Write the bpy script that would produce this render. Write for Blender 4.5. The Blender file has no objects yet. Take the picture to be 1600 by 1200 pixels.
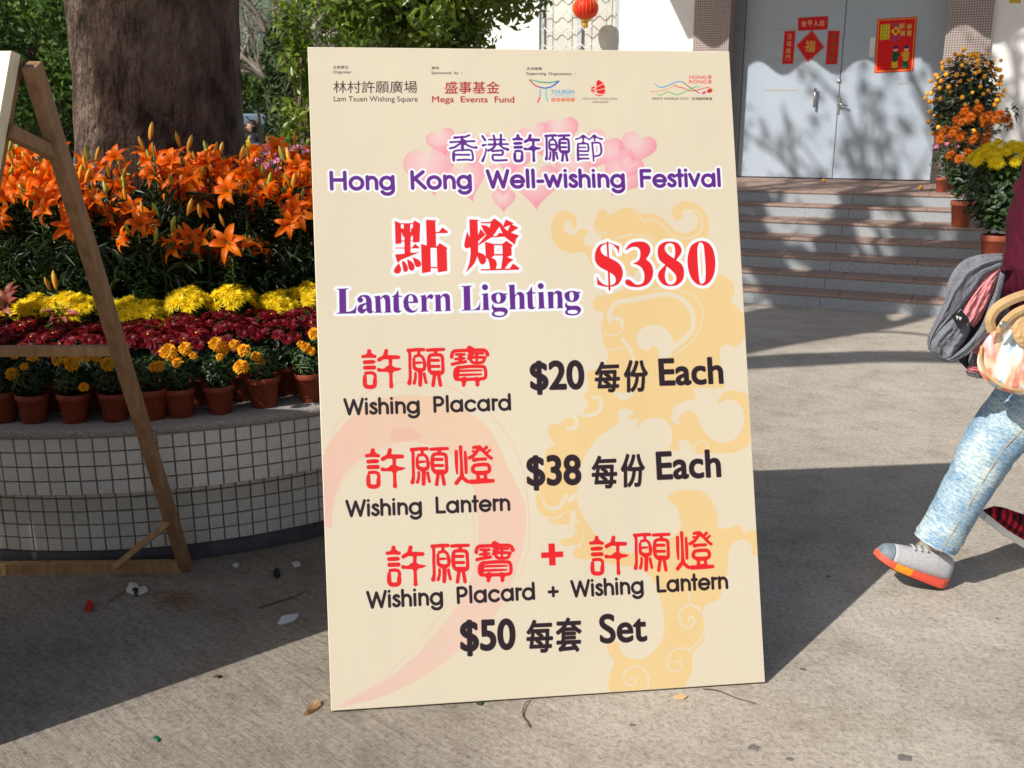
import bpy, bmesh, math, random
import numpy as np
from mathutils import Vector, Matrix, Euler, noise
sc = bpy.context.scene
# ---------------------------------------------------------------- camera
F_PX = 1529.0; PITCH = math.radians(15.0); CAM_H = 1.55
cam = bpy.data.cameras.new('camera'); cam_o = bpy.data.objects.new('camera', cam); sc.collection.objects.link(cam_o)
cam_o.location = (0, 0, CAM_H); cam_o.rotation_euler = (math.radians(90)-PITCH, 0, 0)
cam.sensor_width = 36; cam.lens = 36*F_PX/1600; cam.clip_end = 1500; cam.clip_start = .05
cam.dof.use_dof = True; cam.dof.focus_distance = 2.75; cam.dof.aperture_fstop = 9
sc.camera = cam_o
# ---------------------------------------------------------------- light
L = Vector((.956, .734, -1)).normalized()          # direction the sunlight travels
elev = math.asin(-L.z); az = math.atan2(-L.x, -L.y)
w = bpy.data.worlds.new('World'); sc.world = w; w.use_nodes = True
nt = w.node_tree; nt.nodes.clear()
sky = nt.nodes.new('ShaderNodeTexSky'); sky.sky_type = 'NISHITA'; sky.sun_disc = False
sky.sun_elevation = elev; sky.sun_rotation = az; sky.air_density = 1.2; sky.dust_density = 2.5; sky.ozone_density = 1.2
bg = nt.nodes.new('ShaderNodeBackground'); bg.inputs[1].default_value = .085
wo = nt.nodes.new('ShaderNodeOutputWorld'); nt.links.new(sky.outputs[0], bg.inputs[0]); nt.links.new(bg.outputs[0], wo.inputs[0])
sl = bpy.data.lights.new('sun', 'SUN'); sl.energy = 4.6; sl.angle = math.radians(.55); sl.color = (1, .95, .87)
so = bpy.data.objects.new('sun', sl); sc.collection.objects.link(so); so.rotation_euler = L.to_track_quat('-Z', 'Y').to_euler()
sc.view_settings.view_transform = 'Standard'; sc.view_settings.look = 'None'; sc.view_settings.exposure = .22; sc.view_settings.gamma = 1
sc.view_settings.use_curve_mapping = False
sc.cycles.max_bounces = 6; sc.cycles.transparent_max_bounces = 4
random.seed(7); RS = np.random.RandomState(11)
COL = sc.collection
# ---------------------------------------------------------------- measuring helpers: photograph pixel -> place
ux = Vector((1, 0, 0)); uy = Vector((0, math.sin(PITCH), math.cos(PITCH))); uf = Vector((0, math.cos(PITCH), -math.sin(PITCH)))
EYE = Vector((0, 0, CAM_H))
def ray(px, py): return uf+ux*((px-800)/F_PX)+uy*((600-py)/F_PX)
def at(px, py, Y): d = ray(px, py); return EYE+d*(Y/d.y)
def ground(px, py, z=0.0): d = ray(px, py); return EYE+d*((z-CAM_H)/d.z)
def onplane(px, py, p0, n): d = ray(px, py); return EYE+d*((p0-EYE).dot(n)/d.dot(n))

# ---------------------------------------------------------------- scene helpers
def tag(o, label=None, cat=None, group=None, kind=None):
    if label: o['label'] = label
    if cat: o['category'] = cat
    if group: o['group'] = group
    if kind: o['kind'] = kind
    return o
def empty(name, loc=(0, 0, 0), rot=(0, 0, 0)):
    o = bpy.data.objects.new(name, None); COL.objects.link(o); o.location = loc; o.rotation_euler = rot; o.empty_display_size = .1
    return o
def mesh_np(name, V, Fc, mats=(), midx=None, smooth=False, uv=None):
    m = bpy.data.meshes.new(name); V = np.asarray(V, np.float32); Fc = [list(map(int, f)) for f in Fc] if not isinstance(Fc, np.ndarray) else Fc
    if isinstance(Fc, np.ndarray):
        k = Fc.shape[1]; m.vertices.add(len(V)); m.vertices.foreach_set('co', V.ravel())
        m.loops.add(Fc.size); m.loops.foreach_set('vertex_index', Fc.ravel().astype(np.int32))
        m.polygons.add(len(Fc)); m.polygons.foreach_set('loop_start', (np.arange(len(Fc))*k).astype(np.int32))
        try: m.polygons.foreach_set('loop_total', np.full(len(Fc), k, np.int32))
        except Exception: pass
    else:
        m.from_pydata([tuple(map(float, v)) for v in V], [], Fc)
    for a in mats: m.materials.append(a)
    if midx is not None: m.polygons.foreach_set('material_index', np.asarray(midx, np.int32))
    if smooth is True: m.polygons.foreach_set('use_smooth', np.ones(len(m.polygons), bool))
    elif smooth is not False: m.polygons.foreach_set('use_smooth', np.asarray(smooth, bool))
    if uv is not None:
        l = m.uv_layers.new(name='UVMap'); l.data.foreach_set('uv', np.asarray(uv, np.float32).ravel())
    m.update(calc_edges=True); m.validate()
    return m
class MB:
    """collects faces, then links them as one mesh object"""
    def __init__(s): s.v = []; s.f = []; s.m = []; s.sm = []
    def add(s, V, Fc, mi=0, smooth=False):
        b = len(s.v); s.v += [tuple(p) for p in V]; s.f += [[i+b for i in f] for f in Fc]; s.m += [mi]*len(Fc); s.sm += [smooth]*len(Fc); return s
    def box(s, a, b, mi=0, M=None, bev=0):
        x0, y0, z0 = a; x1, y1, z1 = b
        if bev:
            c = bev
            V = []; 
            for (x, sx) in ((x0, 1), (x1, -1)):
                for (y, sy) in ((y0, 1), (y1, -1)):
                    for (z, sz) in ((z0, 1), (z1, -1)):
                        V += [(x, y+sy*c, z+sz*c), (x+sx*c, y, z+sz*c), (x+sx*c, y+sy*c, z)]
            pts = [Vector(p) for p in V]
            bm = bmesh.new(); vs = [bm.verts.new(p) for p in pts]; r = bmesh.ops.convex_hull(bm, input=vs)
            bmesh.ops.dissolve_limit(bm, angle_limit=.01, verts=bm.verts, edges=bm.edges)
            bm.verts.index_update(); V = [v.co.copy() for v in bm.verts]; Fc = [[v.index for v in f.verts] for f in bm.faces]; bm.free()
        else:
            V = [Vector(p) for p in ((x0, y0, z0), (x1, y0, z0), (x1, y1, z0), (x0, y1, z0), (x0, y0, z1), (x1, y0, z1), (x1, y1, z1), (x0, y1, z1))]
            Fc = [[0, 3, 2, 1], [4, 5, 6, 7], [0, 1, 5, 4], [1, 2, 6, 5], [2, 3, 7, 6], [3, 0, 4, 7]]
        if M is not None: V = [M @ v for v in V]
        return s.add(V, Fc, mi)
    def bar(s, p, q, wx, wy, mi=0, up=(0, 0, 1), bev=0):
        p, q = Vector(p), Vector(q); d = (q-p); Lh = d.length; z = d.normalized(); x = Vector(up).cross(z)
        if x.length < 1e-4: x = Vector((1, 0, 0))
        x.normalize(); y = z.cross(x)
        M = Matrix.Translation(p) @ Matrix((x, y, z)).transposed().to_4x4()
        return s.box((-wx/2, -wy/2, 0), (wx/2, wy/2, Lh), mi, M, bev)
    def loft(s, rings, mi=0, close=True, caps=True, smooth=True):
        b = len(s.v); n = len(rings[0])
        for r in rings: s.v += [tuple(p) for p in r]
        k = n if close else n-1
        for i in range(len(rings)-1):
            for j in range(k):
                a = b+i*n+j; c = b+i*n+(j+1) % n
                s.f.append([a, c, c+n, a+n]); s.m.append(mi); s.sm.append(smooth)
        if caps and close:
            s.f.append([b+j for j in range(n)][::-1]); s.m.append(mi); s.sm.append(False)
            e = b+(len(rings)-1)*n; s.f.append([e+j for j in range(n)]); s.m.append(mi); s.sm.append(False)
        return s
    def tube(s, pts, rad, n=8, mi=0, caps=True, flat=1.0, side=None, smooth=True, nz=None):
        pts = [Vector(p) for p in pts]; N = len(pts); rings = []
        rad = rad if hasattr(rad, '__len__') else [rad]*N
        t0 = (pts[1]-pts[0]).normalized(); x = Vector(side).cross(t0) if side is not None else (Vector((0, 0, 1)).cross(t0) if abs(t0.z) < .9 else Vector((1, 0, 0)).cross(t0))
        x.normalize()
        for i, p in enumerate(pts):
            t = (pts[min(i+1, N-1)]-pts[max(i-1, 0)]).normalized()
            if side is not None: x = Vector(side).cross(t)
            x = (x-t*x.dot(t)).normalized(); y = t.cross(x); ring = []
            for j in range(n):
                a = 2*math.pi*j/n; r = rad[i]
                if nz: r *= nz(i/(N-1), a, p)
                ring.append(p+x*(math.cos(a)*r)+y*(math.sin(a)*r*flat))
            rings.append(ring)
        return s.loft(rings, mi, True, caps, smooth)
    def lathe(s, prof, n=16, mi=0, c=(0, 0, 0), smooth=True, caps=True, sx=1, sy=1):
        rings = [[Vector((c[0]+r*sx*math.cos(2*math.pi*j/n), c[1]+r*sy*math.sin(2*math.pi*j/n), c[2]+z)) for j in range(n)] for r, z in prof]
        return s.loft(rings, mi, True, caps, smooth)
    def mesh(s, name, mats): return mesh_np(name, s.v, s.f, mats if isinstance(mats, (list, tuple)) else [mats], s.m, s.sm)
    def build(s, name, mats, parent=None, loc=None, rot=None):
        return put(name, s.mesh(name, mats), parent, loc, rot)
def put(name, mesh, parent=None, loc=None, rot=None, scale=None):
    o = bpy.data.objects.new(name, mesh); COL.objects.link(o)
    if parent: o.parent = parent
    if loc is not None: o.location = loc
    if rot is not None: o.rotation_euler = rot
    if scale is not None: o.scale = scale if hasattr(scale, '__len__') else (scale,)*3
    return o

# ---------------------------------------------------------------- flat print (lettering and motifs of the posters)
def hom(src, dst):
    A = []; b = []
    for (x, y), (u, v) in zip(src, dst):
        A.append([x, y, 1, 0, 0, 0, -u*x, -u*y]); b.append(u)
        A.append([0, 0, 0, x, y, 1, -v*x, -v*y]); b.append(v)
    h = np.linalg.solve(np.array(A, float), np.array(b, float))
    return np.append(h, 1).reshape(3, 3)

def smooth(pts, corners, closed, n=6):
    P = np.array(pts, float); N = len(P); out = []
    rng = range(N) if closed else range(N-1)
    for i in rng:
        p1, p2 = P[i], P[(i+1) % N]
        p0 = P[i-1] if (closed or i > 0) else p1
        p3 = P[(i+2) % N] if (closed or i+2 < N) else p2
        m1 = (p2-p0)*.5; m2 = (p3-p1)*.5
        if corners[i]: m1 = (p2-p1)
        if corners[(i+1) % N]: m2 = (p2-p1)
        L = np.hypot(*(p2-p1)[:2])
        for m in (m1, m2):
            k = np.hypot(*m[:2])
            if k > 1.3*L and k > 0: m *= 1.3*L/k
        if corners[i] and corners[(i+1) % N]:
            out.append(p1); continue
        for k in range(n):
            t = k/n
            out.append((2*t**3-3*t*t+1)*p1+(t**3-2*t*t+t)*m1+(3*t*t-2*t**3)*p2+(t**3-t*t)*m2)
    if not closed: out.append(P[-1])
    return np.array(out)

def parse(s):
    pts = []; cor = []
    allc = s.startswith('!')
    for tok in s.lstrip('!').split():
        c = tok.endswith('*'); tok = tok.rstrip('*')
        pts.append([float(a) for a in tok.split(',')]); cor.append(c or allc)
    return pts, cor

class Art:
    """a print: a colour array addressed through a homography from a source frame"""
    def __init__(s, W, H, src, base):
        s.W, s.H = W, H
        s.M = hom(src, [(0, 0), (W, 0), (W, H), (0, H)])
        s.C = np.empty((H, W, 3), np.float32); s.C[:] = np.array(base)/255
        a = s.T(np.array([src[0], src[1]])); s.k = W/np.hypot(*(np.array(src[1])-np.array(src[0])))
    def T(s, P):
        P = np.asarray(P, float); q = np.c_[P[:, :2], np.ones(len(P))] @ s.M.T
        return q[:, :2]/q[:, 2:]
    def cover(s, loops, pad=0):
        """anti-aliased coverage of directed loops in print pixels; returns x0,y0,mask"""
        allp = np.concatenate(loops)
        x0, y0 = np.floor(allp.min(0)-pad-2).astype(int); x1, y1 = np.ceil(allp.max(0)+pad+2).astype(int)
        w, h = x1-x0, y1-y0; SS = 4
        acc = np.zeros((h*SS, w+2))
        a = np.concatenate([l for l in loops]); b = np.concatenate([np.roll(l, -1, 0) for l in loops])
        a = (a-[x0, y0])*[1, SS]; b = (b-[x0, y0])*[1, SS]
        sg = np.where(b[:, 1] > a[:, 1], 1., -1.)
        lo = np.where((sg > 0)[:, None], a, b); hi = np.where((sg > 0)[:, None], b, a)
        r0 = np.ceil(lo[:, 1]-.5).astype(int); r1 = np.ceil(hi[:, 1]-.5).astype(int)
        n = np.maximum(r1-r0, 0); idx = np.repeat(np.arange(len(n)), n)
        if len(idx) == 0: return x0, y0, np.zeros((h, w))
        off = np.arange(n.sum())-np.repeat(np.cumsum(n)-n, n)
        row = r0[idx]+off
        t = (row+.5-lo[idx, 1])/(hi[idx, 1]-lo[idx, 1])
        x = lo[idx, 0]+t*(hi[idx, 0]-lo[idx, 0])
        ok = (row >= 0) & (row < h*SS); row, x, sgn = row[ok], np.clip(x[ok], 0, w), sg[idx][ok]
        xi = x.astype(int); f = x-xi
        np.add.at(acc, (row, xi), sgn*(1-f)); np.add.at(acc, (row, xi+1), sgn*f)
        m = np.clip(np.abs(np.cumsum(acc, 1)[:, :w]), 0, 1).reshape(h, SS, w).mean(1)
        return x0, y0, m
    def capsules(s, pl, pad=0):
        """pl: list of arrays (x,y,r) in print pixels"""
        allp = np.concatenate(pl); R = allp[:, 2].max()+pad+2
        x0, y0 = np.floor(allp[:, :2].min(0)-R).astype(int); x1, y1 = np.ceil(allp[:, :2].max(0)+R).astype(int)
        m = np.zeros((y1-y0, x1-x0))
        for P in pl:
            if len(P) == 1: P = np.concatenate([P, P+[1e-3, 0, 0]])
            for p, q in zip(P[:-1], P[1:]):
                r = max(p[2], q[2])+1.5
                cx0 = max(int(min(p[0], q[0])-r)-x0, 0); cx1 = int(max(p[0], q[0])+r)+2-x0
                cy0 = max(int(min(p[1], q[1])-r)-y0, 0); cy1 = int(max(p[1], q[1])+r)+2-y0
                yy, xx = np.mgrid[cy0:min(cy1, m.shape[0]), cx0:min(cx1, m.shape[1])]
                xx = xx+x0+.5; yy = yy+y0+.5
                d = q[:2]-p[:2]; L = d@d+1e-9
                t = np.clip(((xx-p[0])*d[0]+(yy-p[1])*d[1])/L, 0, 1)
                D = np.hypot(xx-p[0]-t*d[0], yy-p[1]-t*d[1])-(p[2]+t*(q[2]-p[2]))
                sub = m[cy0:cy1, cx0:cx1]; np.maximum(sub, np.clip(.5-D, 0, 1), out=sub)
        return x0, y0, m
    def blend(s, x0, y0, m, col, alpha=1):
        h, w = m.shape
        a0, b0 = max(x0, 0), max(y0, 0); a1, b1 = min(x0+w, s.W), min(y0+h, s.H)
        if a1 <= a0 or b1 <= b0: return
        mm = (m[b0-y0:b1-y0, a0-x0:a1-x0]*alpha)[..., None]
        c = np.array(col, np.float32)/255 if not callable(col) else col(*np.meshgrid(np.arange(a0, a1), np.arange(b0, b1)))
        reg = s.C[b0:b1, a0:a1]; reg += mm*(c-reg)
    def dilate(s, m, r):
        R = int(np.ceil(r)); out = m.copy()
        for dy in range(-R, R+1):
            for dx in range(-R, R+1):
                d = np.hypot(dx, dy)
                if d > r+.7: continue
                k = min(1, r+.7-d)
                ys, yd = max(0, -dy), max(0, dy); xs, xd = max(0, -dx), max(0, dx)
                h, w = m.shape
                a = m[ys:h-yd, xs:w-xd]*k; o = out[yd:h-ys, xd:w-xs]; np.maximum(o, a, out=o)
        return out
    def put(s, x0, y0, m, col, halo=0, hcol=(250, 250, 252), bold=0, alpha=1):
        if bold or halo:
            p = int(halo+bold+3); m = np.pad(m, p); x0 -= p; y0 -= p
        if bold: m = s.dilate(m, bold)
        if halo: s.blend(x0, y0, s.dilate(m, halo), hcol)
        s.blend(x0, y0, m, col, alpha)
        return x0, y0, m
    # high level, all in source coordinates given an affine (ox,oy,scale) of the tracing
    def fill(s, paths, col, o=(0, 0, 1), dst=None, **kw):
        L = []
        for p in paths:
            pts, cor = parse(p); q = smooth(pts, cor, True)[:, :2]
            L.append(q/o[2]+[o[0], o[1]])
        L = [s.T(l) for l in L]
        # orient holes opposite to the first loop
        def area(l): return np.sum(l[:, 0]*np.roll(l[:, 1], -1)-np.roll(l[:, 0], -1)*l[:, 1])
        out = [L[0] if area(L[0]) > 0 else L[0][::-1]]
        hole = kw.pop('holes', 0)
        for i, l in enumerate(L[1:]):
            is_hole = i >= len(L)-1-hole
            ccw = area(l) > 0
            out.append(l if ccw != is_hole else l[::-1])
        return s.put(*s.cover(out), col, **kw)
    def strokes(s, spec, col, o=(0, 0, 1), dst=None, w=None, **kw):
        """spec: lines 'w x,y[,w] ...'"""
        raw = []
        for ln in spec:
            head, rest = ln.split(' ', 1); pts, cor = parse(rest); W0 = float(head)
            P = np.array([[p[0], p[1], (p[2] if len(p) > 2 else W0)/2] for p in pts])
            if len(P) > 1: P = smooth(P, cor, False)
            raw.append(P)
        if dst is not None:
            allp = np.concatenate(raw)
            bx0, by0 = (allp[:, :2]-allp[:, 2:]).min(0); bx1, by1 = (allp[:, :2]+allp[:, 2:]).max(0)
            sx, sy = (dst[2]-dst[0])/(bx1-bx0), (dst[3]-dst[1])/(by1-by0)
            raw = [np.c_[(P[:, 0]-bx0)*sx+dst[0], (P[:, 1]-by0)*sy+dst[1], P[:, 2]*(sx+sy)/2*(w or 1)] for P in raw]
        else:
            raw = [np.c_[P[:, 0]/o[2]+o[0], P[:, 1]/o[2]+o[1], P[:, 2]/o[2]*(w or 1)] for P in raw]
        raw = [np.c_[s.T(P[:, :2]), P[:, 2]*s.k] for P in raw]
        return s.put(*s.capsules(raw), col, **kw)
    def text(s, body, p0, p1, cap, col, bold=0, space=1, **kw):
        """font text, baseline from p0 to p1 (source coords), capital height cap"""
        loops, x0, x1, ch = glyph_loops(body, space)
        a, b = s.T([p0, p1])
        sx = np.hypot(*(b-a))/(x1-x0); d = (b-a)/np.hypot(*(b-a)); sy = cap*s.k*1.0/ch
        L = [np.c_[a[0]+(l[:, 0]-x0)*sx*d[0]+l[:, 1]*sy*d[1], a[1]+(l[:, 0]-x0)*sx*d[1]-l[:, 1]*sy*d[0]] for l in loops]
        return s.put(*s.cover(L), col, bold=bold*s.k, **kw)
    def gothic(s, body, p0, p1, cap, col, wt=.145, **kw):
        x = 0; st = []
        for ch in body:
            if ch == ' ': x += .36; continue
            adv, ls = GOTHIC[ch]
            for l in ls: st.append(np.array([[px+x, py] for px, py in l], float))
            x += adv
        xs = np.concatenate(st)[:, 0]; xa, xb = xs.min()-wt/2, xs.max()+wt/2
        a, b = s.T([p0, p1]); sx = np.hypot(*(b-a))/(xb-xa); d = (b-a)/np.hypot(*(b-a)); sy = cap*s.k
        pl = [np.c_[a[0]+(P[:, 0]-xa)*sx*d[0]+P[:, 1]*sy*d[1], a[1]+(P[:, 0]-xa)*sx*d[1]-P[:, 1]*sy*d[0], np.full(len(P), wt/2*sy)] for P in st]
        return s.put(*s.capsules(pl), col, **kw)
    def image(s, name):
        im = bpy.data.images.new(name, s.W, s.H)
        px = np.ones((s.H, s.W, 4), np.float32); px[..., :3] = np.clip(s.C, 0, 1)[::-1]
        im.pixels.foreach_set(px.ravel()); im.update(); im.pack()
        return im

_gl = {}
def glyph_loops(body, space=1):
    key = (body, space)
    if key in _gl: return _gl[key]
    c = bpy.data.curves.new('text_outline', 'FONT'); c.body = body; c.resolution_u = 6; c.space_word = space
    o = bpy.data.objects.new('text_outline', c); bpy.context.scene.collection.objects.link(o)
    def mesh():
        bpy.context.view_layer.update(); dg = bpy.context.evaluated_depsgraph_get()
        m = bpy.data.meshes.new_from_object(o.evaluated_get(dg)); return m
    m = mesh(); co = np.array([v.co[:2] for v in m.vertices])
    dire = {}
    for p in m.polygons:
        vs = list(p.vertices)
        ar = sum(co[vs[i]][0]*co[vs[(i+1) % len(vs)]][1]-co[vs[(i+1) % len(vs)]][0]*co[vs[i]][1] for i in range(len(vs)))
        if ar < 0: vs = vs[::-1]
        for i in range(len(vs)):
            a, b = vs[i], vs[(i+1) % len(vs)]
            if (b, a) in dire: del dire[(b, a)]
            else: dire[(a, b)] = 1
    # merge by position so that font meshes with doubled vertices close up
    nxt = {}
    for a, b in dire: nxt.setdefault(a, []).append(b)
    loops = []
    while nxt:
        a0 = next(iter(nxt)); l = [a0]; a = a0
        while a in nxt:
            b = nxt[a].pop()
            if not nxt[a]: del nxt[a]
            if b == a0: break
            l.append(b); a = b
        if len(l) > 2: loops.append(co[l])
    x0, x1 = co[:, 0].min(), co[:, 0].max()
    bpy.data.meshes.remove(m)
    c.body = 'H'; m = mesh(); ch = max(v.co[1] for v in m.vertices); bpy.data.meshes.remove(m)
    bpy.data.objects.remove(o); bpy.data.curves.remove(c)
    if any(ord(k) > 0x2000 for k in body): ch = .80
    _gl[key] = (loops, x0, x1, ch)
    return _gl[key]

def arc(cx, cy, rx, ry, a0, a1, n=14):
    return [(cx+rx*math.cos(math.radians(a0+(a1-a0)*i/n)), cy+ry*math.sin(math.radians(a0+(a1-a0)*i/n))) for i in range(n+1)]
R_ = .335; Y_ = .355
GOTHIC = {
 'W': (1.20, [[(.05, .96), (.30, .06), (.57, .90), (.84, .06), (1.10, .96)]]),
 'H': (.98, [[(.12, .95), (.12, .06)], [(.80, .95), (.80, .06)], [(.12, .54), (.80, .54)]]),
 'K': (.84, [[(.12, .95), (.12, .06)], [(.68, .95), (.14, .50)], [(.27, .58), (.76, .06)]]),
 'F': (.70, [[(.12, .93), (.12, .06)], [(.12, .93), (.58, .93)], [(.12, .54), (.55, .54)]]),
 'L': (.66, [[(.12, .95), (.12, .07), (.56, .07)]]),
 'P': (.76, [[(.12, .06), (.12, .93)] + [(.35, .93)]+arc(.36, .69, .25, .24, 90, -90)+[(.12, .45)]]),
 'i': (.29, [[(.12, .70), (.12, .06)], [(.12, .95), (.121, .95)]]),
 'l': (.29, [[(.12, .98), (.12, .06)]]),
 't': (.40, [[(.18, .95), (.18, .06)], [(.05, .66), (.32, .66)]]),
 'r': (.43, [[(.12, .70), (.12, .06)], [(.12, .42)]+arc(.30, .44, .18, .23, 160, 70, 8)]),
 's': (.50, [arc(.25, .54, .15, .14, 30, 180, 8)+arc(.24, .22, .17, .155, 75, -90, 10)+arc(.24, .22, .18, .155, -95, -160, 5)]),
 'h': (.72, [[(.12, .97), (.12, .06)], arc(.35, .40, .23, .27, 170, 0, 12)+[(.58, .06)]]),
 'n': (.72, [[(.12, .70), (.12, .06)], arc(.35, .40, .23, .27, 170, 0, 12)+[(.58, .06)]]),
 'o': (.84, [arc(.40, Y_, .31, .31, 0, 360, 24)]),
 'c': (.78, [arc(.40, Y_, .31, .31, 42, 318, 20)]),
 'e': (.82, [arc(.40, Y_, .31, .31, -38, -360, 22)+[(.12, .355)]]),
 'a': (.86, [arc(.38, Y_, .30, .31, 0, 360, 24), [(.70, .70), (.70, .06)]]),
 'd': (.86, [arc(.38, Y_, .30, .31, 0, 360, 24), [(.70, .98), (.70, .06)]]),
 'g': (.86, [arc(.38, Y_, .30, .31, 0, 360, 24), [(.70, .70), (.70, .02)]+arc(.40, .0, .30, .25, 0, -150, 12)]),
 'w': (.98, [[(.05, .70), (.24, .08), (.45, .64), (.66, .08), (.86, .70)]]),
 'v': (.66, [[(.05, .70), (.29, .08), (.54, .70)]]),
 '-': (.44, [[(.08, .36), (.32, .36)]]),
 '+': (.72, [[(.08, .40), (.58, .40)], [(.33, .15), (.33, .65)]]),
}
# brush skeletons of the seal-script characters (width x,y ...)
XU = ['75 258,180 262,240', '62 118,308 230,300 390,306', '60 215,270 262,235 330,280', '70 155,445 340,435,74 385,437,40', '76 165,575 375,570',
      '60 180,705 300,695 375,720 400,790 390,860', '78 160,780,66 158,900 170,990 220,1028 330,1028 385,990 392,880',
      '74 655,175 640,240 610,310 550,350 490,385', '70 620,330 740,325,80 935,325', '64 665,290 700,330 755,380 752,470',
      '62 752,400 755,520 762,700 768,900 774,1020,76', '74 485,625 560,635,56 640,625,76 740,590,120 830,610,80 930,608,56 1010,595,12', '80 700,570,60 760,610,110 840,610,60', '80 700,650,40 762,660,90 800,660,40']
YUAN = ['66 112,172 200,170 300,158 480,155', '58 122,180 150,260 152,500 160,800 138,940,80', '60 365,180 365,270', '56 275,315 380,290 450,330 490,410 505,500,70 500,590 430,640 340,640 270,590,70 248,500 248,375',
        '50 290,470 340,462 430,458,40', '80 350,630 400,690 398,980,72', '52 285,710 285,820 255,940,62', '56 495,720 520,850 540,925', '70 300,610 400,640,80 490,610',
        '60 570,168 700,160,66 960,150', '70 770,190 770,270', '66 620,640 605,500,72 612,340 660,285 800,275 900,290 930,350 940,480,60 945,620 930,690 860,720 720,720 650,680 620,620',
        '60 650,405 835,405', '58 660,548 850,548', '66 740,770 720,900 708,990,70', '66 845,770 870,900 885,985', '90 700,700 860,700']
BAO = ['64 165,325,70 180,240 230,190 340,180 600,170 900,165 970,195 1005,270,76', '90 585,120 600,170', '130 590,160 620,165',
       '46 265,265 380,270,56 470,265', '44 250,375 360,365,60 465,355', '60 180,495 300,465 440,445 490,430', '80 370,300 375,440',
       '60 640,200 650,260 570,290', '48 640,240 760,240 900,240', '56 560,360 700,330,60 950,340', '60 755,240 750,330', '56 600,370 640,440 700,460 860,455 915,420 935,350', '46 755,350 755,450',
       '62 320,570 270,620,80 250,720,84 270,820,80 330,845 600,840 900,825 955,790 965,700 950,600 910,550 600,545 380,565 320,560', '44 300,650 600,640 870,633,34', '46 300,745 600,735 860,727,34',
       '90 300,620 280,800', '72 455,860 450,940 445,975,66', '72 765,850 770,965', '110 440,860 470,850', '90 740,840 790,850']
DENG = ['62 200,215,66 208,500 222,720,40', '70 302,110 318,400,56 330,700,70 335,790,90', '66 410,225,50 425,450 435,700,58', '76 335,800 270,860 205,945', '70 335,800 400,860 470,910',
        '60 610,120 700,105 760,110 820,180 900,260 960,320 1030,370', '44 590,205 640,215 700,190', '66 720,160 650,260 590,320 510,360', '56 915,115,64 860,165', '50 1000,175,44 930,235', '60 740,150 790,170',
        '62 620,408,76 720,395 890,385', '66 630,540 592,590 600,660,76 660,700 940,690 985,640 975,560 920,515 740,520 640,535', '66 700,700 720,800 700,880', '66 885,700 890,800 910,880', '80 550,915,86 700,912 900,900 1070,890,66', '70 690,720 900,715', '70 720,880 900,870']
XIANG = ['48 310,250,60 500,235 640,225 770,175', '70 545,230 550,420 560,600', '46 180,390,50 400,380 560,370 700,365 930,362,50', '140 560,395 600,395', '50 170,580 320,545 470,440', '46 640,440 760,510 900,560 985,560,64',
         '46 290,960,60 285,800,76 300,680 420,645 640,635 800,640 860,720 872,940 700,935 400,945', '46 340,780 600,785 770,785', '70 560,600 560,630']
GANG = ['56 185,190 265,320', '50 200,485,60 290,465,40', '40 300,600 270,760 190,980,64', '44 380,300,40 640,300 870,305,36', '44 370,460,50 640,450 960,445', '52 520,170 550,300 560,470,80', '56 740,150 740,300 730,460,90',
        '56 570,470 490,590 360,650', '48 700,460 800,560,50 950,620,70', '50 480,670 640,655 780,650 800,720 760,790 520,790 490,860 520,950 640,968 920,955']
JIE = ['36 205,295,44 320,260 430,180 560,270 620,300 700,240 780,170 880,250 1020,290,50', '90 430,230 430,240', '90 780,220 785,230', '34 430,280 430,420', '34 785,260 790,340', '80 430,410 431,412',
       '44 265,440 265,700,60 270,940,50', '44 265,440 430,430 560,440 590,520 595,620 560,665 300,660', '34 290,550 500,550', '42 290,780 580,778', '44 290,900,60 450,892 600,893',
       '44 710,400 730,600 750,800 755,970,34', '44 710,410 860,400 960,430 985,520,50 1000,650,50 970,760 860,810 760,820', ]
def textbox(A, body, box, col, slope=0, bold=0, **kw):
    loops, x0, x1, _ = glyph_loops(body)
    al = np.concatenate(loops); y0, y1 = al[:, 1].min(), al[:, 1].max()
    bx0, by0, bx1, by1 = box
    L = []
    for l in loops:
        u = (l[:, 0]-x0)/(x1-x0); v = (y1-l[:, 1])/(y1-y0)
        L.append(A.T(np.c_[bx0+u*(bx1-bx0), by0+v*(by1-by0)+slope*(u-.5)*(bx1-bx0)]))
    return A.put(*A.cover(L), col, bold=bold*A.k, **kw)

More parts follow.
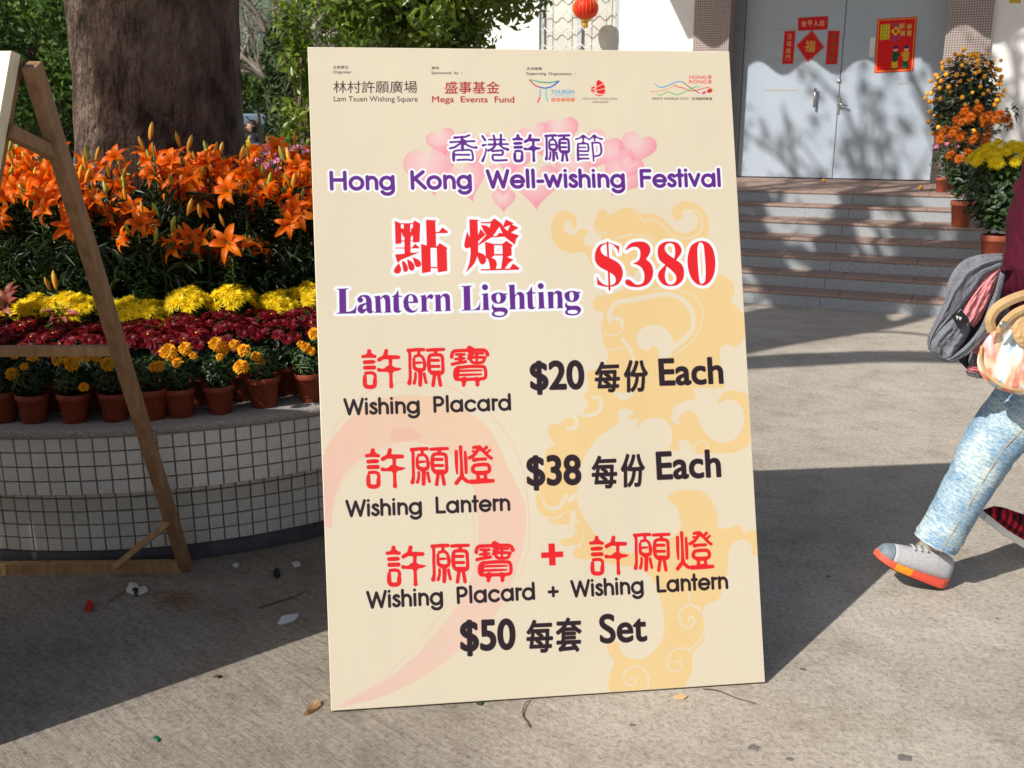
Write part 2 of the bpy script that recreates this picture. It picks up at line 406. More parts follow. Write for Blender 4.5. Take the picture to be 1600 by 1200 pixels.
def paint_board():
    A = Art(1400, 2100, [(481, 74), (1139, 81), (1195, 1066), (518, 1111)], (234, 216, 190))
    RED = (238, 36, 40); PUR = (104, 42, 138); BLK = (44, 30, 36); TAN = (241, 205, 146); CRM = (234, 216, 190)
    # faint vertical streaks of the plotter ink and a few smudges
    rs = np.random.RandomState(3)
    A.C *= (1+.0035*rs.randn(1, A.W, 1)).astype(np.float32)
    A.C *= (1+.0015*rs.randn(A.H, 1, 1)).astype(np.float32)
    # --- pink comma
    PK = lambda X, Y: np.stack([np.full(X.shape, .945), .745+.04*np.sin(X/260.), .68+.03*np.cos(Y/300.)], -1).astype(np.float32)
    A.fill(['527,1107* 607,1086 687,1042 767,971 803,907 820,845 822,800 812,770 795,735 770,682 737,650 700,630 650,621 600,625 562,643 525,682 503,722 490,800 516,828 519,800 527,770 545,737 575,715 612,699 650,695 690,705 720,727 737,757 746,800 747,853 735,907 713,949 687,984 649,1027 601,1064 560,1088'], PK, alpha=.85)
    A.fill(['612,675* 640,672 660,685 640,692 612,692'], (238, 178, 160), alpha=.5)
    A.strokes(['1.6 503,722 532,660 582,612 640,601 712,612 775,660 812,720 824,780 827,850 812,905'], (243, 190, 176), alpha=.75)
    A.strokes(['1.2 521,795 545,742 590,709 640,700', '1.2 528,1104 600,1060 672,985 728,905 741,853 738,790'], (238, 190, 172), alpha=.7)
    # --- cloud and flame scrolls in tan
    o2 = (800, 300, 4); o4 = (800, 560, 4); o6 = (800, 800, 3.75)
    A.fill(['245,260 250,190 290,140 340,130 390,155 405,200 395,240* 372,238* 370,200 345,190 325,210 330,255 360,275 400,275 430,240 482,256* 455,290 448,325 475,350 520,360 560,480* 500,470 460,392 380,396 300,370 260,320'], TAN, o2)
    A.fill(['525,180 540,130 580,118 615,150 700,110 780,118 820,145 900,150 960,190 1020,250 1080,270 1140,245 1165,200 1150,150 1110,120 1070,125 1065,165 1035,185 1005,160 1005,110 1060,72 1120,70 1190,110 1228,190 1225,290 1200,400 1250,520* 1330,540 1382,580 1388,650 1365,695* 1430,760 1458,840 1450,930 1400,982 1345,965* 1310,985 1300,1050 1330,1240* 470,1240* 600,1060 570,950 560,850 580,762* 520,750 510,690 560,660 660,640 700,600 560,470 560,290* 520,265 500,225*'], TAN, o2)
    A.strokes(['9 820,195 870,180 940,215 1000,275 1080,300 1150,285 1190,220 1170,140 1110,120', '9 505,222 530,262 590,268', '10 650,300 740,278 860,296 900,330', '9 760,118 800,150 820,195',
               '30 620,830,20 605,790,26 650,710 740,690 850,668 950,650 1040,668 1110,730 1138,820 1110,900 1010,990', '8 880,615 980,615 1120,650 1190,740 1180,850 1120,955 1030,1020',
               '8 570,890 640,910 690,880', '8 590,1000 650,1000 715,980', '20 690,930 735,990 765,1060', '26 630,800 680,810 690,850', '26 690,480,10 760,560,40 820,500,60'], CRM, o2)
    A.fill(['780,930 800,880 860,845 930,850 990,900 1015,960 1000,1030 930,1060 915,990* 880,980 850,1005 800,985'], CRM, o2)
    A.fill(['470,100* 480,200 455,250 480,300 440,360* 380,380 330,395 300,425 240,430 225,480 272,550* 215,590 205,660 190,760 150,880 160,950 200,1000 270,1050 330,1050 400,1080 370,1130 300,1150 330,1185 400,1180 380,1240* 560,1240* 520,1110 450,1010 410,900 420,750 450,640 520,530 600,460 665,420* 665,350 700,330 750,340 765,365 730,370 740,395 785,395 785,450* 830,400 900,385 960,400 1000,460 1000,540 975,582* 1050,590 1040,540 1080,520 1120,550 1140,605 1180,612 1280,605 1400,600 1470,560 1490,520 1480,300 1470,240 1400,215 1330,225 1290,270 1290,300* 1350,270 1410,290 1450,360 1440,450 1390,520 1310,540 1240,510 1180,430 1150,360 1100,340 1050,380 1050,435* 1000,400 1010,330 1060,290 1160,265* 1130,200 1150,120 1100,60* 600,60*'], TAN, o4)
    A.fill(['970,890* 1010,850 1100,835 1200,850 1260,920 1285,1000 1280,1080 1200,1240* 1040,1240* 1060,1090 1055,1000 1020,930'], TAN, o4)
    A.strokes(['24 440,372 520,362 560,310 545,258,20 500,262,14', '24 350,455 400,440 400,385 360,380,14', '46 655,235,30 700,255 745,235,30', '22 170,850,6 220,940,16 290,945 340,870', '8 200,1000 270,1012 340,970', '30 395,870 360,900', '8 1145,610 1150,550 1190,528 1225,560 1225,605',
               '34 385,980 365,1100 330,1130,10', '24 410,1030 440,1100 420,1180'], CRM, o4)
    A.fill(['400,60* 480,150 560,200 700,250 900,180 990,110 975,0* 1180,0* 1200,60 1190,110 1160,150 1220,105 1260,110 1330,90 1360,130* 1430,125 1445,260* 1410,260 1400,200 1350,170 1290,200 1270,260 1265,350 1240,440 1210,520 1130,560 1120,600 1130,740 1080,810 1058,835 1055,930 1020,1010 985,1050 590,1062 570,980 590,920 605,882* 570,840 560,780 620,770 640,830 700,865 780,860 850,800 890,720 890,620 870,520 840,430 780,360 700,330 600,320 500,290 430,290 360,268 430,230 440,160'], TAN, o6)
    A.fill(['290,170 340,190 370,140 380,60* 420,100 400,190 350,200'], TAN, o6)
    A.strokes(['9 795,1040 800,980 770,925 720,910 670,930 655,980 680,1020 720,1012 725,988 700,982', '9 1050,830 1010,805 950,812 912,870 920,920 960,940 990,912 985,882 962,880', '9 1040,480 1045,540 1115,600 1130,680 1100,760 1040,810',
               '10 1100,570 1040,555 985,590 980,630 1000,672 1040,685 1070,650,14 1050,620,14 1035,650'], CRM, o6)
    # --- hearts
    def heart(cx, cy, w, rot=0, al=.74, tint=.03):
        t = np.linspace(0, 2*np.pi, 60, endpoint=False)
        x = 16*np.sin(t)**3; y = -(13*np.cos(t)-5*np.cos(2*t)-2*np.cos(3*t)-np.cos(4*t))
        P = np.c_[x, y*1.05]*w/32; r = math.radians(rot); P = P @ np.array([[math.cos(r), math.sin(r)], [-math.sin(r), math.cos(r)]])+[cx, cy]
        q = A.T(P); c = A.T([[cx-w*.1, cy-w*.15]])[0]; rr = w*A.k*.62
        def col(X, Y):
            d = np.clip(np.hypot(X-c[0], Y-c[1])/rr, 0, 1)[..., None]**1.5
            return ((1-d)*np.array([.97, .80, .80])+d*np.array([.965, .545-tint, .62])).astype(np.float32)
        A.put(*A.cover([q]), col, alpha=al)
    for h in [(672, 265, 82, -10), (690, 222, 46, -18), (742, 232, 60, 8), (728, 284, 66, -18), (785, 282, 56, 0), (838, 218, 56, -18), (878, 207, 54, -8), (800, 245, 70, 10), (838, 290, 76, 0), (900, 262, 66, -5), (942, 235, 66, 26),
              (962, 248, 58, 30), (972, 278, 66, 28), (997, 232, 56, 18), (787, 315, 37, 0), (985, 262, 40, 20)]: heart(*h)
    # --- sponsors' line
    textbox(A, '主辦單位', (520.5, 103, 544.5, 108), BLK); A.text('Organizer  :', (520.5, 115), (554.5, 115.2), 4.2, BLK)
    textbox(A, '林村許願廣場', (520.8, 127, 652, 146.3), (62, 44, 44), bold=.12); A.text('Lam Tsuen Wishing Square', (521.8, 159.2), (653, 159.8), 8, (62, 44, 44), bold=.05)
    textbox(A, '贊助', (674.5, 104.5, 686.3, 109), BLK); A.text('Sponsored  by  :', (674.5, 116.3), (721.8, 116.6), 4.2, BLK)
    textbox(A, '盛事基金', (695.5, 128, 780.8, 147.5), (170, 36, 42), bold=.35); A.text('Mega  Events  Fund', (675.8, 160.8), (803.8, 161.5), 9.2, (170, 36, 42), bold=.35)
    textbox(A, '支持機構', (823, 105.5, 846.8, 110), BLK); A.text('Supporting  Organization  :', (823, 117.5), (898.8, 118), 4.2, BLK)
    o7 = (800, 90, 4.571)
    A.strokes(['9 125,160,4 200,178 270,182 330,172'], (70, 168, 120), o7); A.strokes(['8 128,165 165,202 200,216'], (205, 50, 80), o7); A.strokes(['9 200,216 240,222 290,208 335,172,11'], (60, 90, 205), o7)
    A.strokes(['8 203,232 202,270 198,295'], (110, 170, 225), o7); A.strokes(['9 198,295 185,325'], (225, 60, 50), o7); A.strokes(['8 245,232 247,290 258,318'], (90, 200, 205), o7)
    A.text('TOURISM', (861, 147.3), (897.8, 147.6), 5.6, (80, 150, 215), bold=.3); A.text('COMMISSION', (861, 152.4), (897.5, 152.7), 3.8, (130, 190, 220)); textbox(A, '旅遊事務署', (861.3, 154.1, 898.4, 160), (230, 80, 50), bold=.3)
    A.fill(['!620,162 655,185 602,212 606,172'], RED, o7); A.fill(['!657,192 666,222 602,236 602,218'], RED, o7); A.fill(['!667,228 662,262 618,262 600,242'], RED, o7); A.strokes(['12 572,222 588,216', '10 568,238 590,236', '7 575,250 590,250', '7 592,268,4 625,276 652,268,4'], RED, o7)
    A.text('HONG KONG TOURISM BOARD', (910.5, 156.7), (965, 157), 2.9, (110, 90, 90)); textbox(A, '香港旅遊發展局', (926, 159, 951, 162), (110, 90, 90))
    A.strokes(['7 1010,185,3 1060,215 1110,205 1180,175 1225,180'], (90, 160, 215), o7); A.strokes(['5 1225,180 1270,215 1340,258'], (120, 40, 60), o7)
    A.strokes(['5 988,245 1050,242 1120,225 1160,200'], (235, 150, 80), o7); A.strokes(['5 1160,200 1195,215 1230,222 1280,242 1350,228 1400,217 1432,235', '26 1405,243 1418,240'], (215, 50, 50), o7); A.strokes(['18 1365,258 1378,252'], (225, 80, 140), o7)
    A.strokes(['7 1035,260,3 1065,272 1110,248 1150,260 1190,268 1250,240 1310,213 1350,215,3'], (120, 190, 110), o7)
    A.text('HONG', (1077.4, 123.8), (1104.5, 124.2), 5.4, RED, bold=.1); A.text('KONG', (1077.4, 130.8), (1104.5, 131.2), 5.4, RED, bold=.1); textbox(A, '香', (1106, 118, 1112, 124), RED, bold=.2); textbox(A, '港', (1106, 125.5, 1112, 131.5), RED, bold=.2)
    A.text("ASIA'S WORLD CITY", (1018.5, 156.5), (1076.6, 156.9), 3.4, BLK, bold=.1); textbox(A, '亞洲國際都會', (1080.7, 153, 1113.5, 157.3), BLK, bold=.1)
    # --- titles
    H = dict(halo=3.2*A.k)
    for g, b in ((XIANG, (702, 212, 746, 254.5)), (GANG, (752.5, 211.5, 795.5, 255.5)), (XU, (801, 212, 846, 256)), (YUAN, (851, 212, 891, 255)), (JIE, (899, 212, 942, 255))):
        for ps in (0, 1):
            A.strokes(g, (250, 250, 252) if ps == 0 else PUR, dst=b, w=1.3, bold=3.2*A.k if ps == 0 else 0)
    A.gothic('Hong  Kong  Well-wishing  Festival', (515.5, 299), (1127, 293.7), 28, PUR, wt=.2, halo=3.2*A.k)
    S = []
    def outlined(col, o, polys, strokes=(), halo=4.2):
        for ps in (0, 1):
            for pth in polys:
                hl = len(pth)-1
                A.fill(list(pth), (248, 248, 252) if ps == 0 else col, o, holes=hl, bold=halo*A.k if ps == 0 else 0)
            for st in strokes: A.strokes([st], (248, 248, 252) if ps == 0 else col, o, bold=halo*A.k if ps == 0 else 0)
    outlined(RED, (605, 335, 10.909), [
        ['!133,135 225,178 440,178 470,130 565,185 555,500 450,512 445,484 400,484 400,600 425,598 480,530 555,598 555,608 400,610 402,685 555,675 240,805 180,862 135,715 298,700 298,610 140,610 140,598 298,595 298,490 245,490 240,525 145,535',
         '!235,195 285,195 285,275 235,260', '!395,195 445,195 440,262 415,262 405,330 395,330', '!245,320 270,400 296,412 296,475 245,475', '!402,418 438,378 444,474 402,474'],
        ['205,865* 240,960 225,1020 175,1042 125,1020 122,970 160,910'], ['250,825* 310,850 355,940 345,1000 290,1015* 275,960'], ['340,795* 410,830 465,900 460,970 415,992 375,960'], ['435,760* 530,800 580,860 570,910 520,932 480,900'],
        ['!665,120 845,130 822,155 830,330 885,328 945,250 1040,325 1030,348 832,350 838,575 850,575 900,520 1035,605 1018,620 1028,995 870,1022 865,950 745,950 745,1010 597,1035 580,535 680,558', '!740,600 848,600 858,930 748,930']], halo=5)
    outlined(RED, (715, 335, 10.909), [
        ['205,115* 368,125* 342,150* 352,390* 395,280* 480,380* 355,490* 352,680* 440,710 485,770 480,850 430,888 385,860 340,745* 280,880 140,1028* 200,880 225,700 220,590* 160,612 122,580 125,500 165,325* 200,400 213,430*'],
        ['!400,165 560,160 630,100 755,190 775,240 825,118 955,185 930,208 1040,262 910,345 1050,395 1000,455 978,552 805,415 580,425 360,560 355,545 495,385 445,310 400,210 500,225 545,262 570,185 400,183', '!605,405 715,240 770,360 720,345 665,402', '!790,260 900,215 855,318'],
        ['!470,500 620,538 765,540 830,485 945,560 920,595 925,735 845,760 955,810 880,860 805,960 890,960 950,872 1060,955 1040,980 405,992 395,972 560,965 540,850 520,790 485,780', '!625,560 765,560 772,710 628,712', '!580,770 628,735 775,735 745,962 655,962 675,880 650,810']], halo=5)
    G1 = [['530,192 585,205 590,208* 630,202* 632,220* 610,220* 618,260 590,310 530,328 470,310 442,260 455,215', '525,205 545,220 553,260 545,300 530,312 510,300 500,255 505,220'],
          ['480,318* 466,348 500,372 590,372 630,395 638,430 600,475 530,488 465,475 447,445 468,412 450,380 452,345', '500,425 560,420 598,435 590,460 540,470 490,460 478,440']]
    outlined(PUR, (515, 440, 8), [['75,118* 245,110* 205,130* 210,405* 260,400 310,370 340,315* 330,425* 80,430* 125,412* 120,130* 100,122'],
        ['555,212* 632,200* 634,232* 680,195 730,195 755,230 765,400* 780,412* 680,416* 700,400* 695,260 670,225 635,250* 645,400* 665,415* 560,418* 580,400* 572,230*'],
        ['780,215* 830,180 860,125* 865,200* 905,205* 905,216* 866,216* 872,370 885,395 912,378* 880,412 840,415 805,395 800,217* 780,219*'],
        ['1110,292* 985,295* 1000,350 1040,388 1080,380 1112,345* 1080,400 1010,415 950,380 928,320 930,250 970,195 1030,182 1085,210 1105,260', '985,280* 1048,275* 1045,225 1020,195 990,215'],
        ['1128,205* 1205,190* 1208,235* 1240,195 1280,183 1300,215 1275,245 1240,230 1215,250* 1215,380* 1245,400* 1135,405* 1155,385* 1150,215*'],
        ['1310,195* 1385,185* 1388,215* 1430,178 1480,180 1505,215 1512,380* 1530,390* 1435,396* 1455,380* 1448,240 1425,208 1390,235* 1395,380* 1412,396* 1315,400* 1330,382* 1325,212*']],
        ['66 385,255', '20 358,245 390,213,20 430,205,22 475,225,50 492,270,64 495,340,66 500,390,60 530,408,20 550,400,8', '14 462,298 400,330,40 385,370,66 410,400,50 462,370,14'])
    outlined(PUR, (710, 435, 7.619), [['65,118* 225,108* 188,125* 195,400* 240,395 290,360 312,300* 308,402* 80,410* 118,395* 112,130* 90,122'], ['320,210* 402,200* 412,385* 430,400* 325,404* 348,390* 345,222*'],
        ['640,105* 718,98* 722,225* 760,190 800,190 832,225 838,375* 852,388* 765,392* 780,378* 775,240 750,215 725,245* 728,378* 742,392* 655,396* 668,380* 655,118*'],
        ['850,205* 895,170 925,118* 930,190* 970,192* 970,205* 930,207* 938,350 950,372 978,358* 950,388 905,392 880,370 870,207* 850,210*'], ['985,195* 1062,185* 1072,370* 1092,382* 990,388* 1010,372* 1005,205*'],
        ['1100,188* 1175,182* 1178,205* 1215,175 1260,178 1285,205 1292,365* 1308,380* 1215,382* 1232,368* 1228,225 1208,202 1180,225* 1182,368* 1195,380* 1110,385* 1125,370* 1115,198*']]+G1, ['70 367,130', '70 1030,117'])
    outlined(PUR, (710+872/7.619, 435-20/7.619, 7.619), G1)
    outlined(RED, (920, 370, 7.619), [['365,135* 362,230* 340,170 280,110 210,105 150,140 145,190 180,240 270,285 360,340 405,420 400,510 350,590 260,620 180,615 105,595* 98,490* 130,550 190,595 250,605 310,580 325,530 300,480 230,435 130,380 80,310 80,210 120,130 180,100 250,95 300,110'],
        ['440,190* 460,140 510,95 590,78 670,85 725,130 735,200 685,290* 740,340 770,420 755,520 700,590 600,622 500,615 445,585 440,545 470,530 510,550 560,590 620,590 660,550 665,470 640,400 590,360 530,342* 590,310 615,260 615,190 590,150 540,140 490,155'],
        ['970,75 1060,95 1105,160 1100,220 1045,298* 1110,350 1138,430 1125,530 1060,595 980,610 900,595 840,530 835,450 915,355* 850,300 825,220 835,140 890,90', '960,95 1010,110 1030,160 1032,230 1020,282* 950,230 912,180 915,125', '930,372* 990,420 1040,480 1045,540 1010,585 960,590 925,555 910,480'],
        ['1330,70 1420,90 1480,170 1508,300 1500,440 1460,540 1400,595 1340,600 1270,570 1210,480 1180,340 1190,220 1230,120', '1325,88 1365,110 1380,200 1395,400 1390,540 1360,580 1330,575 1315,500 1300,300 1298,150']], ['22 225,90 235,300 250,655'], halo=5)
    # --- prices
    def seal(g, box): A.strokes(g, RED, dst=box, w=1.24)
    seal(XU, (565.5, 549.5, 628, 611)); seal(YUAN, (636, 547.5, 695.5, 608)); seal(BAO, (703.8, 544.3, 764.7, 607.5))
    seal(XU, (571, 704.5, 634, 766.5)); seal(YUAN, (641, 702.5, 701.3, 762.5)); seal(DENG, (711, 699.7, 773, 760.8))
    seal(XU, (603.5, 856, 666, 919)); seal(YUAN, (673.3, 853, 734, 914)); seal(BAO, (742, 849, 804, 912))
    seal(XU, (921.3, 840.5, 983, 901.5)); seal(YUAN, (989.9, 836, 1047.8, 896)); seal(DENG, (1057, 833.3, 1116.3, 894))
    A.fill(['!857,852.5 867,852 867.5,865 880,864.3 880.3,873 868,873.8 868.5,886 858.5,886.3 858,874.3 846,875 845.8,866.3 857.5,865.7'], RED)
    A.gothic('Wishing  Placard', (537.3, 652.5), (799.5, 644.3), 24, BLK, wt=.185)
    A.gothic('Wishing  Lantern', (540.3, 811.2), (798, 800.7), 24, BLK, wt=.185)
    A.gothic('Wishing  Placard  +  Wishing  Lantern', (573, 953.5), (1138.5, 922), 24.5, BLK, wt=.185)
    A.text('$20', (831, 611.8), (912.5, 610), 41, BLK, bold=2.0); A.text('Each', (1032.5, 605), (1130, 601.8), 39.5, BLK, bold=1.7)
    A.text('$38', (825.5, 761), (907.3, 759), 42, BLK, bold=2.0); A.text('Each', (1028.5, 752), (1126.3, 747.5), 40.5, BLK, bold=1.7)
    A.text('$50', (721.5, 1018.2), (804.5, 1014.7), 42, BLK, bold=2.0); A.text('Set', (939, 1006), (1010.5, 1002.5), 40.5, BLK, bold=1.5)
    for body, x0, x1, ya, yb in (('每', 929, 970, 568, 617), ('份', 974.5, 1014, 565.5, 616.5), ('每', 924, 965.5, 715, 767), ('份', 969.5, 1009, 712, 765), ('每', 822, 865, 970, 1022), ('套', 868, 910, 967, 1021)):
        textbox(A, body, (x0+2, ya+1.5, x1-2, yb-1.5), BLK, slope=-.04, bold=1.5)
    A.C = (np.clip(A.C, 0, 1)**2.2*np.array([.70, .745, .77], np.float32))**(1/2.2)
    return A
# ---------------------------------------------------------------- materials
def newmat(name):
    m = bpy.data.materials.new(name); m.use_nodes = True; t = m.node_tree; b = t.nodes['Principled BSDF']
    return m, t, b
def N_(t, kind, **kw):
    n = t.nodes.new(kind)
    for k, v in kw.items():
        if k in n.inputs.keys(): n.inputs[k].default_value = v
        else: setattr(n, k, v)
    return n
def ramp(t, fac, stops, interp='LINEAR'):
    r = t.nodes.new('ShaderNodeValToRGB'); r.color_ramp.interpolation = interp; e = r.color_ramp.elements
    while len(e) < len(stops): e.new(.5)
    for i, (p, c) in enumerate(stops): e[i].position = p; e[i].color = (*c, 1) if len(c) == 3 else c
    t.links.new(fac, r.inputs[0]); return r
def pmat(name, c1, c2=None, scale=8, rough=.7, bump=0, bscale=40, detail=5, spec=.3, metal=0, coord='Object', stretch=(1, 1, 1), trans=0, lo=.35, hi=.65, bdist=.01, rand=0, sheen=0, coat=0):
    m, t, b = newmat(name)
    c2 = c2 or c1
    tc = N_(t, 'ShaderNodeTexCoord'); mp = N_(t, 'ShaderNodeMapping'); mp.inputs['Scale'].default_value = stretch
    t.links.new(tc.outputs[coord], mp.inputs[0])
    n = N_(t, 'ShaderNodeTexNoise', Scale=scale, Detail=detail, Roughness=.6); t.links.new(mp.outputs[0], n.inputs['Vector'])
    r = ramp(t, n.outputs[0], [(lo, c1), (hi, c2)]); col = r.outputs[0]
    if rand:
        oi = N_(t, 'ShaderNodeObjectInfo'); hs = N_(t, 'ShaderNodeHueSaturation'); mr = N_(t, 'ShaderNodeMapRange')
        mr.inputs['To Min'].default_value = 1-rand; mr.inputs['To Max'].default_value = 1+rand
        t.links.new(oi.outputs['Random'], mr.inputs[0]); t.links.new(mr.outputs[0], hs.inputs['Value']); t.links.new(col, hs.inputs['Color']); col = hs.outputs[0]
    t.links.new(col, b.inputs['Base Color'])
    b.inputs['Roughness'].default_value = rough; b.inputs['Specular IOR Level'].default_value = spec; b.inputs['Metallic'].default_value = metal
    if coat: b.inputs['Coat Weight'].default_value = coat
    if sheen: b.inputs['Sheen Weight'].default_value = sheen
    if bump:
        n2 = N_(t, 'ShaderNodeTexNoise', Scale=bscale, Detail=6); t.links.new(mp.outputs[0], n2.inputs['Vector'])
        bp = N_(t, 'ShaderNodeBump', Strength=bump, Distance=bdist); t.links.new(n2.outputs[0], bp.inputs['Height']); t.links.new(bp.outputs[0], b.inputs['Normal'])
    if trans:
        out = t.nodes['Material Output']; tr = N_(t, 'ShaderNodeBsdfTranslucent'); mx = N_(t, 'ShaderNodeMixShader'); mx.inputs[0].default_value = trans
        t.links.new(col, tr.inputs[0]); t.links.new(b.outputs[0], mx.inputs[1]); t.links.new(tr.outputs[0], mx.inputs[2]); t.links.new(mx.outputs[0], out.inputs[0])
    return m
def printmat(name, img, rough=.55, bump=.0):
    m, t, b = newmat(name); ti = N_(t, 'ShaderNodeTexImage'); ti.image = img; ti.interpolation = 'Cubic'; ti.extension = 'EXTEND'
    t.links.new(ti.outputs[0], b.inputs['Base Color']); b.inputs['Roughness'].default_value = rough; b.inputs['Specular IOR Level'].default_value = .25
    if bump:
        tc = N_(t, 'ShaderNodeTexCoord'); mp = N_(t, 'ShaderNodeMapping'); mp.inputs['Scale'].default_value = (1.2, 1.2, .5); t.links.new(tc.outputs['Object'], mp.inputs[0])
        n = N_(t, 'ShaderNodeTexNoise', Scale=2.2, Detail=2.5); t.links.new(mp.outputs[0], n.inputs['Vector'])
        n3 = N_(t, 'ShaderNodeTexNoise', Scale=900, Detail=1); t.links.new(tc.outputs['Object'], n3.inputs['Vector'])
        b1 = N_(t, 'ShaderNodeBump', Strength=bump, Distance=.03); t.links.new(n.outputs[0], b1.inputs['Height'])
        b2 = N_(t, 'ShaderNodeBump', Strength=.06, Distance=.001); t.links.new(n3.outputs[0], b2.inputs['Height']); t.links.new(b1.outputs[0], b2.inputs['Normal']); t.links.new(b2.outputs[0], b.inputs['Normal'])
    return m
def gridmat(name, tile, c1, c2, mortar, size, rough=.4, bump=.4, msize=.12, spec=.4):
    """small mosaic tiles too fine to pick apart: colour and relief from a grid on object coordinates"""
    m, t, b = newmat(name); tc = N_(t, 'ShaderNodeTexCoord'); sp = N_(t, 'ShaderNodeSeparateXYZ'); t.links.new(tc.outputs['Object'], sp.inputs[0])
    ad = N_(t, 'ShaderNodeMath', operation='ADD'); t.links.new(sp.outputs[0], ad.inputs[0]); t.links.new(sp.outputs[1], ad.inputs[1])
    cb = N_(t, 'ShaderNodeCombineXYZ'); t.links.new(ad.outputs[0], cb.inputs[0]); t.links.new(sp.outputs[2], cb.inputs[1])
    br = N_(t, 'ShaderNodeTexBrick'); br.offset = 0; br.squash = 1; t.links.new(cb.outputs[0], br.inputs['Vector'])
    br.inputs['Color1'].default_value = (*c1, 1); br.inputs['Color2'].default_value = (*c2, 1); br.inputs['Mortar'].default_value = (*mortar, 1)
    br.inputs['Scale'].default_value = 1; br.inputs['Brick Width'].default_value = size; br.inputs['Row Height'].default_value = size
    br.inputs['Mortar Size'].default_value = size*msize; br.inputs['Mortar Smooth'].default_value = .1; br.inputs['Bias'].default_value = 0
    t.links.new(br.outputs[0], b.inputs['Base Color']); b.inputs['Roughness'].default_value = rough; b.inputs['Specular IOR Level'].default_value = spec
    iv = N_(t, 'ShaderNodeMath', operation='SUBTRACT'); iv.inputs[0].default_value = 1; t.links.new(br.outputs['Fac'], iv.inputs[1])
    bp = N_(t, 'ShaderNodeBump', Strength=bump, Distance=.002); t.links.new(iv.outputs[0], bp.inputs['Height']); t.links.new(bp.outputs[0], b.inputs['Normal'])
    return m
def concrete_ground():
    m, t, b = newmat('worn_concrete'); tc = N_(t, 'ShaderNodeTexCoord')
    def nz(s, d=6, st=(1, 1, 1), rot=0, ro=.6):
        mp = N_(t, 'ShaderNodeMapping'); mp.inputs['Scale'].default_value = st; mp.inputs['Rotation'].default_value = (0, 0, rot); t.links.new(tc.outputs['Object'], mp.inputs[0])
        n = N_(t, 'ShaderNodeTexNoise', Scale=s, Detail=d, Roughness=ro); t.links.new(mp.outputs[0], n.inputs['Vector']); return n
    def mul(a, c, f=1):
        x = N_(t, 'ShaderNodeMix', data_type='RGBA', blend_type='MULTIPLY'); x.inputs[0].default_value = f; t.links.new(a, x.inputs[6]); t.links.new(c, x.inputs[7]); return x.outputs[2]
    base = ramp(t, nz(1.1, 8).outputs[0], [(.3, (.40, .357, .305)), (.5, (.46, .415, .358)), (.72, (.52, .478, .42))])
    fine = ramp(t, nz(60, 7, ro=.75).outputs[0], [(.32, (.55, .53, .5)), (.5, (.97, .96, .95)), (.7, (1.18, 1.17, 1.15))])
    c = mul(base.outputs[0], fine.outputs[0])
    blot = ramp(t, nz(5, 6, ro=.7).outputs[0], [(.3, (.78, .75, .71)), (.5, (1, 1, 1)), (.75, (1.07, 1.06, 1.05))]); c = mul(c, blot.outputs[0])
    # scattered dark specks and a few rusty stains
    vo = N_(t, 'ShaderNodeTexVoronoi', Scale=26); t.links.new(tc.outputs['Object'], vo.inputs['Vector'])
    sp = ramp(t, vo.outputs['Distance'], [(.06, (.45, .42, .4)), (.13, (1, 1, 1))]); c = mul(c, sp.outputs[0], .7)
    st = ramp(t, nz(1.9, 3).outputs[0], [(.66, (1, 1, 1)), (.74, (.98, .78, .55))]); c = mul(c, st.outputs[0], .45)
    gt = ramp(t, nz(.7, 5).outputs[0], [(.35, (.80, .79, .78)), (.5, (1, 1, 1))]); c = mul(c, gt.outputs[0], .8)
    sx0 = N_(t, 'ShaderNodeSeparateXYZ'); t.links.new(tc.outputs['Object'], sx0.inputs[0]); wn = N_(t, 'ShaderNodeMath', operation='MULTIPLY_ADD'); wn.inputs[1].default_value = .8; t.links.new(nz(1.5, 4).outputs[0], wn.inputs[0]); t.links.new(sx0.outputs[0], wn.inputs[2])
    lf = ramp(t, wn.outputs[0], [(.05, (.80, .79, .78)), (.75, (1, 1, 1))]); c = mul(c, lf.outputs[0])
    def streak(sx_, sy_, ang, d=5, ro=.72):
        r1_ = N_(t, 'ShaderNodeMapping'); r1_.inputs['Rotation'].default_value = (0, 0, ang); t.links.new(tc.outputs['Object'], r1_.inputs[0])
        r2_ = N_(t, 'ShaderNodeMapping'); r2_.inputs['Scale'].default_value = (sx_, sy_, 1); t.links.new(r1_.outputs[0], r2_.inputs[0])
        n_ = N_(t, 'ShaderNodeTexNoise', Scale=1, Detail=d, Roughness=ro, Distortion=.4); t.links.new(r2_.outputs[0], n_.inputs['Vector']); return n_
    gr_ = ramp(t, streak(8, 48, math.radians(41), 9, .8).outputs[0], [(.36, (.78, .77, .76)), (.5, (1, 1, 1)), (.64, (1.17, 1.17, 1.16))])
    gi = ramp(t, wn.outputs[0], [(.15, (1, 1, 1)), (.9, (.12, .12, .12))])
    gx = N_(t, 'ShaderNodeMix', data_type='RGBA', blend_type='MULTIPLY'); t.links.new(gi.outputs[0], gx.inputs[0]); t.links.new(c, gx.inputs[6]); t.links.new(gr_.outputs[0], gx.inputs[7]); c = gx.outputs[2]
    t.links.new(c, b.inputs['Base Color']); b.inputs['Roughness'].default_value = .86; b.inputs['Specular IOR Level'].default_value = .25
    # broom strokes: fine parallel ridges, strong on the left slab
    g = streak(8, 48, math.radians(41), 8, .78)
    sepx = N_(t, 'ShaderNodeSeparateXYZ'); t.links.new(tc.outputs['Object'], sepx.inputs[0])
    mk = N_(t, 'ShaderNodeMapRange'); mk.inputs['From Min'].default_value = .35; mk.inputs['From Max'].default_value = -.15; mk.inputs['To Min'].default_value = .12; mk.inputs['To Max'].default_value = 1
    t.links.new(sepx.outputs[0], mk.inputs[0])
    b1 = N_(t, 'ShaderNodeBump', Distance=.014); t.links.new(mk.outputs[0], b1.inputs['Strength']); t.links.new(g.outputs[0], b1.inputs['Height'])
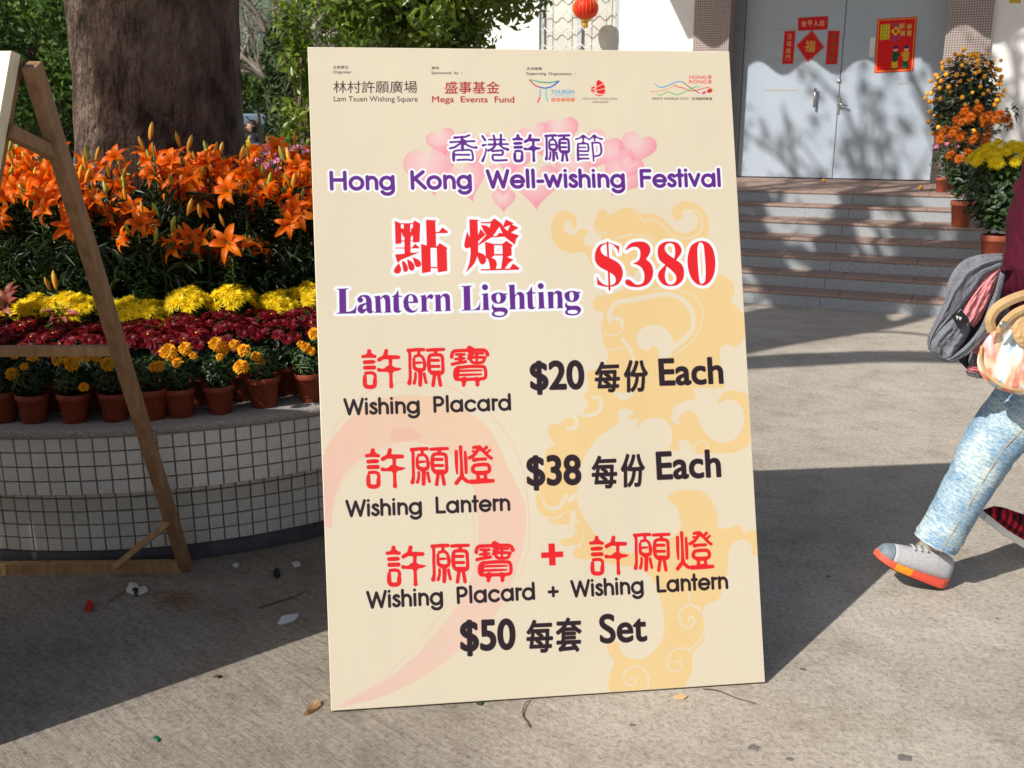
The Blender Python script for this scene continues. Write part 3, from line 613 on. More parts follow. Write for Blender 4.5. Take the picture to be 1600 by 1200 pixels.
    b2 = N_(t, 'ShaderNodeBump', Strength=.8, Distance=.005); t.links.new(nz(130, 5, ro=.8).outputs[0], b2.inputs['Height']); t.links.new(b1.outputs[0], b2.inputs['Normal'])
    b3 = N_(t, 'ShaderNodeBump', Strength=.5, Distance=.02); t.links.new(nz(9, 4).outputs[0], b3.inputs['Height']); t.links.new(b2.outputs[0], b3.inputs['Normal'])
    t.links.new(b3.outputs[0], b.inputs['Normal'])
    return m
M = {}
M['ground'] = concrete_ground()
M['tile'] = pmat('white_glazed_tile', (.56, .555, .54), (.67, .665, .65), 3, .28, .05, 200, rand=.07, spec=.5, coord='Generated')
M['grout'] = pmat('grey_grout', (.21, .18, .15), (.29, .255, .21), 14, .9)
M['coping'] = pmat('speckled_granite', (.20, .185, .17), (.38, .355, .33), 160, .6, .1, 200)
M['darkbase'] = pmat('dark_skirting', (.05, .05, .065), (.08, .078, .09), 12, .6)
M['soil'] = pmat('soil', (.02, .014, .01), (.05, .036, .025), 60, .95, .8, 120)
M['pot'] = pmat('terracotta_plastic', (.15, .026, .012), (.22, .042, .02), 9, .5, .05, 60, rand=.12, coord='Generated')
M['redpot'] = pmat('bright_terracotta', (.27, .06, .032), (.33, .085, .045), 9, .55, .05, 60)
M['wood'] = pmat('pale_timber', (.33, .19, .09), (.46, .29, .15), 5, .65, .2, 60, stretch=(9, 9, 1.2), bdist=.003)
M['wood_dark'] = pmat('brown_timber', (.21, .115, .058), (.32, .185, .095), 5, .6, .2, 60, stretch=(9, 9, 1.2), bdist=.003)  # browner and darker than the pale timber
M['edge'] = pmat('board_edge', (.70, .62, .47), (.76, .67, .52), 14, .6)
M['bark'] = pmat('brown_bark', (.045, .028, .021), (.34, .24, .18), 4.5, .9, 1, 26, detail=12, stretch=(1.7, 1.7, .75), bdist=.09, lo=.38, hi=.72)
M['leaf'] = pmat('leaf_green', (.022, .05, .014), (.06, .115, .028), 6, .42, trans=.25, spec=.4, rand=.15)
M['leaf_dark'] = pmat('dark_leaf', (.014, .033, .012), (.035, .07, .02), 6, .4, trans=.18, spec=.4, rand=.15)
M['leaf_bush'] = pmat('ficus_leaf', (.07, .13, .012), (.26, .34, .035), 2.2, .33, trans=.38, spec=.5, lo=.4, hi=.7)
M['leaf_far'] = pmat('far_leaf', (.03, .075, .014), (.12, .21, .035), 1.1, .5, trans=.3)
M['lily'] = pmat('orange_petal', (.97, .14, .002), (1.0, .27, .004), 9, .42, trans=.5, spec=.3, rand=.10)
M['lily_red'] = pmat('dusky_red_petal', (.30, .06, .045), (.46, .14, .10), 9, .45, trans=.3)
M['bud'] = pmat('lily_bud', (.85, .33, .03), (.55, .50, .06), 9, .4, trans=.2, rand=.2, lo=.45, hi=.55)
M['bud_green'] = pmat('green_bud', (.28, .36, .05), (.50, .52, .08), 9, .4, trans=.2)
M['yellow'] = pmat('yellow_petal', (1.0, .76, .01), (1.0, .86, .04), 30, .5, trans=.42, rand=.06)
M['marigold'] = pmat('marigold_petal', (.85, .36, .005), (.95, .50, .01), 60, .55, trans=.25, rand=.08)
M['burgundy'] = pmat('burgundy_petal', (.12, .003, .008), (.27, .006, .015), 30, .5, trans=.25, rand=.2)
M['rust'] = pmat('rust_petal', (.50, .095, .006), (.70, .20, .01), 30, .55, trans=.25, rand=.15)
M['pinkflower'] = pmat('pink_petal', (.68, .16, .34), (.82, .38, .52), 30, .5, trans=.3, rand=.15)
M['purpleflower'] = pmat('purple_petal', (.36, .12, .38), (.56, .28, .60), 30, .5, trans=.3, rand=.15)
M['redflower'] = pmat('red_petal', (.60, .02, .015), (.75, .06, .03), 30, .5, trans=.3)
M['fruit'] = pmat('kumquat_skin', (.88, .30, .01), (.93, .42, .02), 12, .35, spec=.5, rand=.08)
M['white_wall'] = pmat('white_render', (.78, .775, .76), (.84, .835, .82), 3, .85, .15, 60)
M['door'] = pmat('grey_painted_steel', (.36, .425, .50), (.395, .46, .535), 2, .42, .05, 15, spec=.4)
M['doorframe'] = pmat('grey_door_frame', (.25, .27, .29), (.29, .31, .33), 2, .5)
M['seam'] = pmat('dark_gap', (.02, .02, .022))
M['mosaic'] = gridmat('brown_mosaic', 0, (.13, .075, .072), (.17, .105, .098), (.42, .37, .35), .0275, msize=.20)
M['granite'] = pmat('grey_granite', (.19, .21, .235), (.47, .495, .52), 210, .55, .1, 220, lo=.4, hi=.62)
M['tread'] = pmat('red_quarry_tile', (.27, .18, .145), (.36, .255, .21), 40, .65, .15, 90)
M['steel'] = pmat('brushed_steel', (.55, .55, .56), (.66, .66, .67), 20, .28, metal=1)
M['window_frame'] = pmat('aluminium_frame', (.42, .45, .48), (.48, .51, .54), 4, .4, metal=.3)
M['grille'] = pmat('white_grille', (.72, .72, .70), (.78, .78, .76), 4, .5)
M['glass'] = pmat('pale_reflection_glass', (.50, .52, .47), (.62, .63, .57), 1.2, .25, spec=.6)  # opaque pale colour stands in for the reflection in the pane
M['curtain'] = pmat('pale_curtain', (.55, .55, .5), (.62, .62, .57), 5, .9)
M['canopy'] = pmat('canopy_sheet', (.45, .45, .44), (.55, .55, .53), 4, .6)
M['black'] = pmat('black_plastic', (.015, .015, .018), (.02, .02, .024), 5, .5)
# ================================================================ GROUND
m = MB(); m.add([(-160, -60, 0), (160, -60, 0), (160, 320, 0), (-160, 320, 0)], [[0, 1, 2, 3]]); tag(m.build('ground', M['ground']), kind='structure')

# ================================================================ HILLS far behind
def hill(name, x0, x1, Y, zmax, seed, mt):
    nx, ny = 60, 10; V = []; Fc = []
    for j in range(ny+1):
        for i in range(nx+1):
            x = x0+(x1-x0)*i/nx; v = j/ny
            z = zmax*math.sin(v*math.pi/2)*(.72+.45*noise.noise(Vector((x*.02+seed, v, 0))))+2*noise.noise(Vector((x*.2, v*5, seed)))-.5
            V.append((x, Y+v*60, z if j else -1))
    for j in range(ny):
        for i in range(nx): a = j*(nx+1)+i; Fc.append([a, a+1, a+nx+2, a+nx+1])
    return tag(put(name, mesh_np(name, V, Fc, [mt], smooth=True)), kind='structure')
M['hill'] = pmat('hazed_wooded_hillside', (.05, .085, .06), (.11, .16, .10), .35, .95, .8, 1.2, bdist=1.5)  # grey-green base: the distance haze is mixed into the colour
hill('hills', -150, 120, 165, 52, 3, M['hill'])

# ================================================================ ROUND TILED PLANTER with the big tree
PC = Vector((-1.6, 4.74, 0)); R_LOW, R_BAND = 1.50, 1.635; Z_BB, Z_BT, Z_COP = .325, .53, .562
planter = empty('round_planter', PC)
tag(planter, 'round white tiled planter with an overhanging rim, full of potted flowers around a tree', 'planter')
def ring(mb, prof, n=120, mi=0):
    mb.lathe(prof, n, mi, caps=False); return mb
ring(MB(), [(R_LOW-.004, 0), (R_LOW-.004, Z_BB), (R_BAND-.004, Z_BB), (R_BAND-.004, Z_BT)]).build('wall', M['grout'], planter)
m = MB(); m.lathe([(R_LOW+.006, 0), (R_LOW+.008, .055), (R_LOW-.002, .058)], 120, caps=False); m.build('skirting', M['darkbase'], planter)
m = MB(); m.lathe([(R_BAND-.02, Z_BT+.001), (R_BAND+.014, Z_BT+.002), (R_BAND+.018, Z_BT+.008), (R_BAND+.018, Z_COP-.006), (R_BAND+.012, Z_COP), (R_BAND-.30, Z_COP), (R_BAND-.30, Z_COP-.03)], 120, caps=False); m.build('coping', M['coping'], planter)
m = MB(); m.lathe([(R_BAND-.30, Z_COP-.015), (.8, Z_COP), (.1, Z_COP+.02)], 60); m.build('soil', M['soil'], planter)
def tile_mesh(R, wa, hh):
    """one slightly curved glazed tile, face on radius R, centred on angle 0"""
    b = MB(); e = .0016; V = []
    for (r, a, z) in ((-.004, wa, hh), (0, wa-e/R, hh-e)):
        for sx, sz in ((-1, -1), (1, -1), (1, 1), (-1, 1)):
            an = sx*a; V.append(((R+r+.003)*math.cos(an), (R+r+.003)*math.sin(an), sz*z))
    b.add(V, [[4, 5, 6, 7], [0, 1, 5, 4], [1, 2, 6, 5], [2, 3, 7, 6], [3, 0, 4, 7]])
    return b
T_P = .0515                                        # tile pitch
def tiles(R, zs, hh, a_lo, a_hi, name, budget):
    n = int(round(2*math.pi*R/T_P)); da = 2*math.pi/n; proto = tile_mesh(R, da/2-.0019/R, hh/2-.0019).mesh(name, M['tile'])
    cand = []
    rest = MB(); rb = tile_mesh(R, da/2-.0019/R, hh/2-.0019)
    for i in range(n):
        a = -math.pi+i*da
        for z in zs: cand.append((abs(math.degrees(a)-(-78)), a, z))
    cand.sort(key=lambda c: c[0])
    for k, (d, a, z) in enumerate(cand):
        jit = RS.randn(3)*.0008
        if k < budget:
            o = put(name, proto, planter, (jit[0]*math.cos(a), jit[0]*math.sin(a), z), (0, 0, a))
        elif math.degrees(a) < 10 or math.degrees(a) > 170:
            ca, sa = math.cos(a), math.sin(a)
            rest.add([(x*ca-y*sa, x*sa+y*ca, zz+z) for x, y, zz in rb.v], rb.f)
    tag(rest.build('tile_field', M['tile'], planter), kind='stuff')
BH = (Z_BT-Z_BB)/4; tiles(R_BAND, [Z_BB+BH*(k+.5) for k in range(4)], BH, 0, 0, 'tile', 146)
LH = .0505; tiles(R_LOW, [.060+LH*(k+.5) for k in range(5)], LH, 0, 0, 'tile', 150)

# ================================================================ BOARDS
BL, BR = ground(518, 1110, .009), ground(1195, 1065, .009)
b_dir = (BR-BL).normalized(); b_n = Vector((-b_dir.y, b_dir.x, 0)); LEAN = math.radians(19)
up_b = b_n*math.sin(LEAN)+Vector((0, 0, 1))*math.cos(LEAN); nb = b_dir.cross(up_b).normalized()
TL, TR = onplane(481, 74, BL, nb), onplane(1139, 81, BL, nb)
def slab(mb, q, th, n, nu=24, nv=36, wav=0, mi_front=0, mi_side=1):
    """a leaning panel: q = TL,TR,BR,BL of its front, thickness th behind; returns uv list for the front faces"""
    tl, tr, br, bl = [Vector(p) for p in q]
    V = []; Fc = []; mi = []; UV = []
    for j in range(nv+1):
        for i in range(nu+1):
            u, v = i/nu, j/nv; p = tl.lerp(tr, u).lerp(bl.lerp(br, u), v)
            V.append(p+n*(wav*math.sin(math.pi*u)*math.sin(math.pi*v)*noise.noise(Vector((u*2.2, v*3.1, 1.7)))))
    for j in range(nv):
        for i in range(nu):
            a = j*(nu+1)+i; Fc.append([a, a+nu+1, a+nu+2, a+1]); mi.append(mi_front)
            UV += [(i/nu, 1-j/nv), (i/nu, 1-(j+1)/nv), ((i+1)/nu, 1-(j+1)/nv), ((i+1)/nu, 1-j/nv)]
    # folded edge, rounded slightly
    loop = [i for i in range(nu+1)]+[(j+1)*(nu+1)-1 for j in range(1, nv+1)]+[nv*(nu+1)+i for i in range(nu-1, -1, -1)]+[j*(nu+1) for j in range(nv-1, 0, -1)]
    c = (tl+tr+br+bl)/4; prev = loop
    for (off, back) in ((.0015, .0008), (.0022, .004), (.0022, th), (-.03, th)):
        cur = []
        for k in loop:
            p = V[k]; d = (p-c).normalized(); cur.append(len(V)); V.append(p+d*off-n*back)
        for k in range(len(loop)):
            k2 = (k+1) % len(loop); Fc.append([prev[k], prev[k2], cur[k2], cur[k]]); mi.append(mi_side); UV += [(0, 0)]*4
        prev = cur
    Fc.append(prev[::-1]); mi.append(mi_side); UV += [(0, 0)]*len(prev)
    return V, Fc, mi, UV
art = paint_board(); img = art.image('price_board_print')
M['print'] = printmat('printed_vinyl', img, .5, .25)
price_board = empty('price_board', (BL+BR)/2)
tag(price_board, 'large cream price board for lantern lighting leaning back on the pavement', 'sign')
def rel(o, V): return [Vector(p)-o.location for p in V]
nf = nb if nb.y < 0 else -nb
V, Fc, mi, UV = slab(None, (TL, TR, BR, BL), .034, nf, wav=.012)
put('panel', mesh_np('panel', rel(price_board, V), Fc, [M['print'], M['edge']], mi, uv=UV), price_board)
def easel_back(root, tl, tr, br, bl, n, names_bar_z=(.42,), spread=.86, brace=True, foot_r=None, foot_l=None, wmat=None):
    """timber frame behind a board: two rails on the board, two raking legs, cross bars and knee braces; n points to the viewer"""
    wmat = wmat or M['wood']; back = -Vector((n.x, n.y, 0)).normalized()
    o = lambda p: Vector(p)-root.location
    for (t, b, ft) in ((tl, bl, foot_l), (tr, br, foot_r)):
        t = Vector(t); b = Vector(b); side = (Vector(tr)-Vector(tl)).normalized()*(1 if t == Vector(tl) else -1)
        t2 = t+side*.025-n*.050; b2 = b+side*.025-n*.050+(t-b).normalized()*.01
        MB().bar(o(b2), o(t2), .035, .03, up=n).build('rail', wmat, root)
    legs = []
    for (t, ft) in ((tl, foot_l), (tr, foot_r)):
        ft = Vector(ft); s = Vector(t)-n*.055; s.z -= .05
        if t == tr: s += (Vector(tl)-Vector(tr)).normalized()*.02
        else: s += (Vector(tr)-Vector(tl)).normalized()*.02
        MB().bar(o(s-(s-ft).normalized()*-.03), o(ft), .045, .034, up=(Vector(tr)-Vector(tl)).normalized(), bev=.002).build('leg', wmat, root); legs.append((s, ft))
    return legs
FL = Vector((BL.x+.02, BL.y, 0))+b_n*1.05+b_dir*.03; FR = Vector((BR.x-.05, BR.y, 0))+b_n*1.05-b_dir*.05
legs = easel_back(price_board, TL, TR, BR, BL, nf, foot_l=FL, foot_r=FR)
o_ = lambda p: Vector(p)-price_board.location
for k in (.5, .93):
    a = legs[0][0].lerp(legs[0][1], k); b = legs[1][0].lerp(legs[1][1], k)
    MB().bar(o_(a+b_n*.035), o_(b+b_n*.035), .03, .04).build('crossbar', M['wood'], price_board)

# second board, seen from its side at the left edge of the photograph
T2 = at(17, 80, 2.38); B2 = Vector((-1.52, 2.03, .012)); hd = Vector((-.992, .12, 0)).normalized(); W2 = 1.44
TL2, BL2 = T2+hd*W2, B2+hd*W2
n2 = (T2-B2).cross(hd).normalized(); n2 = n2 if n2.y < 0 else -n2
a2 = Art(300, 450, [(0, 0), (122, 0), (122, 183), (0, 183)], (236, 226, 204))
a2.fill(['!0,62 122,62 122,120 0,140'], (226, 206, 60)); a2.text('Wishing Tree', (12, 40), (110, 40), 14, (200, 30, 40), bold=.3) if False else None
M['print2'] = printmat('printed_vinyl_left', a2.image('left_board_print'), .5, .2)
left_board = empty('easel_board', (B2+BL2)/2); tag(left_board, 'cream sign board cut off by the left edge, propped on a raking brown timber leg', 'sign')
V, Fc, mi, UV = slab(None, (TL2, T2, B2, BL2), .034, n2, 8, 12)
put('panel', mesh_np('panel', rel(left_board, V), Fc, [M['print2'], M['edge']], mi, uv=UV), left_board)
ftR = ground(291, 890); hb = Vector((-1, -.03, 0)).normalized(); ftL = ftR+hb*1.05
o2 = lambda p: Vector(p)-left_board.location
legR0 = T2-n2*.03+Vector((.018, .02, -.02)); legL0 = TL2-n2*.03
for s, f in ((legR0, ftR+Vector((0, 0, .005))), (legL0, ftL)):
    MB().bar(o2(f), o2(s), .047, .036, up=(1, 0, 0), bev=.003).build('leg', M['wood_dark'], left_board)
for t, b in ((T2, B2), (TL2, BL2)):
    MB().bar(o2(b-n2*.052+hd*.03), o2(t-n2*.052+hd*.03), .035, .03, up=n2).build('rail', M['wood_dark'], left_board)
lp = lambda k: ftR.lerp(legR0, k)
def leg_at(py):
    best = min(range(1001), key=lambda i: abs(proj(lp(i/1000))[1]-py)); return lp(best/1000)
def proj(p):
    d = Vector(p)-EYE; wd = d.dot(uf); return 800+F_PX*d.dot(ux)/wd, 600-F_PX*d.dot(uy)/wd
A1 = leg_at(547); MB().bar(o2(A1+Vector((0, -.002, 0))), o2(A1+hb*1.05+Vector((0, -.002, 0))), .026, .030, bev=.002).build('crossbar', M['wood'], left_board)
A0 = leg_at(884); MB().bar(o2(A0+Vector((-.01, -.004, -.0))), o2(A0+hb*1.05), .03, .045, bev=.002).build('crossbar', M['wood'], left_board)
k0 = A0+hb*.24; k1 = leg_at(812); MB().bar(o2(k0+Vector((0, -.03, .01))), o2(k1+Vector((0, -.025, 0))), .022, .02).build('brace', M['wood'], left_board)
u0 = B2.lerp(T2, .90)-n2*.04; MB().bar(o2(u0), o2(leg_at(245)), .032, .03).build('brace', M['wood_dark'], left_board)

# ================================================================ BUILDING
ANG = math.radians(24); D_ = Vector((math.cos(ANG), -math.sin(ANG), 0)); NB = Vector((-math.sin(ANG), -math.cos(ANG), 0))
Z_L = .84                                          # landing height
def at_z(px, py, z): return ground(px, py, z)
O_B = at_z(1300, 280, Z_L); O_B.z = 0             # foot of the door seam
B_ROT = (0, 0, -ANG)
def bl(px, py, out=0):
    """pixel -> (s, -out, z) in the building's own frame, on the vertical plane 'out' metres before the doors"""
    p = onplane(px, py, O_B+NB*out, NB); d = p-O_B; return Vector((d.dot(D_), -out, p.z))
building = empty('temple_office', O_B, B_ROT)
tag(building, 'white rendered building with brown mosaic pillars and a double steel door', 'building')
def bbox(name, mat, s0, s1, y0, y1, z0, z1, parent=None, bev=0):
    return MB().box((s0, y0, z0), (s1, y1, z1), 0, None, bev).build(name, mat, parent or building)
S = lambda px, py=150, out=0: bl(px, py, out).x
sd0, sd1 = S(1151, 270), S(1463, 280)              # door opening
p1a, p1b = S(1083, 60, .35), S(1138, 80, .35)      # left pillar
p2a, p2b = S(1470, 120, .35), S(1541, 120, .35)    # right pillar
zt = 5.0
for nm, x0, x1 in (('pillar', p1a, p1b), ('pillar', p2a, p2b)): bbox(nm, M['mosaic'], x0, x1, -.35, .25, Z_L-.9, zt)
bbox('wall', M['white_wall'], p2b, p2b+6.5, -.30, .2, 0, zt)
# reveals and head over the door
bbox('lintel', M['white_wall'], p1b, p2a, -.05, .2, 3.6, zt)
zd = 3.45
bbox('door_frame', M['doorframe'], p1b+.001, sd0, -.03, .12, Z_L, zd); bbox('door_frame', M['doorframe'], sd1, p2a-.001, -.03, .12, Z_L, zd); bbox('door_frame', M['doorframe'], p1b+.001, p2a-.001, -.03, .12, zd, 3.6)
bbox('dark_gap', M['seam'], sd0, sd1, .055, .06, Z_L, zd)
smid = 0.0
for x0, x1, right in ((sd0+.006, smid-.004, 0), (smid+.004, sd1-.006, 1)):
    leaf = bbox('door_leaf', M['door'], x0, x1, 0, .05, Z_L+.012, zd-.01, bev=.003)
    if right:
        hp = bl(1312, 163)
        h = MB(); h.box((hp.x-.03, -.012, hp.z-.12), (hp.x+.005, -.001, hp.z+.08), 0, None, .003)
        h.tube([(hp.x-.012, -.012, hp.z), (hp.x-.012, -.055, hp.z), (hp.x+.02, -.06, hp.z+.005), (hp.x+.10, -.058, hp.z-.02)], .010, 8)
        h.build('lever_handle', M['steel'], leaf)
        lk = bl(1311, 127); MB().lathe([(.028, 0), (.028, .008), (.012, .014)], 16).build('lock', M['steel'], leaf, (lk.x, 0, lk.z), (math.pi/2, 0, 0))
        st = bl(1363, 72); MB().box((st.x-.03, -.006, st.z-.13), (st.x+.03, -.001, st.z+.10), 0, None, .002).build('plate', M['grille'], leaf)
    else:
        a, b = bl(1275, 138), bl(1272, 168)
        h = MB(); h.tube([(a.x, -.05, a.z), (a.x, -.05, b.z)], .016, 10); h.tube([(a.x, 0, a.z-.03), (a.x, -.05, a.z-.03)], .011, 8); h.tube([(a.x, 0, b.z+.03), (a.x, -.05, b.z+.03)], .011, 8)
        h.build('pull_handle', M['steel'], leaf)
# tape remains on the left leaf
M['tape'] = pmat('torn_tape', (.30, .27, .2), (.62, .60, .55), 14, .8, stretch=(3, 1, 30))
def strip(px0, px1, py, hh, seed):
    rs = random.Random(seed); a, b = bl(px0, py), bl(px1, py); n = 14; up = []; dn = []
    for i in range(n+1):
        x = a.x+(b.x-a.x)*i/n; z = a.z+rs.uniform(-.003, .003); t = hh*rs.uniform(.25, 1)
        up.append((x, -.0045, z+t/2)); dn.append((x, -.0045, z-t/2))
    mb = MB()
    back = [(x, -.0015, z) for x, y, z in up+dn]
    Vv = up+dn+back; k = n+1; Fc = []
    for i in range(n):
        Fc += [[i, k+i, k+i+1, i+1], [i+1, 2*k+i+1, 2*k+i, i], [k+i, 3*k+i, 3*k+i+1, k+i+1]]
    mb.add(Vv, Fc); mb.build('tape_scrap', M['tape'], building)
strip(1196, 1246, 140, .03, 1); strip(1200, 1250, 46, .03, 2); strip(1198, 1256, 93, .03, 3); strip(1404, 1420, 130, .012, 5)
# left wall with window
wl0, wl1 = S(967, 60, .30), p1a
bbox('wall', M['white_wall'], wl0, wl1, -.30, .2, 0, zt)
ww0 = S(842, 40, .30); wz0, wz1 = 1.75, 3.6
bbox('wall', M['white_wall'], ww0, wl0, -.30, .2, 0, wz0); bbox('wall', M['white_wall'], ww0, wl0, -.30, .2, wz1, zt)
bbox('wall', M['white_wall'], ww0-1.8, ww0, -.30, .2, 0, zt)
bbox('wall', M['white_wall'], ww0-1.8, p2b+6.5, 3.2, 3.4, 0, zt); bbox('wall', M['white_wall'], ww0-1.8, ww0-1.6, .2, 3.2, 0, zt); bbox('roof', M['canopy'], ww0-1.9, p2b+6.6, -.1, 3.5, zt, zt+.15)
win = bbox('window', M['window_frame'], wl0-.07, wl0, -.26, -.18, wz0, wz1)
for x in (ww0, (ww0+wl0)/2-.03, ): bbox('frame', M['window_frame'], x, x+.06, -.26, -.18, wz0+.0, wz1, win)
bbox('frame', M['window_frame'], ww0+.06, wl0-.07, -.26, -.18, wz1-.06, wz1, win)
bbox('pane', M['glass'], ww0+.06, wl0-.07, -.205, -.2, wz0, wz1-.06, win)
bbox('curtain', M['curtain'], ww0+.06, wl0-.07, -.15, -.14, wz0, wz1-.06, win)
g = MB()
for k in range(9):
    z = wz0+.12+.22*k; pts = [(ww0+.03+(wl0-ww0-.1)*i/60, -.30, z+.03*math.sin(i*.62+(k % 2)*0)) for i in range(61)]; g.tube(pts, .007, 5)
for k in range(4):
    x = ww0+.12+(wl0-ww0-.3)*k/3; g.tube([(x, -.295, wz0), (x, -.295, wz1)], .006, 5)
g.build('grille', M['grille'], win)
# eave on the left and the waved canopy over the doors (out of frame; it throws the scalloped shade on the doors)
c = MB(); x0, x1 = S(1027, 50, .3)-.75, p2b+5.8; zc = 4.52; nx = 180; V = []
for i in range(nx+1):
    x = x0+(x1-x0)*i/nx; wv = .075*math.sin((x-.05)*2*math.pi/.64)
    for (y, dz) in ((-.31, .12), (-2.45, 0)): V += [(x, y+wv*.2, zc+dz+wv), (x, y+wv*.2, zc+dz+wv+.03)]
Fc = []
for i in range(nx):
    a = i*4; b = a+4; Fc += [[a, b, b+2, a+2], [a+1, a+3, b+3, b+1], [a+2, b+2, b+3, a+3]]
c.add(V, Fc); canopy = c.build('canopy', M['canopy'], building)
for k in range(5):
    x = x0+.3+(x1-x0-.6)*k/4; b = MB(); b.bar((x, -.30, zc-.25), (x, -2.3, zc-.10), .05, .05); b.build('bracket', M['doorframe'], canopy)
bbox('eave', M['canopy'], ww0-1.9, x0-.05, -.95, -.30, 4.4, 4.5)

# ---------------------------------------------------------------- steps
steps = empty('steps', O_B, B_ROT); tag(steps, kind='structure')
edge_py = [461, 431, 403, 375, 348, 322, 300]
outs = []
for k, py in enumerate(edge_py):
    p = at_z(1300, py, .12*(k+1)); outs.append((p-O_B).dot(NB))
base_out = (at_z(1300, 477, 0)-O_B).dot(NB)
print('STEP OUTS', [round(o, 2) for o in outs], base_out, O_B)
sl_, sr_ = S(1000, 300, 2)-1.5, S(1545, 350, 2.2)
fr = outs+[ -.0]
for k in range(7):
    z0, z1 = .12*k, .12*(k+1); yo = -outs[k]; yb = -(outs[k+1]-.03) if k < 6 else -.0
    n = 4; 
    for j in range(n):                               # riser slabs butt-jointed
        a = sl_+(sr_-sl_)*j/n; b = sl_+(sr_-sl_)*(j+1)/n-.004
        MB().box((a, yo+.012, z0-.002 if k else 0), (b, yo+.2, z1-.024), 0).build('riser', M['granite'], steps)
    n = 9 if k < 6 else 9
    for j in range(n):
        a = sl_+(sr_-sl_)*j/n; b = sl_+(sr_-sl_)*(j+1)/n-.003
        MB().box((a, yo, z1-.022), (b, yb if k < 6 else -.0, z1), 0, None, .003).build('tread', M['tread'], steps)
    MB().box((sl_+.002, yo+.21, 0), (sr_-.002, yb+.2 if k < 6 else .3, z1-.024), 0).build('core', M['grout'], steps)
# ================================================================ LEAVES AND FLOWERS
def leaf_cards(C, size, mat=None, up=.6, seed=0, asp=.42, bend=.25, N=None):
    """numpy arrays of pointed leaves (two triangles folded along the midrib) at centres C"""
    rs = np.random.RandomState(seed); n = len(C); C = np.asarray(C)
    if N is None:
        nn = rs.randn(n, 3); nn[:, 2] = np.abs(nn[:, 2])+up
    else: nn = N+rs.randn(n, 3)*.5
    nn /= np.linalg.norm(nn, axis=1)[:, None]
    d = rs.randn(n, 3); d -= (d*nn).sum(1)[:, None]*nn; d /= np.linalg.norm(d, axis=1)[:, None]; s = np.cross(nn, d)
    L = (size*(.7+.6*rs.rand(n)))[:, None]
    a = C-d*L*.5; b = C+d*L*.5-nn*L*bend*.5; l = C+s*L*asp*.5+nn*L*.07-d*L*.05; r = C-s*L*asp*.5+nn*L*.07-d*L*.05
    V = np.stack([a, l, b, r], 1).reshape(-1, 3); i = np.arange(n)[:, None]*4
    F = np.concatenate([i+[0, 1, 2], i+[0, 2, 3]]) ; return V, F
def foliage_mesh(name, C, size, mat, seed=0, **kw):
    V, F = leaf_cards(C, size, seed=seed, **kw); return mesh_np(name, V, F, [mat])
def blob_points(n, r, rs, shell=.45, squash=1):
    p = rs.randn(n, 3); p /= np.linalg.norm(p, axis=1)[:, None]; p *= (shell+(1-shell)*rs.rand(n, 1)**.6); return p*np.array(r)
def petal(mb, ang, L, W, curl, lift, mi=0, nseg=4, ruff=0, base=0.0, M_=None, cup=.15):
    """one petal as a strip of quads leaving the centre at 'ang', arching with 'curl'"""
    V = []; ca, sa = math.cos(ang), math.sin(ang); th = lift; x, z = base, 0.0
    for i in range(nseg+1):
        t = i/nseg; wd = W*math.sin(math.pi*min(1, (.18+.82*t)))**.8 if t < 1 else W*.06
        rr = ruff*math.sin(t*9+ang*5)
        for s in (-1, 0, 1):
            zz = z+(abs(s)*cup*wd)+(rr*abs(s))
            V.append((x*ca-s*wd/2*sa, x*sa+s*wd/2*ca, zz))
        x += L/nseg*math.cos(th); z += L/nseg*math.sin(th); th -= curl/nseg
    Fc = []
    for i in range(nseg):
        a = i*3; Fc += [[a, a+1, a+4, a+3], [a+1, a+2, a+5, a+4]]
    if M_ is not None: V = [M_ @ Vector(v) for v in V]
    mb.add(V, Fc, mi, True)
def lily_mesh(seed, mat, open_=1.0):
    rs = random.Random(seed); mb = MB()
    for k in range(6):
        a = k*math.pi/3+rs.uniform(-.1, .1); inner = k % 2
        petal(mb, a, .088*rs.uniform(.9, 1.1), .036 if inner else .027, (1.9+rs.uniform(-.2, .5))*open_, 1.12*open_+rs.uniform(-.1, .1)+(0 if open_ > .7 else .5), 0, 6, .0015, .004, cup=.22)
    for k in range(6):
        a = k*math.pi/3+.3; mb.tube([(0, 0, .0), (.01*math.cos(a), .01*math.sin(a), .03), (.022*math.cos(a), .022*math.sin(a), .055)], [.001, .001, .0008], 3, 1)
        mb.add([(.022*math.cos(a)+dx, .022*math.sin(a)+dy, .055+dz) for dx, dy, dz in ((-.004, 0, 0), (0, -.002, .002), (.004, 0, 0), (0, .002, -.002))], [[0, 1, 2, 3]], 2)
    mb.tube([(0, 0, -.02), (0, 0, .005)], [.002, .006], 5, 3)
    return mb.mesh('flower', [mat, M['bud_green'], M['burgundy'], M['bud_green']])
LILY = [lily_mesh(i, M['lily'], o) for i, o in enumerate((1, 1.05, .9, 1.0, .75))]
LILY_RED = [lily_mesh(9, M['lily_red'], .8)]
def bud_mesh(mat):
    mb = MB(); mb.lathe([(.002, -.006), (.006, .004), (.0095, .022), (.0105, .038), (.0085, .055), (.004, .067), (.0008, .073)], 7); return mb.mesh('bud', mat)
BUD = [bud_mesh(M['bud']), bud_mesh(M['bud']), bud_mesh(M['bud_green'])]
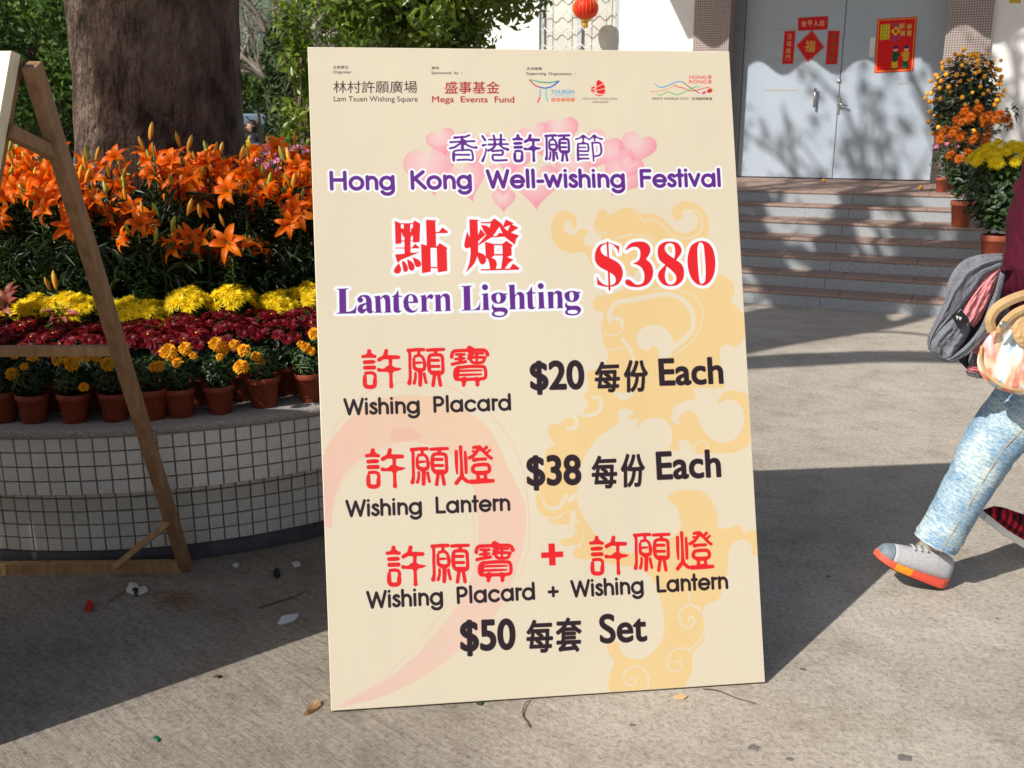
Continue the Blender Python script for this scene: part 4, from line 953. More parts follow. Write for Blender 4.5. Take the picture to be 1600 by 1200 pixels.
def lily_stem(seed, Hh):
    rs = np.random.RandomState(seed); mb = MB(); lean = rs.randn(2)*.03
    P = lambda t: Vector((lean[0]*t*t, lean[1]*t*t, Hh*t)); mb.tube([P(i/5) for i in range(6)], [.005]*5+[.0035], 5)
    n = int(70*Hh/.6)
    for i in range(n):
        t = .06+.88*i/n; a = i*2.4+rs.rand()*.5; Lh = .085*(1.1-.5*t)*rs.uniform(.8, 1.2); el = .75-.2*rs.rand(); c = P(t); V = []; x = 0; z = 0; th = el
        for q in range(4):
            wd = (.0035, .0062, .005, .0004)[q]
            for s in (-1, 1): V.append((c.x+x*math.cos(a)-s*wd*math.sin(a), c.y+x*math.sin(a)+s*wd*math.cos(a), c.z+z))
            x += Lh/3*math.cos(th); z += Lh/3*math.sin(th); th -= .5
        mb.add(V, [[0, 1, 3, 2], [2, 3, 5, 4], [4, 5, 7, 6]])
    return mb.mesh('stem', M['leaf']), P
STEMS = [lily_stem(40+i, 1.0) for i in range(4)]
n_lily = 0
def lily_plant(x, y, z0, ztop, nfl, nbud, label, group='orange lilies round the tree', rot=None, flowers=LILY, name='lily_plant', seed=0, face=None):
    rs = random.Random(seed); root = empty(name, (x, y, z0), (rs.uniform(-.05, .05), rs.uniform(-.05, .05), 0))
    Hh = ztop-z0; sm, P = STEMS[rs.randrange(4)]; put('stem', sm, root, scale=(1, 1, Hh), rot=(0, 0, rs.uniform(0, 6)))
    tag(root, label, 'lily', group)
    a0 = rs.uniform(0, 6.28)
    for i in range(nfl+nbud):
        a = a0+i*2.4; rr = rs.uniform(.02, .07) if i else .01; dz = rs.uniform(-.09, .02)
        px, py, pz = rr*math.cos(a), rr*math.sin(a), Hh+dz
        if i < nfl:
            d = Vector((math.cos(a)*.8, math.sin(a)*.8-.55, rs.uniform(.0, 1.1))).normalized() if face is None else Vector(face)
            o = put('flower', flowers[rs.randrange(len(flowers))], root, (px, py, pz)); o.rotation_euler = d.to_track_quat('Z', 'Y').to_euler(); o.scale = (rs.uniform(.68, 1.02), rs.uniform(.68, 1.02), rs.uniform(.7, 1.1)); o.rotation_euler.rotate_axis('Z', rs.uniform(0, 1.05))
        else:
            d = Vector((math.cos(a)*.35, math.sin(a)*.35, 1)).normalized()
            o = put('bud', BUD[rs.randrange(3)], root, (px, py, pz+.03)); o.rotation_euler = d.to_track_quat('Z', 'Y').to_euler(); o.scale = (rs.uniform(.65, 1.0),)*3
    return root
# flower heads
def mum_mesh(name, mat, R, rings, centre=None, seed=0, wd=.16, cs=.24):
    rs = random.Random(seed); mb = MB()
    for (n, el, Lk) in rings:
        for k in range(n):
            petal(mb, 2*math.pi*k/n+rs.uniform(-.15, .15), R*Lk*rs.uniform(.88, 1.1), R*wd, .7, el+rs.uniform(-.12, .12), 0, 2, 0, R*.06, cup=.1)
    if centre: mb.lathe([(R*cs, .12*R), (R*cs*.8, .20*R), (R*cs*.3, .24*R)], 8, 1)
    return mb.mesh(name, [mat, centre or mat])
MUM_Y = [mum_mesh('flower_head', M['yellow'], .030, [(20, .05, 1), (18, .45, .95), (14, .85, .85), (9, 1.25, .6)], None, s, .2) for s in (1, 2)]
MUM_B = [mum_mesh('flower_head', M['burgundy'], .023, [(16, .1, 1), (13, .4, .88), (9, .8, .7)], M['yellow'] if s == 3 else None, s, .26, .13) for s in (3, 4, 5, 6)]
MUM_R = [mum_mesh('flower_head', M['rust'], .045, [(20, -.1, 1), (18, .35, .95), (12, .8, .8), (8, 1.2, .6)], None, s) for s in (5, 6)]
MUM_P = [mum_mesh('flower_head', M['pinkflower'], .030, [(12, .1, 1), (8, .5, .8)], None, s, .35) for s in (7, 8)]
MUM_V = [mum_mesh('flower_head', M['purpleflower'], .035, [(12, .1, 1), (8, .5, .8)], None, s, .35) for s in (7, 8)]
MUM_RED = [mum_mesh('flower_head', M['redflower'], .035, [(12, .1, 1), (8, .5, .8)], None, s, .35) for s in (7, 8)]
MUM_YB = [mum_mesh('flower_head', M['yellow'], .058, [(24, .0, 1), (20, .35, .95), (14, .75, .85), (8, 1.15, .65)], None, s, .15) for s in (9, 10)]
def marigold_mesh(seed):
    rs = random.Random(seed); mb = MB(); R = .024
    for (n, el, b, zz) in ((16, .0, .9, 0), (16, .25, .72, .25), (13, .5, .52, .5), (9, .8, .3, .66), (5, 1.1, .12, .74)):
        for k in range(n):
            a = 2*math.pi*k/n+rs.uniform(-.2, .2); mt = Matrix.Translation((0, 0, R*zz))
            petal(mb, a, R*.42*rs.uniform(.8, 1.2), R*.42, .9, el, 0, 2, R*.06, R*b*.72, mt, .3)
    mb.lathe([(.003, -.02), (.008, -.012), (.014, .0)], 6, 1)
    return mb.mesh('flower_head', [M['marigold'], M['bud_green']])
MARI = [marigold_mesh(s) for s in (1, 2, 3)]
def pot_mesh(name, r, h, mat):
    mb = MB(); mb.lathe([(r*.70, 0), (r*.72, .003), (r*.93, h*.80), (r, h*.81), (r*1.01, h*.84), (r*1.02, h*.985), (r*1.0, h), (r*.94, h), (r*.92, h*.84)], 20, 0)
    mb.lathe([(r*.93, h*.88), (.001, h*.90)], 16, 1, caps=False); return mb.mesh('pot', [mat, M['soil']])
POT = pot_mesh('pot', .055, .108, M['pot']); POT_R = pot_mesh('pot', .105, .24, M['redpot'])
def bushy(seed, r, n, leaf, mat, h=1.0, asp=.42):
    rs = np.random.RandomState(seed); C = blob_points(n, (r, r, r*h), rs, .35); return foliage_mesh('foliage', C, leaf, mat, seed, up=.4, asp=asp)
FOL_M = [bushy(60+i, .072, 420, .026, M['leaf'], 1.0, .3) for i in range(3)]
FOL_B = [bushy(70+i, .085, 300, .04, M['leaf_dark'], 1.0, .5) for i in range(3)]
def dome_heads(root, heads, n, r, zc, hz, rs, sc_=1, polar=1.25, tilt=.9, ox=0, oy=0):
    for i in range(n):
        t = (i+.5)/n; ph = math.acos(1-(1-math.cos(polar))*t); a = i*2.39996+rs.uniform(-.2, .2)
        d = Vector((math.sin(ph)*math.cos(a), math.sin(ph)*math.sin(a), math.cos(ph)))
        o = put('flower_head', heads[rs.randrange(len(heads))], root, (ox+d.x*r+rs.uniform(-.006, .006), oy+d.y*r, zc+d.z*hz+rs.uniform(-.012, .012)))
        dd = Vector((d.x*tilt, d.y*tilt, d.z+.35)).normalized(); o.rotation_euler = dd.to_track_quat('Z', 'Y').to_euler(); o.scale = (sc_*rs.uniform(.85, 1.15),)*3
def polar(r, deg): a = math.radians(deg); return PC.x+r*math.cos(a), PC.y+r*math.sin(a)

# --- front row: potted marigolds on the coping; flowers placed as in the photograph
pots = [(6, .0), (55, 0), (118, 0), (181, 0), (241, 0), (283, 0), (345, .0), (413, .02), (486, .0), (548, 0), (610, 0), (-55, 0), (-115, 0)]
mari_px = {6: [(20, 585, 1), (-12, 570, .9)], 55: [(22, 553, .8), (50, 556, .9), (38, 573, .6)], 118: [(92, 562, 1.0), (114, 568, 1.25), (131, 605, .7), (135, 560, .7)],
           181: [(170, 569, 1.1), (152, 561, .7), (189, 551, .7)], 241: [(241, 574, .8), (250, 573, .9)], 283: [(264, 551, 1.35), (290, 545, 1.0), (302, 556, .6), (278, 566, .85)],
           345: [(338, 538, 1.1), (348, 545, 1.0), (366, 540, .9), (382, 548, 1.0), (377, 574, 1.15), (344, 558, .6)], 413: [(400, 557, .8), (408, 565, .7)],
           486: [(478, 543, .8), (492, 522, 1), (487, 549, .7), (470, 538, .6)], 548: [(540, 540, 1), (560, 530, .9)], 610: [(600, 540, 1)], -55: [(-60, 570, 1)], -115: [(-120, 560, 1)]}
def on_ring(px, r, z):
    """point of the planter ring r at height z seen in image column px (near side)"""
    best = None
    for i in range(-1500, 300):
        a = i/10; x, y = polar(r, a); p = proj((x, y, z))
        if y < PC.y+.2 and (best is None or abs(p[0]-px) < best[0]): best = (abs(p[0]-px), x, y)
    return best[1], best[2]
desc = {6: 'at the left edge of the rim', 55: 'first fully visible from the left', 118: 'with one big bloom above a half open one low on the stem', 181: 'partly behind the raking brown leg', 241: 'mostly hidden behind the raking brown leg', 283: 'with a large round bloom, just right of the raking leg',
        345: 'with five blooms, fullest of the row', 413: 'in the widest pot with two wilting blooms', 486: 'beside the left edge of the price board', 548: 'behind the price board', 610: 'behind the price board, further right', -55: 'just outside the left edge', -115: 'furthest left of the row'}
for k, (px, dr) in enumerate(pots):
    rs = random.Random(500+k); x, y = on_ring(px, 1.545-dr, Z_COP); root = empty('potted_marigold', (x, y, Z_COP)); wide = 1.12 if px == 413 else 1
    tag(root, 'potted marigold '+desc[px], 'potted plant', 'marigolds in terracotta pots along the planter rim')
    put('pot', POT, root, scale=(wide*rs.uniform(.95, 1.04), wide*rs.uniform(.95, 1.04), rs.uniform(.90, 1.05)), rot=(rs.uniform(-.05, .05), rs.uniform(-.05, .05), rs.uniform(0, 6)))
    put('foliage', FOL_M[k % 3], root, (0, .01, .155), scale=(.95, .95, .9), rot=(0, 0, rs.uniform(0, 6)))
    for (fx, fy, s) in mari_px[px]:
        p = at(fx, fy, y-rs.uniform(.02, .06)); d = Vector((rs.uniform(-.4, .4), -.75, rs.uniform(.4, .9))).normalized()
        q = p-Vector((x, y, Z_COP)); o = put('flower_head', MARI[rs.randrange(3)], root, q); o.rotation_euler = d.to_track_quat('Z', 'Y').to_euler(); o.scale = (s,)*3
        st = MB(); b0 = q-d*.015*s; st.tube([b0, b0.lerp(Vector((0, 0, .15)), .4)+Vector((0, 0, .01)), (0, 0, .13)], [.0016, .002, .0022], 5); st.build('stalk', M['leaf'], root)
# pots standing between, a little behind
k = 0
for px in (86, 150, 215, 262, 314, 380, 450, 520, 20):
    x, y = on_ring(px, 1.40, Z_COP); root = empty('potted_chrysanthemum', (x, y, Z_COP)); rs = random.Random(700+px)
    tag(root, 'potted dark red chrysanthemum right behind the marigolds', 'potted plant', 'dark red chrysanthemums behind the marigolds')
    put('pot', POT, root, scale=(1.05, 1.05, 1.05)); put('foliage', FOL_B[k % 3], root, (0, 0, .175), rot=(0, 0, rs.uniform(0, 6))); k += 1
    dome_heads(root, MUM_B, 24, .100, .205, .080, rs, 1.12)
for px in (0, 48, 105, 165, 232, 300, 355, 420, 480, 545, -60):
    x, y = on_ring(px, 1.27, Z_COP); root = empty('potted_chrysanthemum', (x, y, Z_COP)); rs = random.Random(800+px)
    tag(root, 'potted dark red chrysanthemum below the yellow ones', 'potted plant', 'dark red chrysanthemums under the yellow ones')
    put('pot', POT, root, scale=(1.05, 1.05, 1.05)); put('foliage', FOL_B[k % 3], root, (0, 0, .20), rot=(0, 0, rs.uniform(0, 6)), scale=1.05); k += 1
    dome_heads(root, MUM_B, 22, .097, .222+rs.uniform(-.02, .012), .070, rs, 1.15)
ylab = {-35: 'beyond the left edge', 15: 'at the left edge', 72: 'second group from the left', 118: 'behind the raking brown leg, left', 138: 'directly behind the raking brown leg', 215: 'right of the raking leg, in shade', 245: 'right of the raking leg, nearer the middle',
        305: 'brightly sunlit, in the middle of the row', 372: 'brightly sunlit, right of the middle', 440: 'sunlit, low, near the price board', 488: 'sunlit and tallest, touching the price board', 545: 'hidden behind the price board'}
for px, py in ((-35, 492), (15, 494), (72, 482), (118, 478), (138, 480), (215, 486), (245, 492), (305, 470), (372, 466), (440, 476), (488, 462), (545, 470)):
    x, y = on_ring(px, 1.13, Z_COP); top = at(px, py-9, y).z; root = empty('potted_chrysanthemum', (x, y, Z_COP)); rs = random.Random(900+px)
    tag(root, 'potted yellow chrysanthemum '+ylab[px], 'potted plant', 'yellow chrysanthemums in front of the lilies')
    put('pot', POT, root, scale=(1.1, 1.1, 1.3)); hh = top-Z_COP; st = MB()
    for q in range(7): a = q*.9; st.tube([(0, 0, .1), (.03*math.cos(a), .03*math.sin(a), hh*.6), (.07*math.cos(a), .07*math.sin(a), hh-.03)], .0025, 4)
    st.build('stalks', M['leaf'], root); put('foliage', FOL_B[k % 3], root, (0, 0, hh-.09), scale=(.95, .95, .8)); k += 1
    dome_heads(root, MUM_Y, 24, .082, hh-.065, .078, rs, 1.08)

# --- lilies round the trunk
lil = []
rs = random.Random(21)
def lily_label(px, py, r):
    fr = 'front' if r > .94 else ('second' if r > .82 else ('third' if r > .7 else 'hindmost'))
    return lily_label0(px, py, r).replace('orange lily', fr+' row orange lily')
def lily_label0(px, py, r):
    if px < 110: return 'orange lily left of the trunk'
    if px < 235: return 'orange lily at the left foot of the trunk'
    if px < 390: return 'orange lily in front of the trunk'
    return 'orange lily right of the trunk'
spots = []
for r, zt_, n, lo in ((1.00, 1.235, 20, -150), (.88, 1.30, 18, -152), (.76, 1.36, 17, -158), (.64, 1.39, 14, -165)):
    for i in range(n):
        deg = lo+(-5-lo)*i/(n-1)+rs.uniform(-3, 3); rr = r+rs.uniform(-.04, .04); spots.append((rr, deg, zt_))
for k, (rr, deg, zt_) in enumerate(spots):
    x, y = polar(rr, deg); zt = zt_+rs.uniform(-.06, .07)
    px, py = proj((x, y, zt))
    if 205 < px < 262 and rr > .8: zt -= .06
    if 245 < px < 400 and rr > .92: zt -= .10
    nb = 3 if (k % 3 == 0) else (1 if k % 2 else 2)
    lily_plant(x, y, Z_COP, zt, rs.choice((3, 4, 4)) if rr > .7 else 3, nb, lily_label(px, py, rr), 'orange lilies round the tree', seed=3000+k)
# low single blooms and buds singled out in the photograph
for (px, py, Y, nf_, nb_, lb) in ((285, 392, 3.72, 1, 0, 'lowest single orange lily bloom, facing left above the yellow flowers'), (365, 378, 3.74, 2, 0, 'pair of low orange lily blooms right of the lowest single one'), (320, 352, 3.78, 1, 3, 'orange lily with three slender upright buds'), (258, 352, 3.74, 0, 2, 'lily stem with two drooping orange buds'),
                                  (236, 222, 3.95, 0, 1, 'tall lily stem with a single upright yellow bud before the trunk'), (302, 235, 3.98, 0, 1, 'lily stem with one green bud rising before the trunk')):
    p = at(px, py, Y); lily_plant(p.x, p.y, Z_COP, p.z, nf_, nb_, lb, 'orange lilies round the tree', seed=4000+px, face=(-.55, -.6, .35) if nf_ == 1 else None)
p = at(95, 470, 3.55); lily_plant(p.x, p.y, Z_COP, p.z, 1, 2, 'dusky pink lily opening low behind the yellow chrysanthemums', flowers=LILY_RED, seed=77, group=None, face=(.1, -.5, .8))
p = at(20, 470, 3.5); r_ = lily_plant(p.x, p.y, Z_COP, p.z, 2, 0, 'faded dusky red lily at the left edge above the yellow flowers', flowers=LILY_RED, seed=78, group=None, face=(-.3, -.6, .4))
# tangle of leaves and stalks that fills the bed
C = []
rsn = np.random.RandomState(5)
for _ in range(11000):
    r = .50+.62*rsn.rand(); a = math.radians(-175+185*rsn.rand()); z = Z_COP+.02+(.62*rsn.rand()**1.1)*(1.15-.3*(r > .95)); C.append((PC.x+r*math.cos(a), PC.y+r*math.sin(a), z))
V, F = leaf_cards(np.array(C), .085, seed=6, up=.2, asp=.16, bend=.35)
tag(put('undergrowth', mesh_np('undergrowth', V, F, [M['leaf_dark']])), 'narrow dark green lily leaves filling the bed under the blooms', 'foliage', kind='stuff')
# behind the trunk: pink azaleas, a yellow shrub
def simple_shrub(name, loc, r, n, leaf, mat, heads, nh, hs, label, cat, group=None, hpart='flower_head', zc=None, dome=1.3, seed=1, fol_h=1.0, asp=.45):
    root = empty(name, loc); zc = zc if zc is not None else r; rs_ = random.Random(seed)
    put('foliage', bushy(seed, r, n, leaf, mat, fol_h, asp), root, (0, 0, zc)); dome_heads(root, heads, nh, r*.98, zc, r*.95*fol_h, rs_, hs, dome)
    return tag(root, label, cat, group)
for i, (px, Y) in enumerate(((410, 6.1), (442, 6.3), (470, 6.0), (500, 6.2), (385, 6.4))):
    p = at(px, 262, Y); simple_shrub('azalea', (p.x, p.y, p.z-.28), .22, 500, .035, M['leaf'], MUM_P, 34, 1.1, ('pink azalea right of the tree trunk, '+('nearest the trunk', 'second from the trunk', 'third from the trunk', 'half behind the price board', 'partly behind the trunk')[i]), 'azalea', 'pink azaleas behind the planter', zc=.2, seed=40+i)
p = at(383, 240, 6.0); simple_shrub('yellow_shrub', (p.x, p.y, p.z-.33), .085, 200, .035, M['leaf_bush'], MUM_Y, 14, 1.0, 'small yellow flowering shrub touching the right side of the trunk', 'shrub', zc=.3, seed=51)

# --- the big tree: trunk, limbs and crown (the crown is above the frame and dapples the steps and the doors)
tree = empty('banyan_tree', (PC.x-.015, PC.y-.0, 0)); tag(tree, 'big brown tree trunk rising out of the round planter', 'tree')
def bark_noise(seed):
    def f(t, a, p):
        q = Vector((math.cos(a)*1.6, math.sin(a)*1.6, p.z*1.1+seed))
        return 1+.10*noise.noise(q)+.06*noise.noise(Vector((math.cos(a)*4, math.sin(a)*4, p.z*1.3)))+.025*noise.noise(Vector((math.cos(a)*11, math.sin(a)*11, p.z*6)))
    return f
tz = [.5, .8, 1.1, 1.25, 1.4, 1.6, 1.8, 2.0, 2.2, 2.5, 2.9, 3.4, 4.0, 4.6]; trr = [.47, .44, .415, .395, .38, .375, .375, .378, .382, .385, .40, .44, .50, .48]
pts = []; rad = []
for i in range(len(tz)-1):
    for q in range(5): t = q/5; pts.append((.03*min(1, max(0, tz[i]+(tz[i+1]-tz[i])*t-1.3))-.035, 0, tz[i]+(tz[i+1]-tz[i])*t)); rad.append(trr[i]+(trr[i+1]-trr[i])*t)
MB().tube(pts, rad, 72, nz=bark_noise(2)).build('trunk', M['bark'], tree)
rs = random.Random(9); rn = np.random.RandomState(9); LC = []
limb = MB()
def branch(p, d, L, r, depth):
    pts = [p]; cur = Vector(p); dd = Vector(d)
    for i in range(6):
        dd = (dd+Vector((rs.uniform(-.16, .16), rs.uniform(-.16, .16), rs.uniform(-.06, .08)))).normalized(); cur = cur+dd*(L/6); pts.append(cur.copy())
    limb.tube(pts, [r*(1-.45*i/6) for i in range(7)], 7, caps=False)
    if depth:
        for k in range(3):
            i = rs.choice((3, 4, 5, 6)); a = rs.uniform(0, 6.28); nd = (dd+Vector((math.cos(a)*.8, math.sin(a)*.8, rs.uniform(-.1, .5)))).normalized(); branch(pts[i], nd, L*.62, r*.5, depth-1)
    if depth <= 1:
        for k in range(5): LC.append((pts[rs.choice((2, 3, 4, 5, 6))]+Vector((rs.uniform(-.3, .3), rs.uniform(-.3, .3), rs.uniform(-.2, .2)))))
for (dx, dy, dz, L_) in ((.75, .55, .75, 3.6), (.1, .9, .8, 3.4), (-.7, .5, .8, 3.2), (.55, -.1, 1, 3.2), (.95, .25, .55, 3.4)):
    branch(Vector((0, 0, 4.3)), Vector((dx, dy, dz)).normalized(), L_, .2, 3)
limb.build('limbs', M['bark'], tree)
PLT = at_z(1545, 400, .5)
def clear_(c):
    g = c+tree.location; g = g+Vector((.956, .734, -1))*(g.z-.9); return abs(g.x-PLT.x) > .75 or abs(g.y-PLT.y) > .8
LC = [c for c in LC if clear_(c)]
LC = [c for c in LC if c.y+tree.location.y+.734*(c.z-1) < 10.6 or rs.random() < .32]
C = np.array([[c.x, c.y, c.z] for c in LC]); C = np.repeat(C, 8, 0)+rn.randn(len(LC)*8, 3)*.20
V, F = leaf_cards(C, .16, seed=4, asp=.5); put('crown', mesh_np('crown', V, F, [M['leaf']]), tree)

# an unseen slim tree added left of the frame: its crown is shaped to shade the upper trunk, its bare limbs rule the streaks of shade on the pavement
SX, SY = -6.05, -.0
st_ = empty('added_shade_tree', (SX, SY, 0)); tag(st_, 'unseen slim tree added outside the left edge to shade the big trunk', 'tree')
q = rn.randn(2300, 3); q /= np.linalg.norm(q, axis=1)[:, None]; q *= rn.rand(2300, 1)**.4
par, per, zz_ = q[:, 0]*1.0, q[:, 1]*.22-.16, q[:, 2]*1.35
Cc = np.c_[-4.66-SX+par*.793-per*.609, 2.20-SY+par*.609+per*.793, 5.78+zz_]
V, F = leaf_cards(Cc, .11, seed=14, asp=.5); put('crown', mesh_np('crown', V, F, [M['leaf']]), st_)
sm_ = MB(); sm_.tube([(0, 0, 0), (.02, .0, 2.2), (.1, .05, 4.4), (.2, .2, 6.6)], [.10, .085, .07, .03], 9); sm_.tube([(.1, .05, 4.6), (.7, 1.2, 5.6), (1.35, 1.95, 6.2)], [.03, .025, .02], 8)
def cast_limb(gpx, hs, radpx, start=None):
    """a limb whose shade falls on the pavement along the photographed streak: points, heights, half widths in px"""
    P = []; R = []
    for (px, py), h_, rp in zip(gpx, hs, radpx):
        g = ground(px, py); d = (g-EYE).dot(uf); P.append(g+Vector((-.956*h_-SX, -.734*h_-SY, h_))); R.append(rp/F_PX*d*3.3)
    if start is not None: P = [Vector(start), Vector(start).lerp(P[0], .6)]+P; R = [.05, .055]+R
    q_ = cr_(P, R); sm_.tube([Vector(v[:3]) for v in q_], [v[3] for v in q_], 9, nz=lambda t, a, p: 1+.18*noise.noise(Vector((math.cos(a)*1.5, math.sin(a)*1.5, t*12))))
def cr_(P, R):
    A_ = np.array([[*p, r] for p, r in zip(P, R)]); return smooth(A_, [False]*len(A_), False, 7)
cast_limb([(1060, 573), (1165, 567), (1350, 558), (1500, 560), (1700, 575)], [4.9, 5.0, 5.1, 5.2, 5.3], [12.5, 12, 10.5, 9, 7], (.12, .1, 5.6))
cast_limb([(1080, 530), (1165, 513), (1260, 502), (1350, 492), (1440, 484)], [5.2, 5.4, 5.5, 5.6, 5.8], [18, 17, 11, 6, 3], (.12, .1, 5.9))
cast_limb([(1165, 505), (1215, 487), (1255, 474), (1290, 462)], [5.4, 5.6, 5.8, 6.0], [9, 8, 7, 6])
cast_limb([(1060, 560), (1170, 546), (1260, 532), (1350, 518), (1400, 507), (1445, 492), (1480, 470)], [4.9, 5.0, 5.1, 5.2, 5.2, 5.3, 5.5], [5.5, 5, 3.4, 3.4, 4, 4.5, 4])
cast_limb([(1350, 519), (1400, 519), (1450, 524), (1490, 530)], [5.2, 5.3, 5.4, 5.4], [2, 1.6, 1.4, 1])
cast_limb([(1300, 498), (1345, 478), (1370, 455)], [5.55, 5.8, 6.1], [8, 7, 6]); cast_limb([(1240, 505), (1300, 488), (1330, 470)], [5.5, 5.7, 6], [9, 8, 7])
sm_.build('trunk', M['bark'], st_)
# loose leaf clumps of the big tree high over the steps
CL = []
for _ in range(34):
    g = Vector((rs.uniform(1.6, 4.1), rs.uniform(7.9, 10.4), rs.uniform(0, .9))); h_ = rs.uniform(5.2, 6.6); CL.append(g+Vector((-.956*h_-tree.location.x, -.734*h_-tree.location.y, h_)))
CL = [c for c in CL if clear_(c)]; CL = np.array([[*c] for c in CL]); n_ = 62; CC = np.repeat(CL, n_, 0); rr_ = rn.randn(len(CC), 3); rr_ /= np.linalg.norm(rr_, axis=1)[:, None]; CC = CC+rr_*rn.rand(len(CC), 1)**.5*np.repeat(rn.uniform(.12, .34, (len(CL), 1)), n_, 0)
V, F = leaf_cards(CC, .10, seed=24, asp=.5); put('crown', mesh_np('crown', V, F, [M['leaf']]), tree)
tw_ = MB()
for c in CL: c = Vector(c); tw_.tube([Vector((0, 0, 4.5)).lerp(c, .35)+Vector((0, 0, .6)), Vector((0, 0, 4.5)).lerp(c, .7)+Vector((0, 0, .5)), c], [.05, .03, .015], 6)
tw_.build('limbs', M['bark'], tree)

# ================================================================ TREES AND SHRUBS BEHIND
def crown_pts(c, r, nclump, per, cr, seed, low=-.75):
    rs_ = np.random.RandomState(seed); cl = rs_.randn(nclump*2, 3); cl /= np.linalg.norm(cl, axis=1)[:, None]; cl *= (.55+.45*rs_.rand(len(cl), 1)); cl = cl[cl[:, 2] > low][:nclump]
    cl = cl*np.array(r)*(1+.12*rs_.randn(len(cl), 1)); P = np.repeat(cl, per, 0); N = P/np.linalg.norm(P, axis=1)[:, None]
    q = rs_.randn(len(P), 3); q /= np.linalg.norm(q, axis=1)[:, None]; q *= cr*rs_.rand(len(P), 1)**.45; return P+q+np.array(c), q/cr*.7+N*.4+[0, 0, .3]
def tree_obj(name, loc, r, zc, nclump, per, cr, leaf, mat, label, seed, trunk_r=.12, group=None, asp=.5, cat='tree', low=-.75, lean=0):
    root = empty(name, loc); P, N = crown_pts((0, 0, zc), r, nclump, per, cr, seed, low)
    V, F = leaf_cards(P, leaf, seed=seed, N=N, asp=asp); put('crown', mesh_np('crown', V, F, [mat]), root)
    t = MB(); t.tube([(0, 0, -.05), (lean*.3, .02, zc*.45), (lean, 0, zc)], [trunk_r*1.2, trunk_r, trunk_r*.6], 9)
    rr = random.Random(seed)
    for k in range(7):
        a = rr.uniform(0, 6.28); z0 = zc*rr.uniform(.5, .95); t.tube([(lean*z0/zc, 0, z0), (r[0]*.35*math.cos(a), r[1]*.35*math.sin(a), z0+r[2]*.3), (r[0]*.75*math.cos(a), r[1]*.75*math.sin(a), z0+r[2]*rr.uniform(.2, .7))], [trunk_r*.45, trunk_r*.25, .01], 5)
    t.build('trunk', M['bark'], root); return tag(root, label, cat, group)
# glossy ficus before the building
p = at(648, 60, 8.6); tree_obj('ficus_tree', (p.x, p.y, 0), (.84, .85, .98), 2.84, 210, 105, .24, .085, M['leaf_bush'], 'bright green leafy tree behind the top of the price board', 31, .08)
p = at(468, 150, 8.3); tree_obj('ficus_shrub', (p.x, p.y, 0), (.13, .2, .75), 1.75, 22, 40, .13, .075, M['leaf_bush'], 'narrow yellow green shrub beside the upper left edge of the price board', 32, .03)
# left side trees
for i, (px, Y, r, zc, mt, lb) in enumerate(((62, 15, (1.25, 1.2, 1.7), 2.7, 'leaf_far', 'bushy green tree left of the big trunk'), (100, 21, (1.6, 1.5, 2.2), 4.3, 'leaf_far', 'tall green tree just left of the big trunk, further back'), (8, 19, (1.3, 1.3, 1.2), 2.6, 'leaf', 'dark rounded tree at the far left edge'),
                                            (405, 17, (.34, .34, .34), 2.24, 'leaf_far', 'small fresh green tree above the parked van'), (-50, 22, (1.8, 1.5, 2.0), 2.6, 'leaf', 'dark tree outside the left edge'), (190, 26, (2.0, 2, 2.4), 3.0, 'leaf_far', 'green tree hidden behind the big trunk'),
                                            (545, 26, (1.8, 1.8, 2.2), 3.0, 'leaf_far', 'green tree behind the price board'))):
    p = at(px, 190, Y); tree_obj('broadleaf_tree', (p.x, Y, 0), r, zc, 150, 90, .36 if r[0] > .6 else .17, .105 if r[0] > .6 else .085, M[mt], lb, 60+i, .1 if r[0] > .5 else .035)
# clipped dark cypress columns
M['cypress'] = pmat('cypress_green', (.02, .04, .012), (.055, .085, .022), 2, .6, trans=.15)
def column(px, Y, r, h, lb, seed):
    p = at(px, 190, Y); root = empty('cypress', (p.x, Y, 0)); rs_ = np.random.RandomState(seed); n = 5200; z = rs_.rand(n)*h; a = rs_.rand(n)*6.28; R = r*(1-.35*(z/h)**2)*(.72+.3*rs_.rand(n)+.08*np.sin(a*5+z*7)); C = np.c_[R*np.cos(a), R*np.sin(a), z]
    V, F = leaf_cards(C, .12, seed=seed, N=np.c_[np.cos(a), np.sin(a), .3+0*a], asp=.3); put('foliage', mesh_np('foliage', V, F, [M['cypress']]), root)
    MB().tube([(0, 0, 0), (0, 0, h*.9)], [.1, .03], 7).build('trunk', M['bark'], root); tag(root, lb, 'cypress')
column(452, 13.5, .36, 2.72, 'dark green columnar cypress between the van and the price board', 81)
column(100, 14.5, .26, 1.95, 'dark columnar cypress at the left side of the big trunk', 82)
# bare grey tree
M['greybark'] = pmat('grey_bark', (.13, .11, .095), (.26, .225, .19), 6, .9)
p = at(452, 100, 14.6); bare = empty('bare_tree', (p.x, p.y, 0)); tag(bare, 'leafless grey tree with arching branches behind the cypress', 'tree')
t = MB(); rs = random.Random(5)
def twig(p, d, L, r, depth, droop):
    pts = [Vector(p)]; dd = Vector(d)
    for i in range(6): dd = (dd+Vector((rs.uniform(-.22, .22), rs.uniform(-.2, .2), rs.uniform(-.15, .15)-droop))).normalized(); pts.append(pts[-1]+dd*(L/6))
    t.tube(pts, [max(.004, r*(1-.6*i/6)) for i in range(7)], 5, caps=False)
    if depth:
        for k in range(4): i = rs.choice((2, 3, 4, 5, 6)); a = rs.uniform(0, 6.28); twig(pts[i], (dd+Vector((math.cos(a), math.sin(a)*.6, rs.uniform(-.4, .7)))).normalized(), L*.6, r*.5, depth-1, droop+.03)
t.tube([(0, 0, 0), (.05, 0, 1.2), (0, 0, 2.1)], [.14, .11, .09], 9)
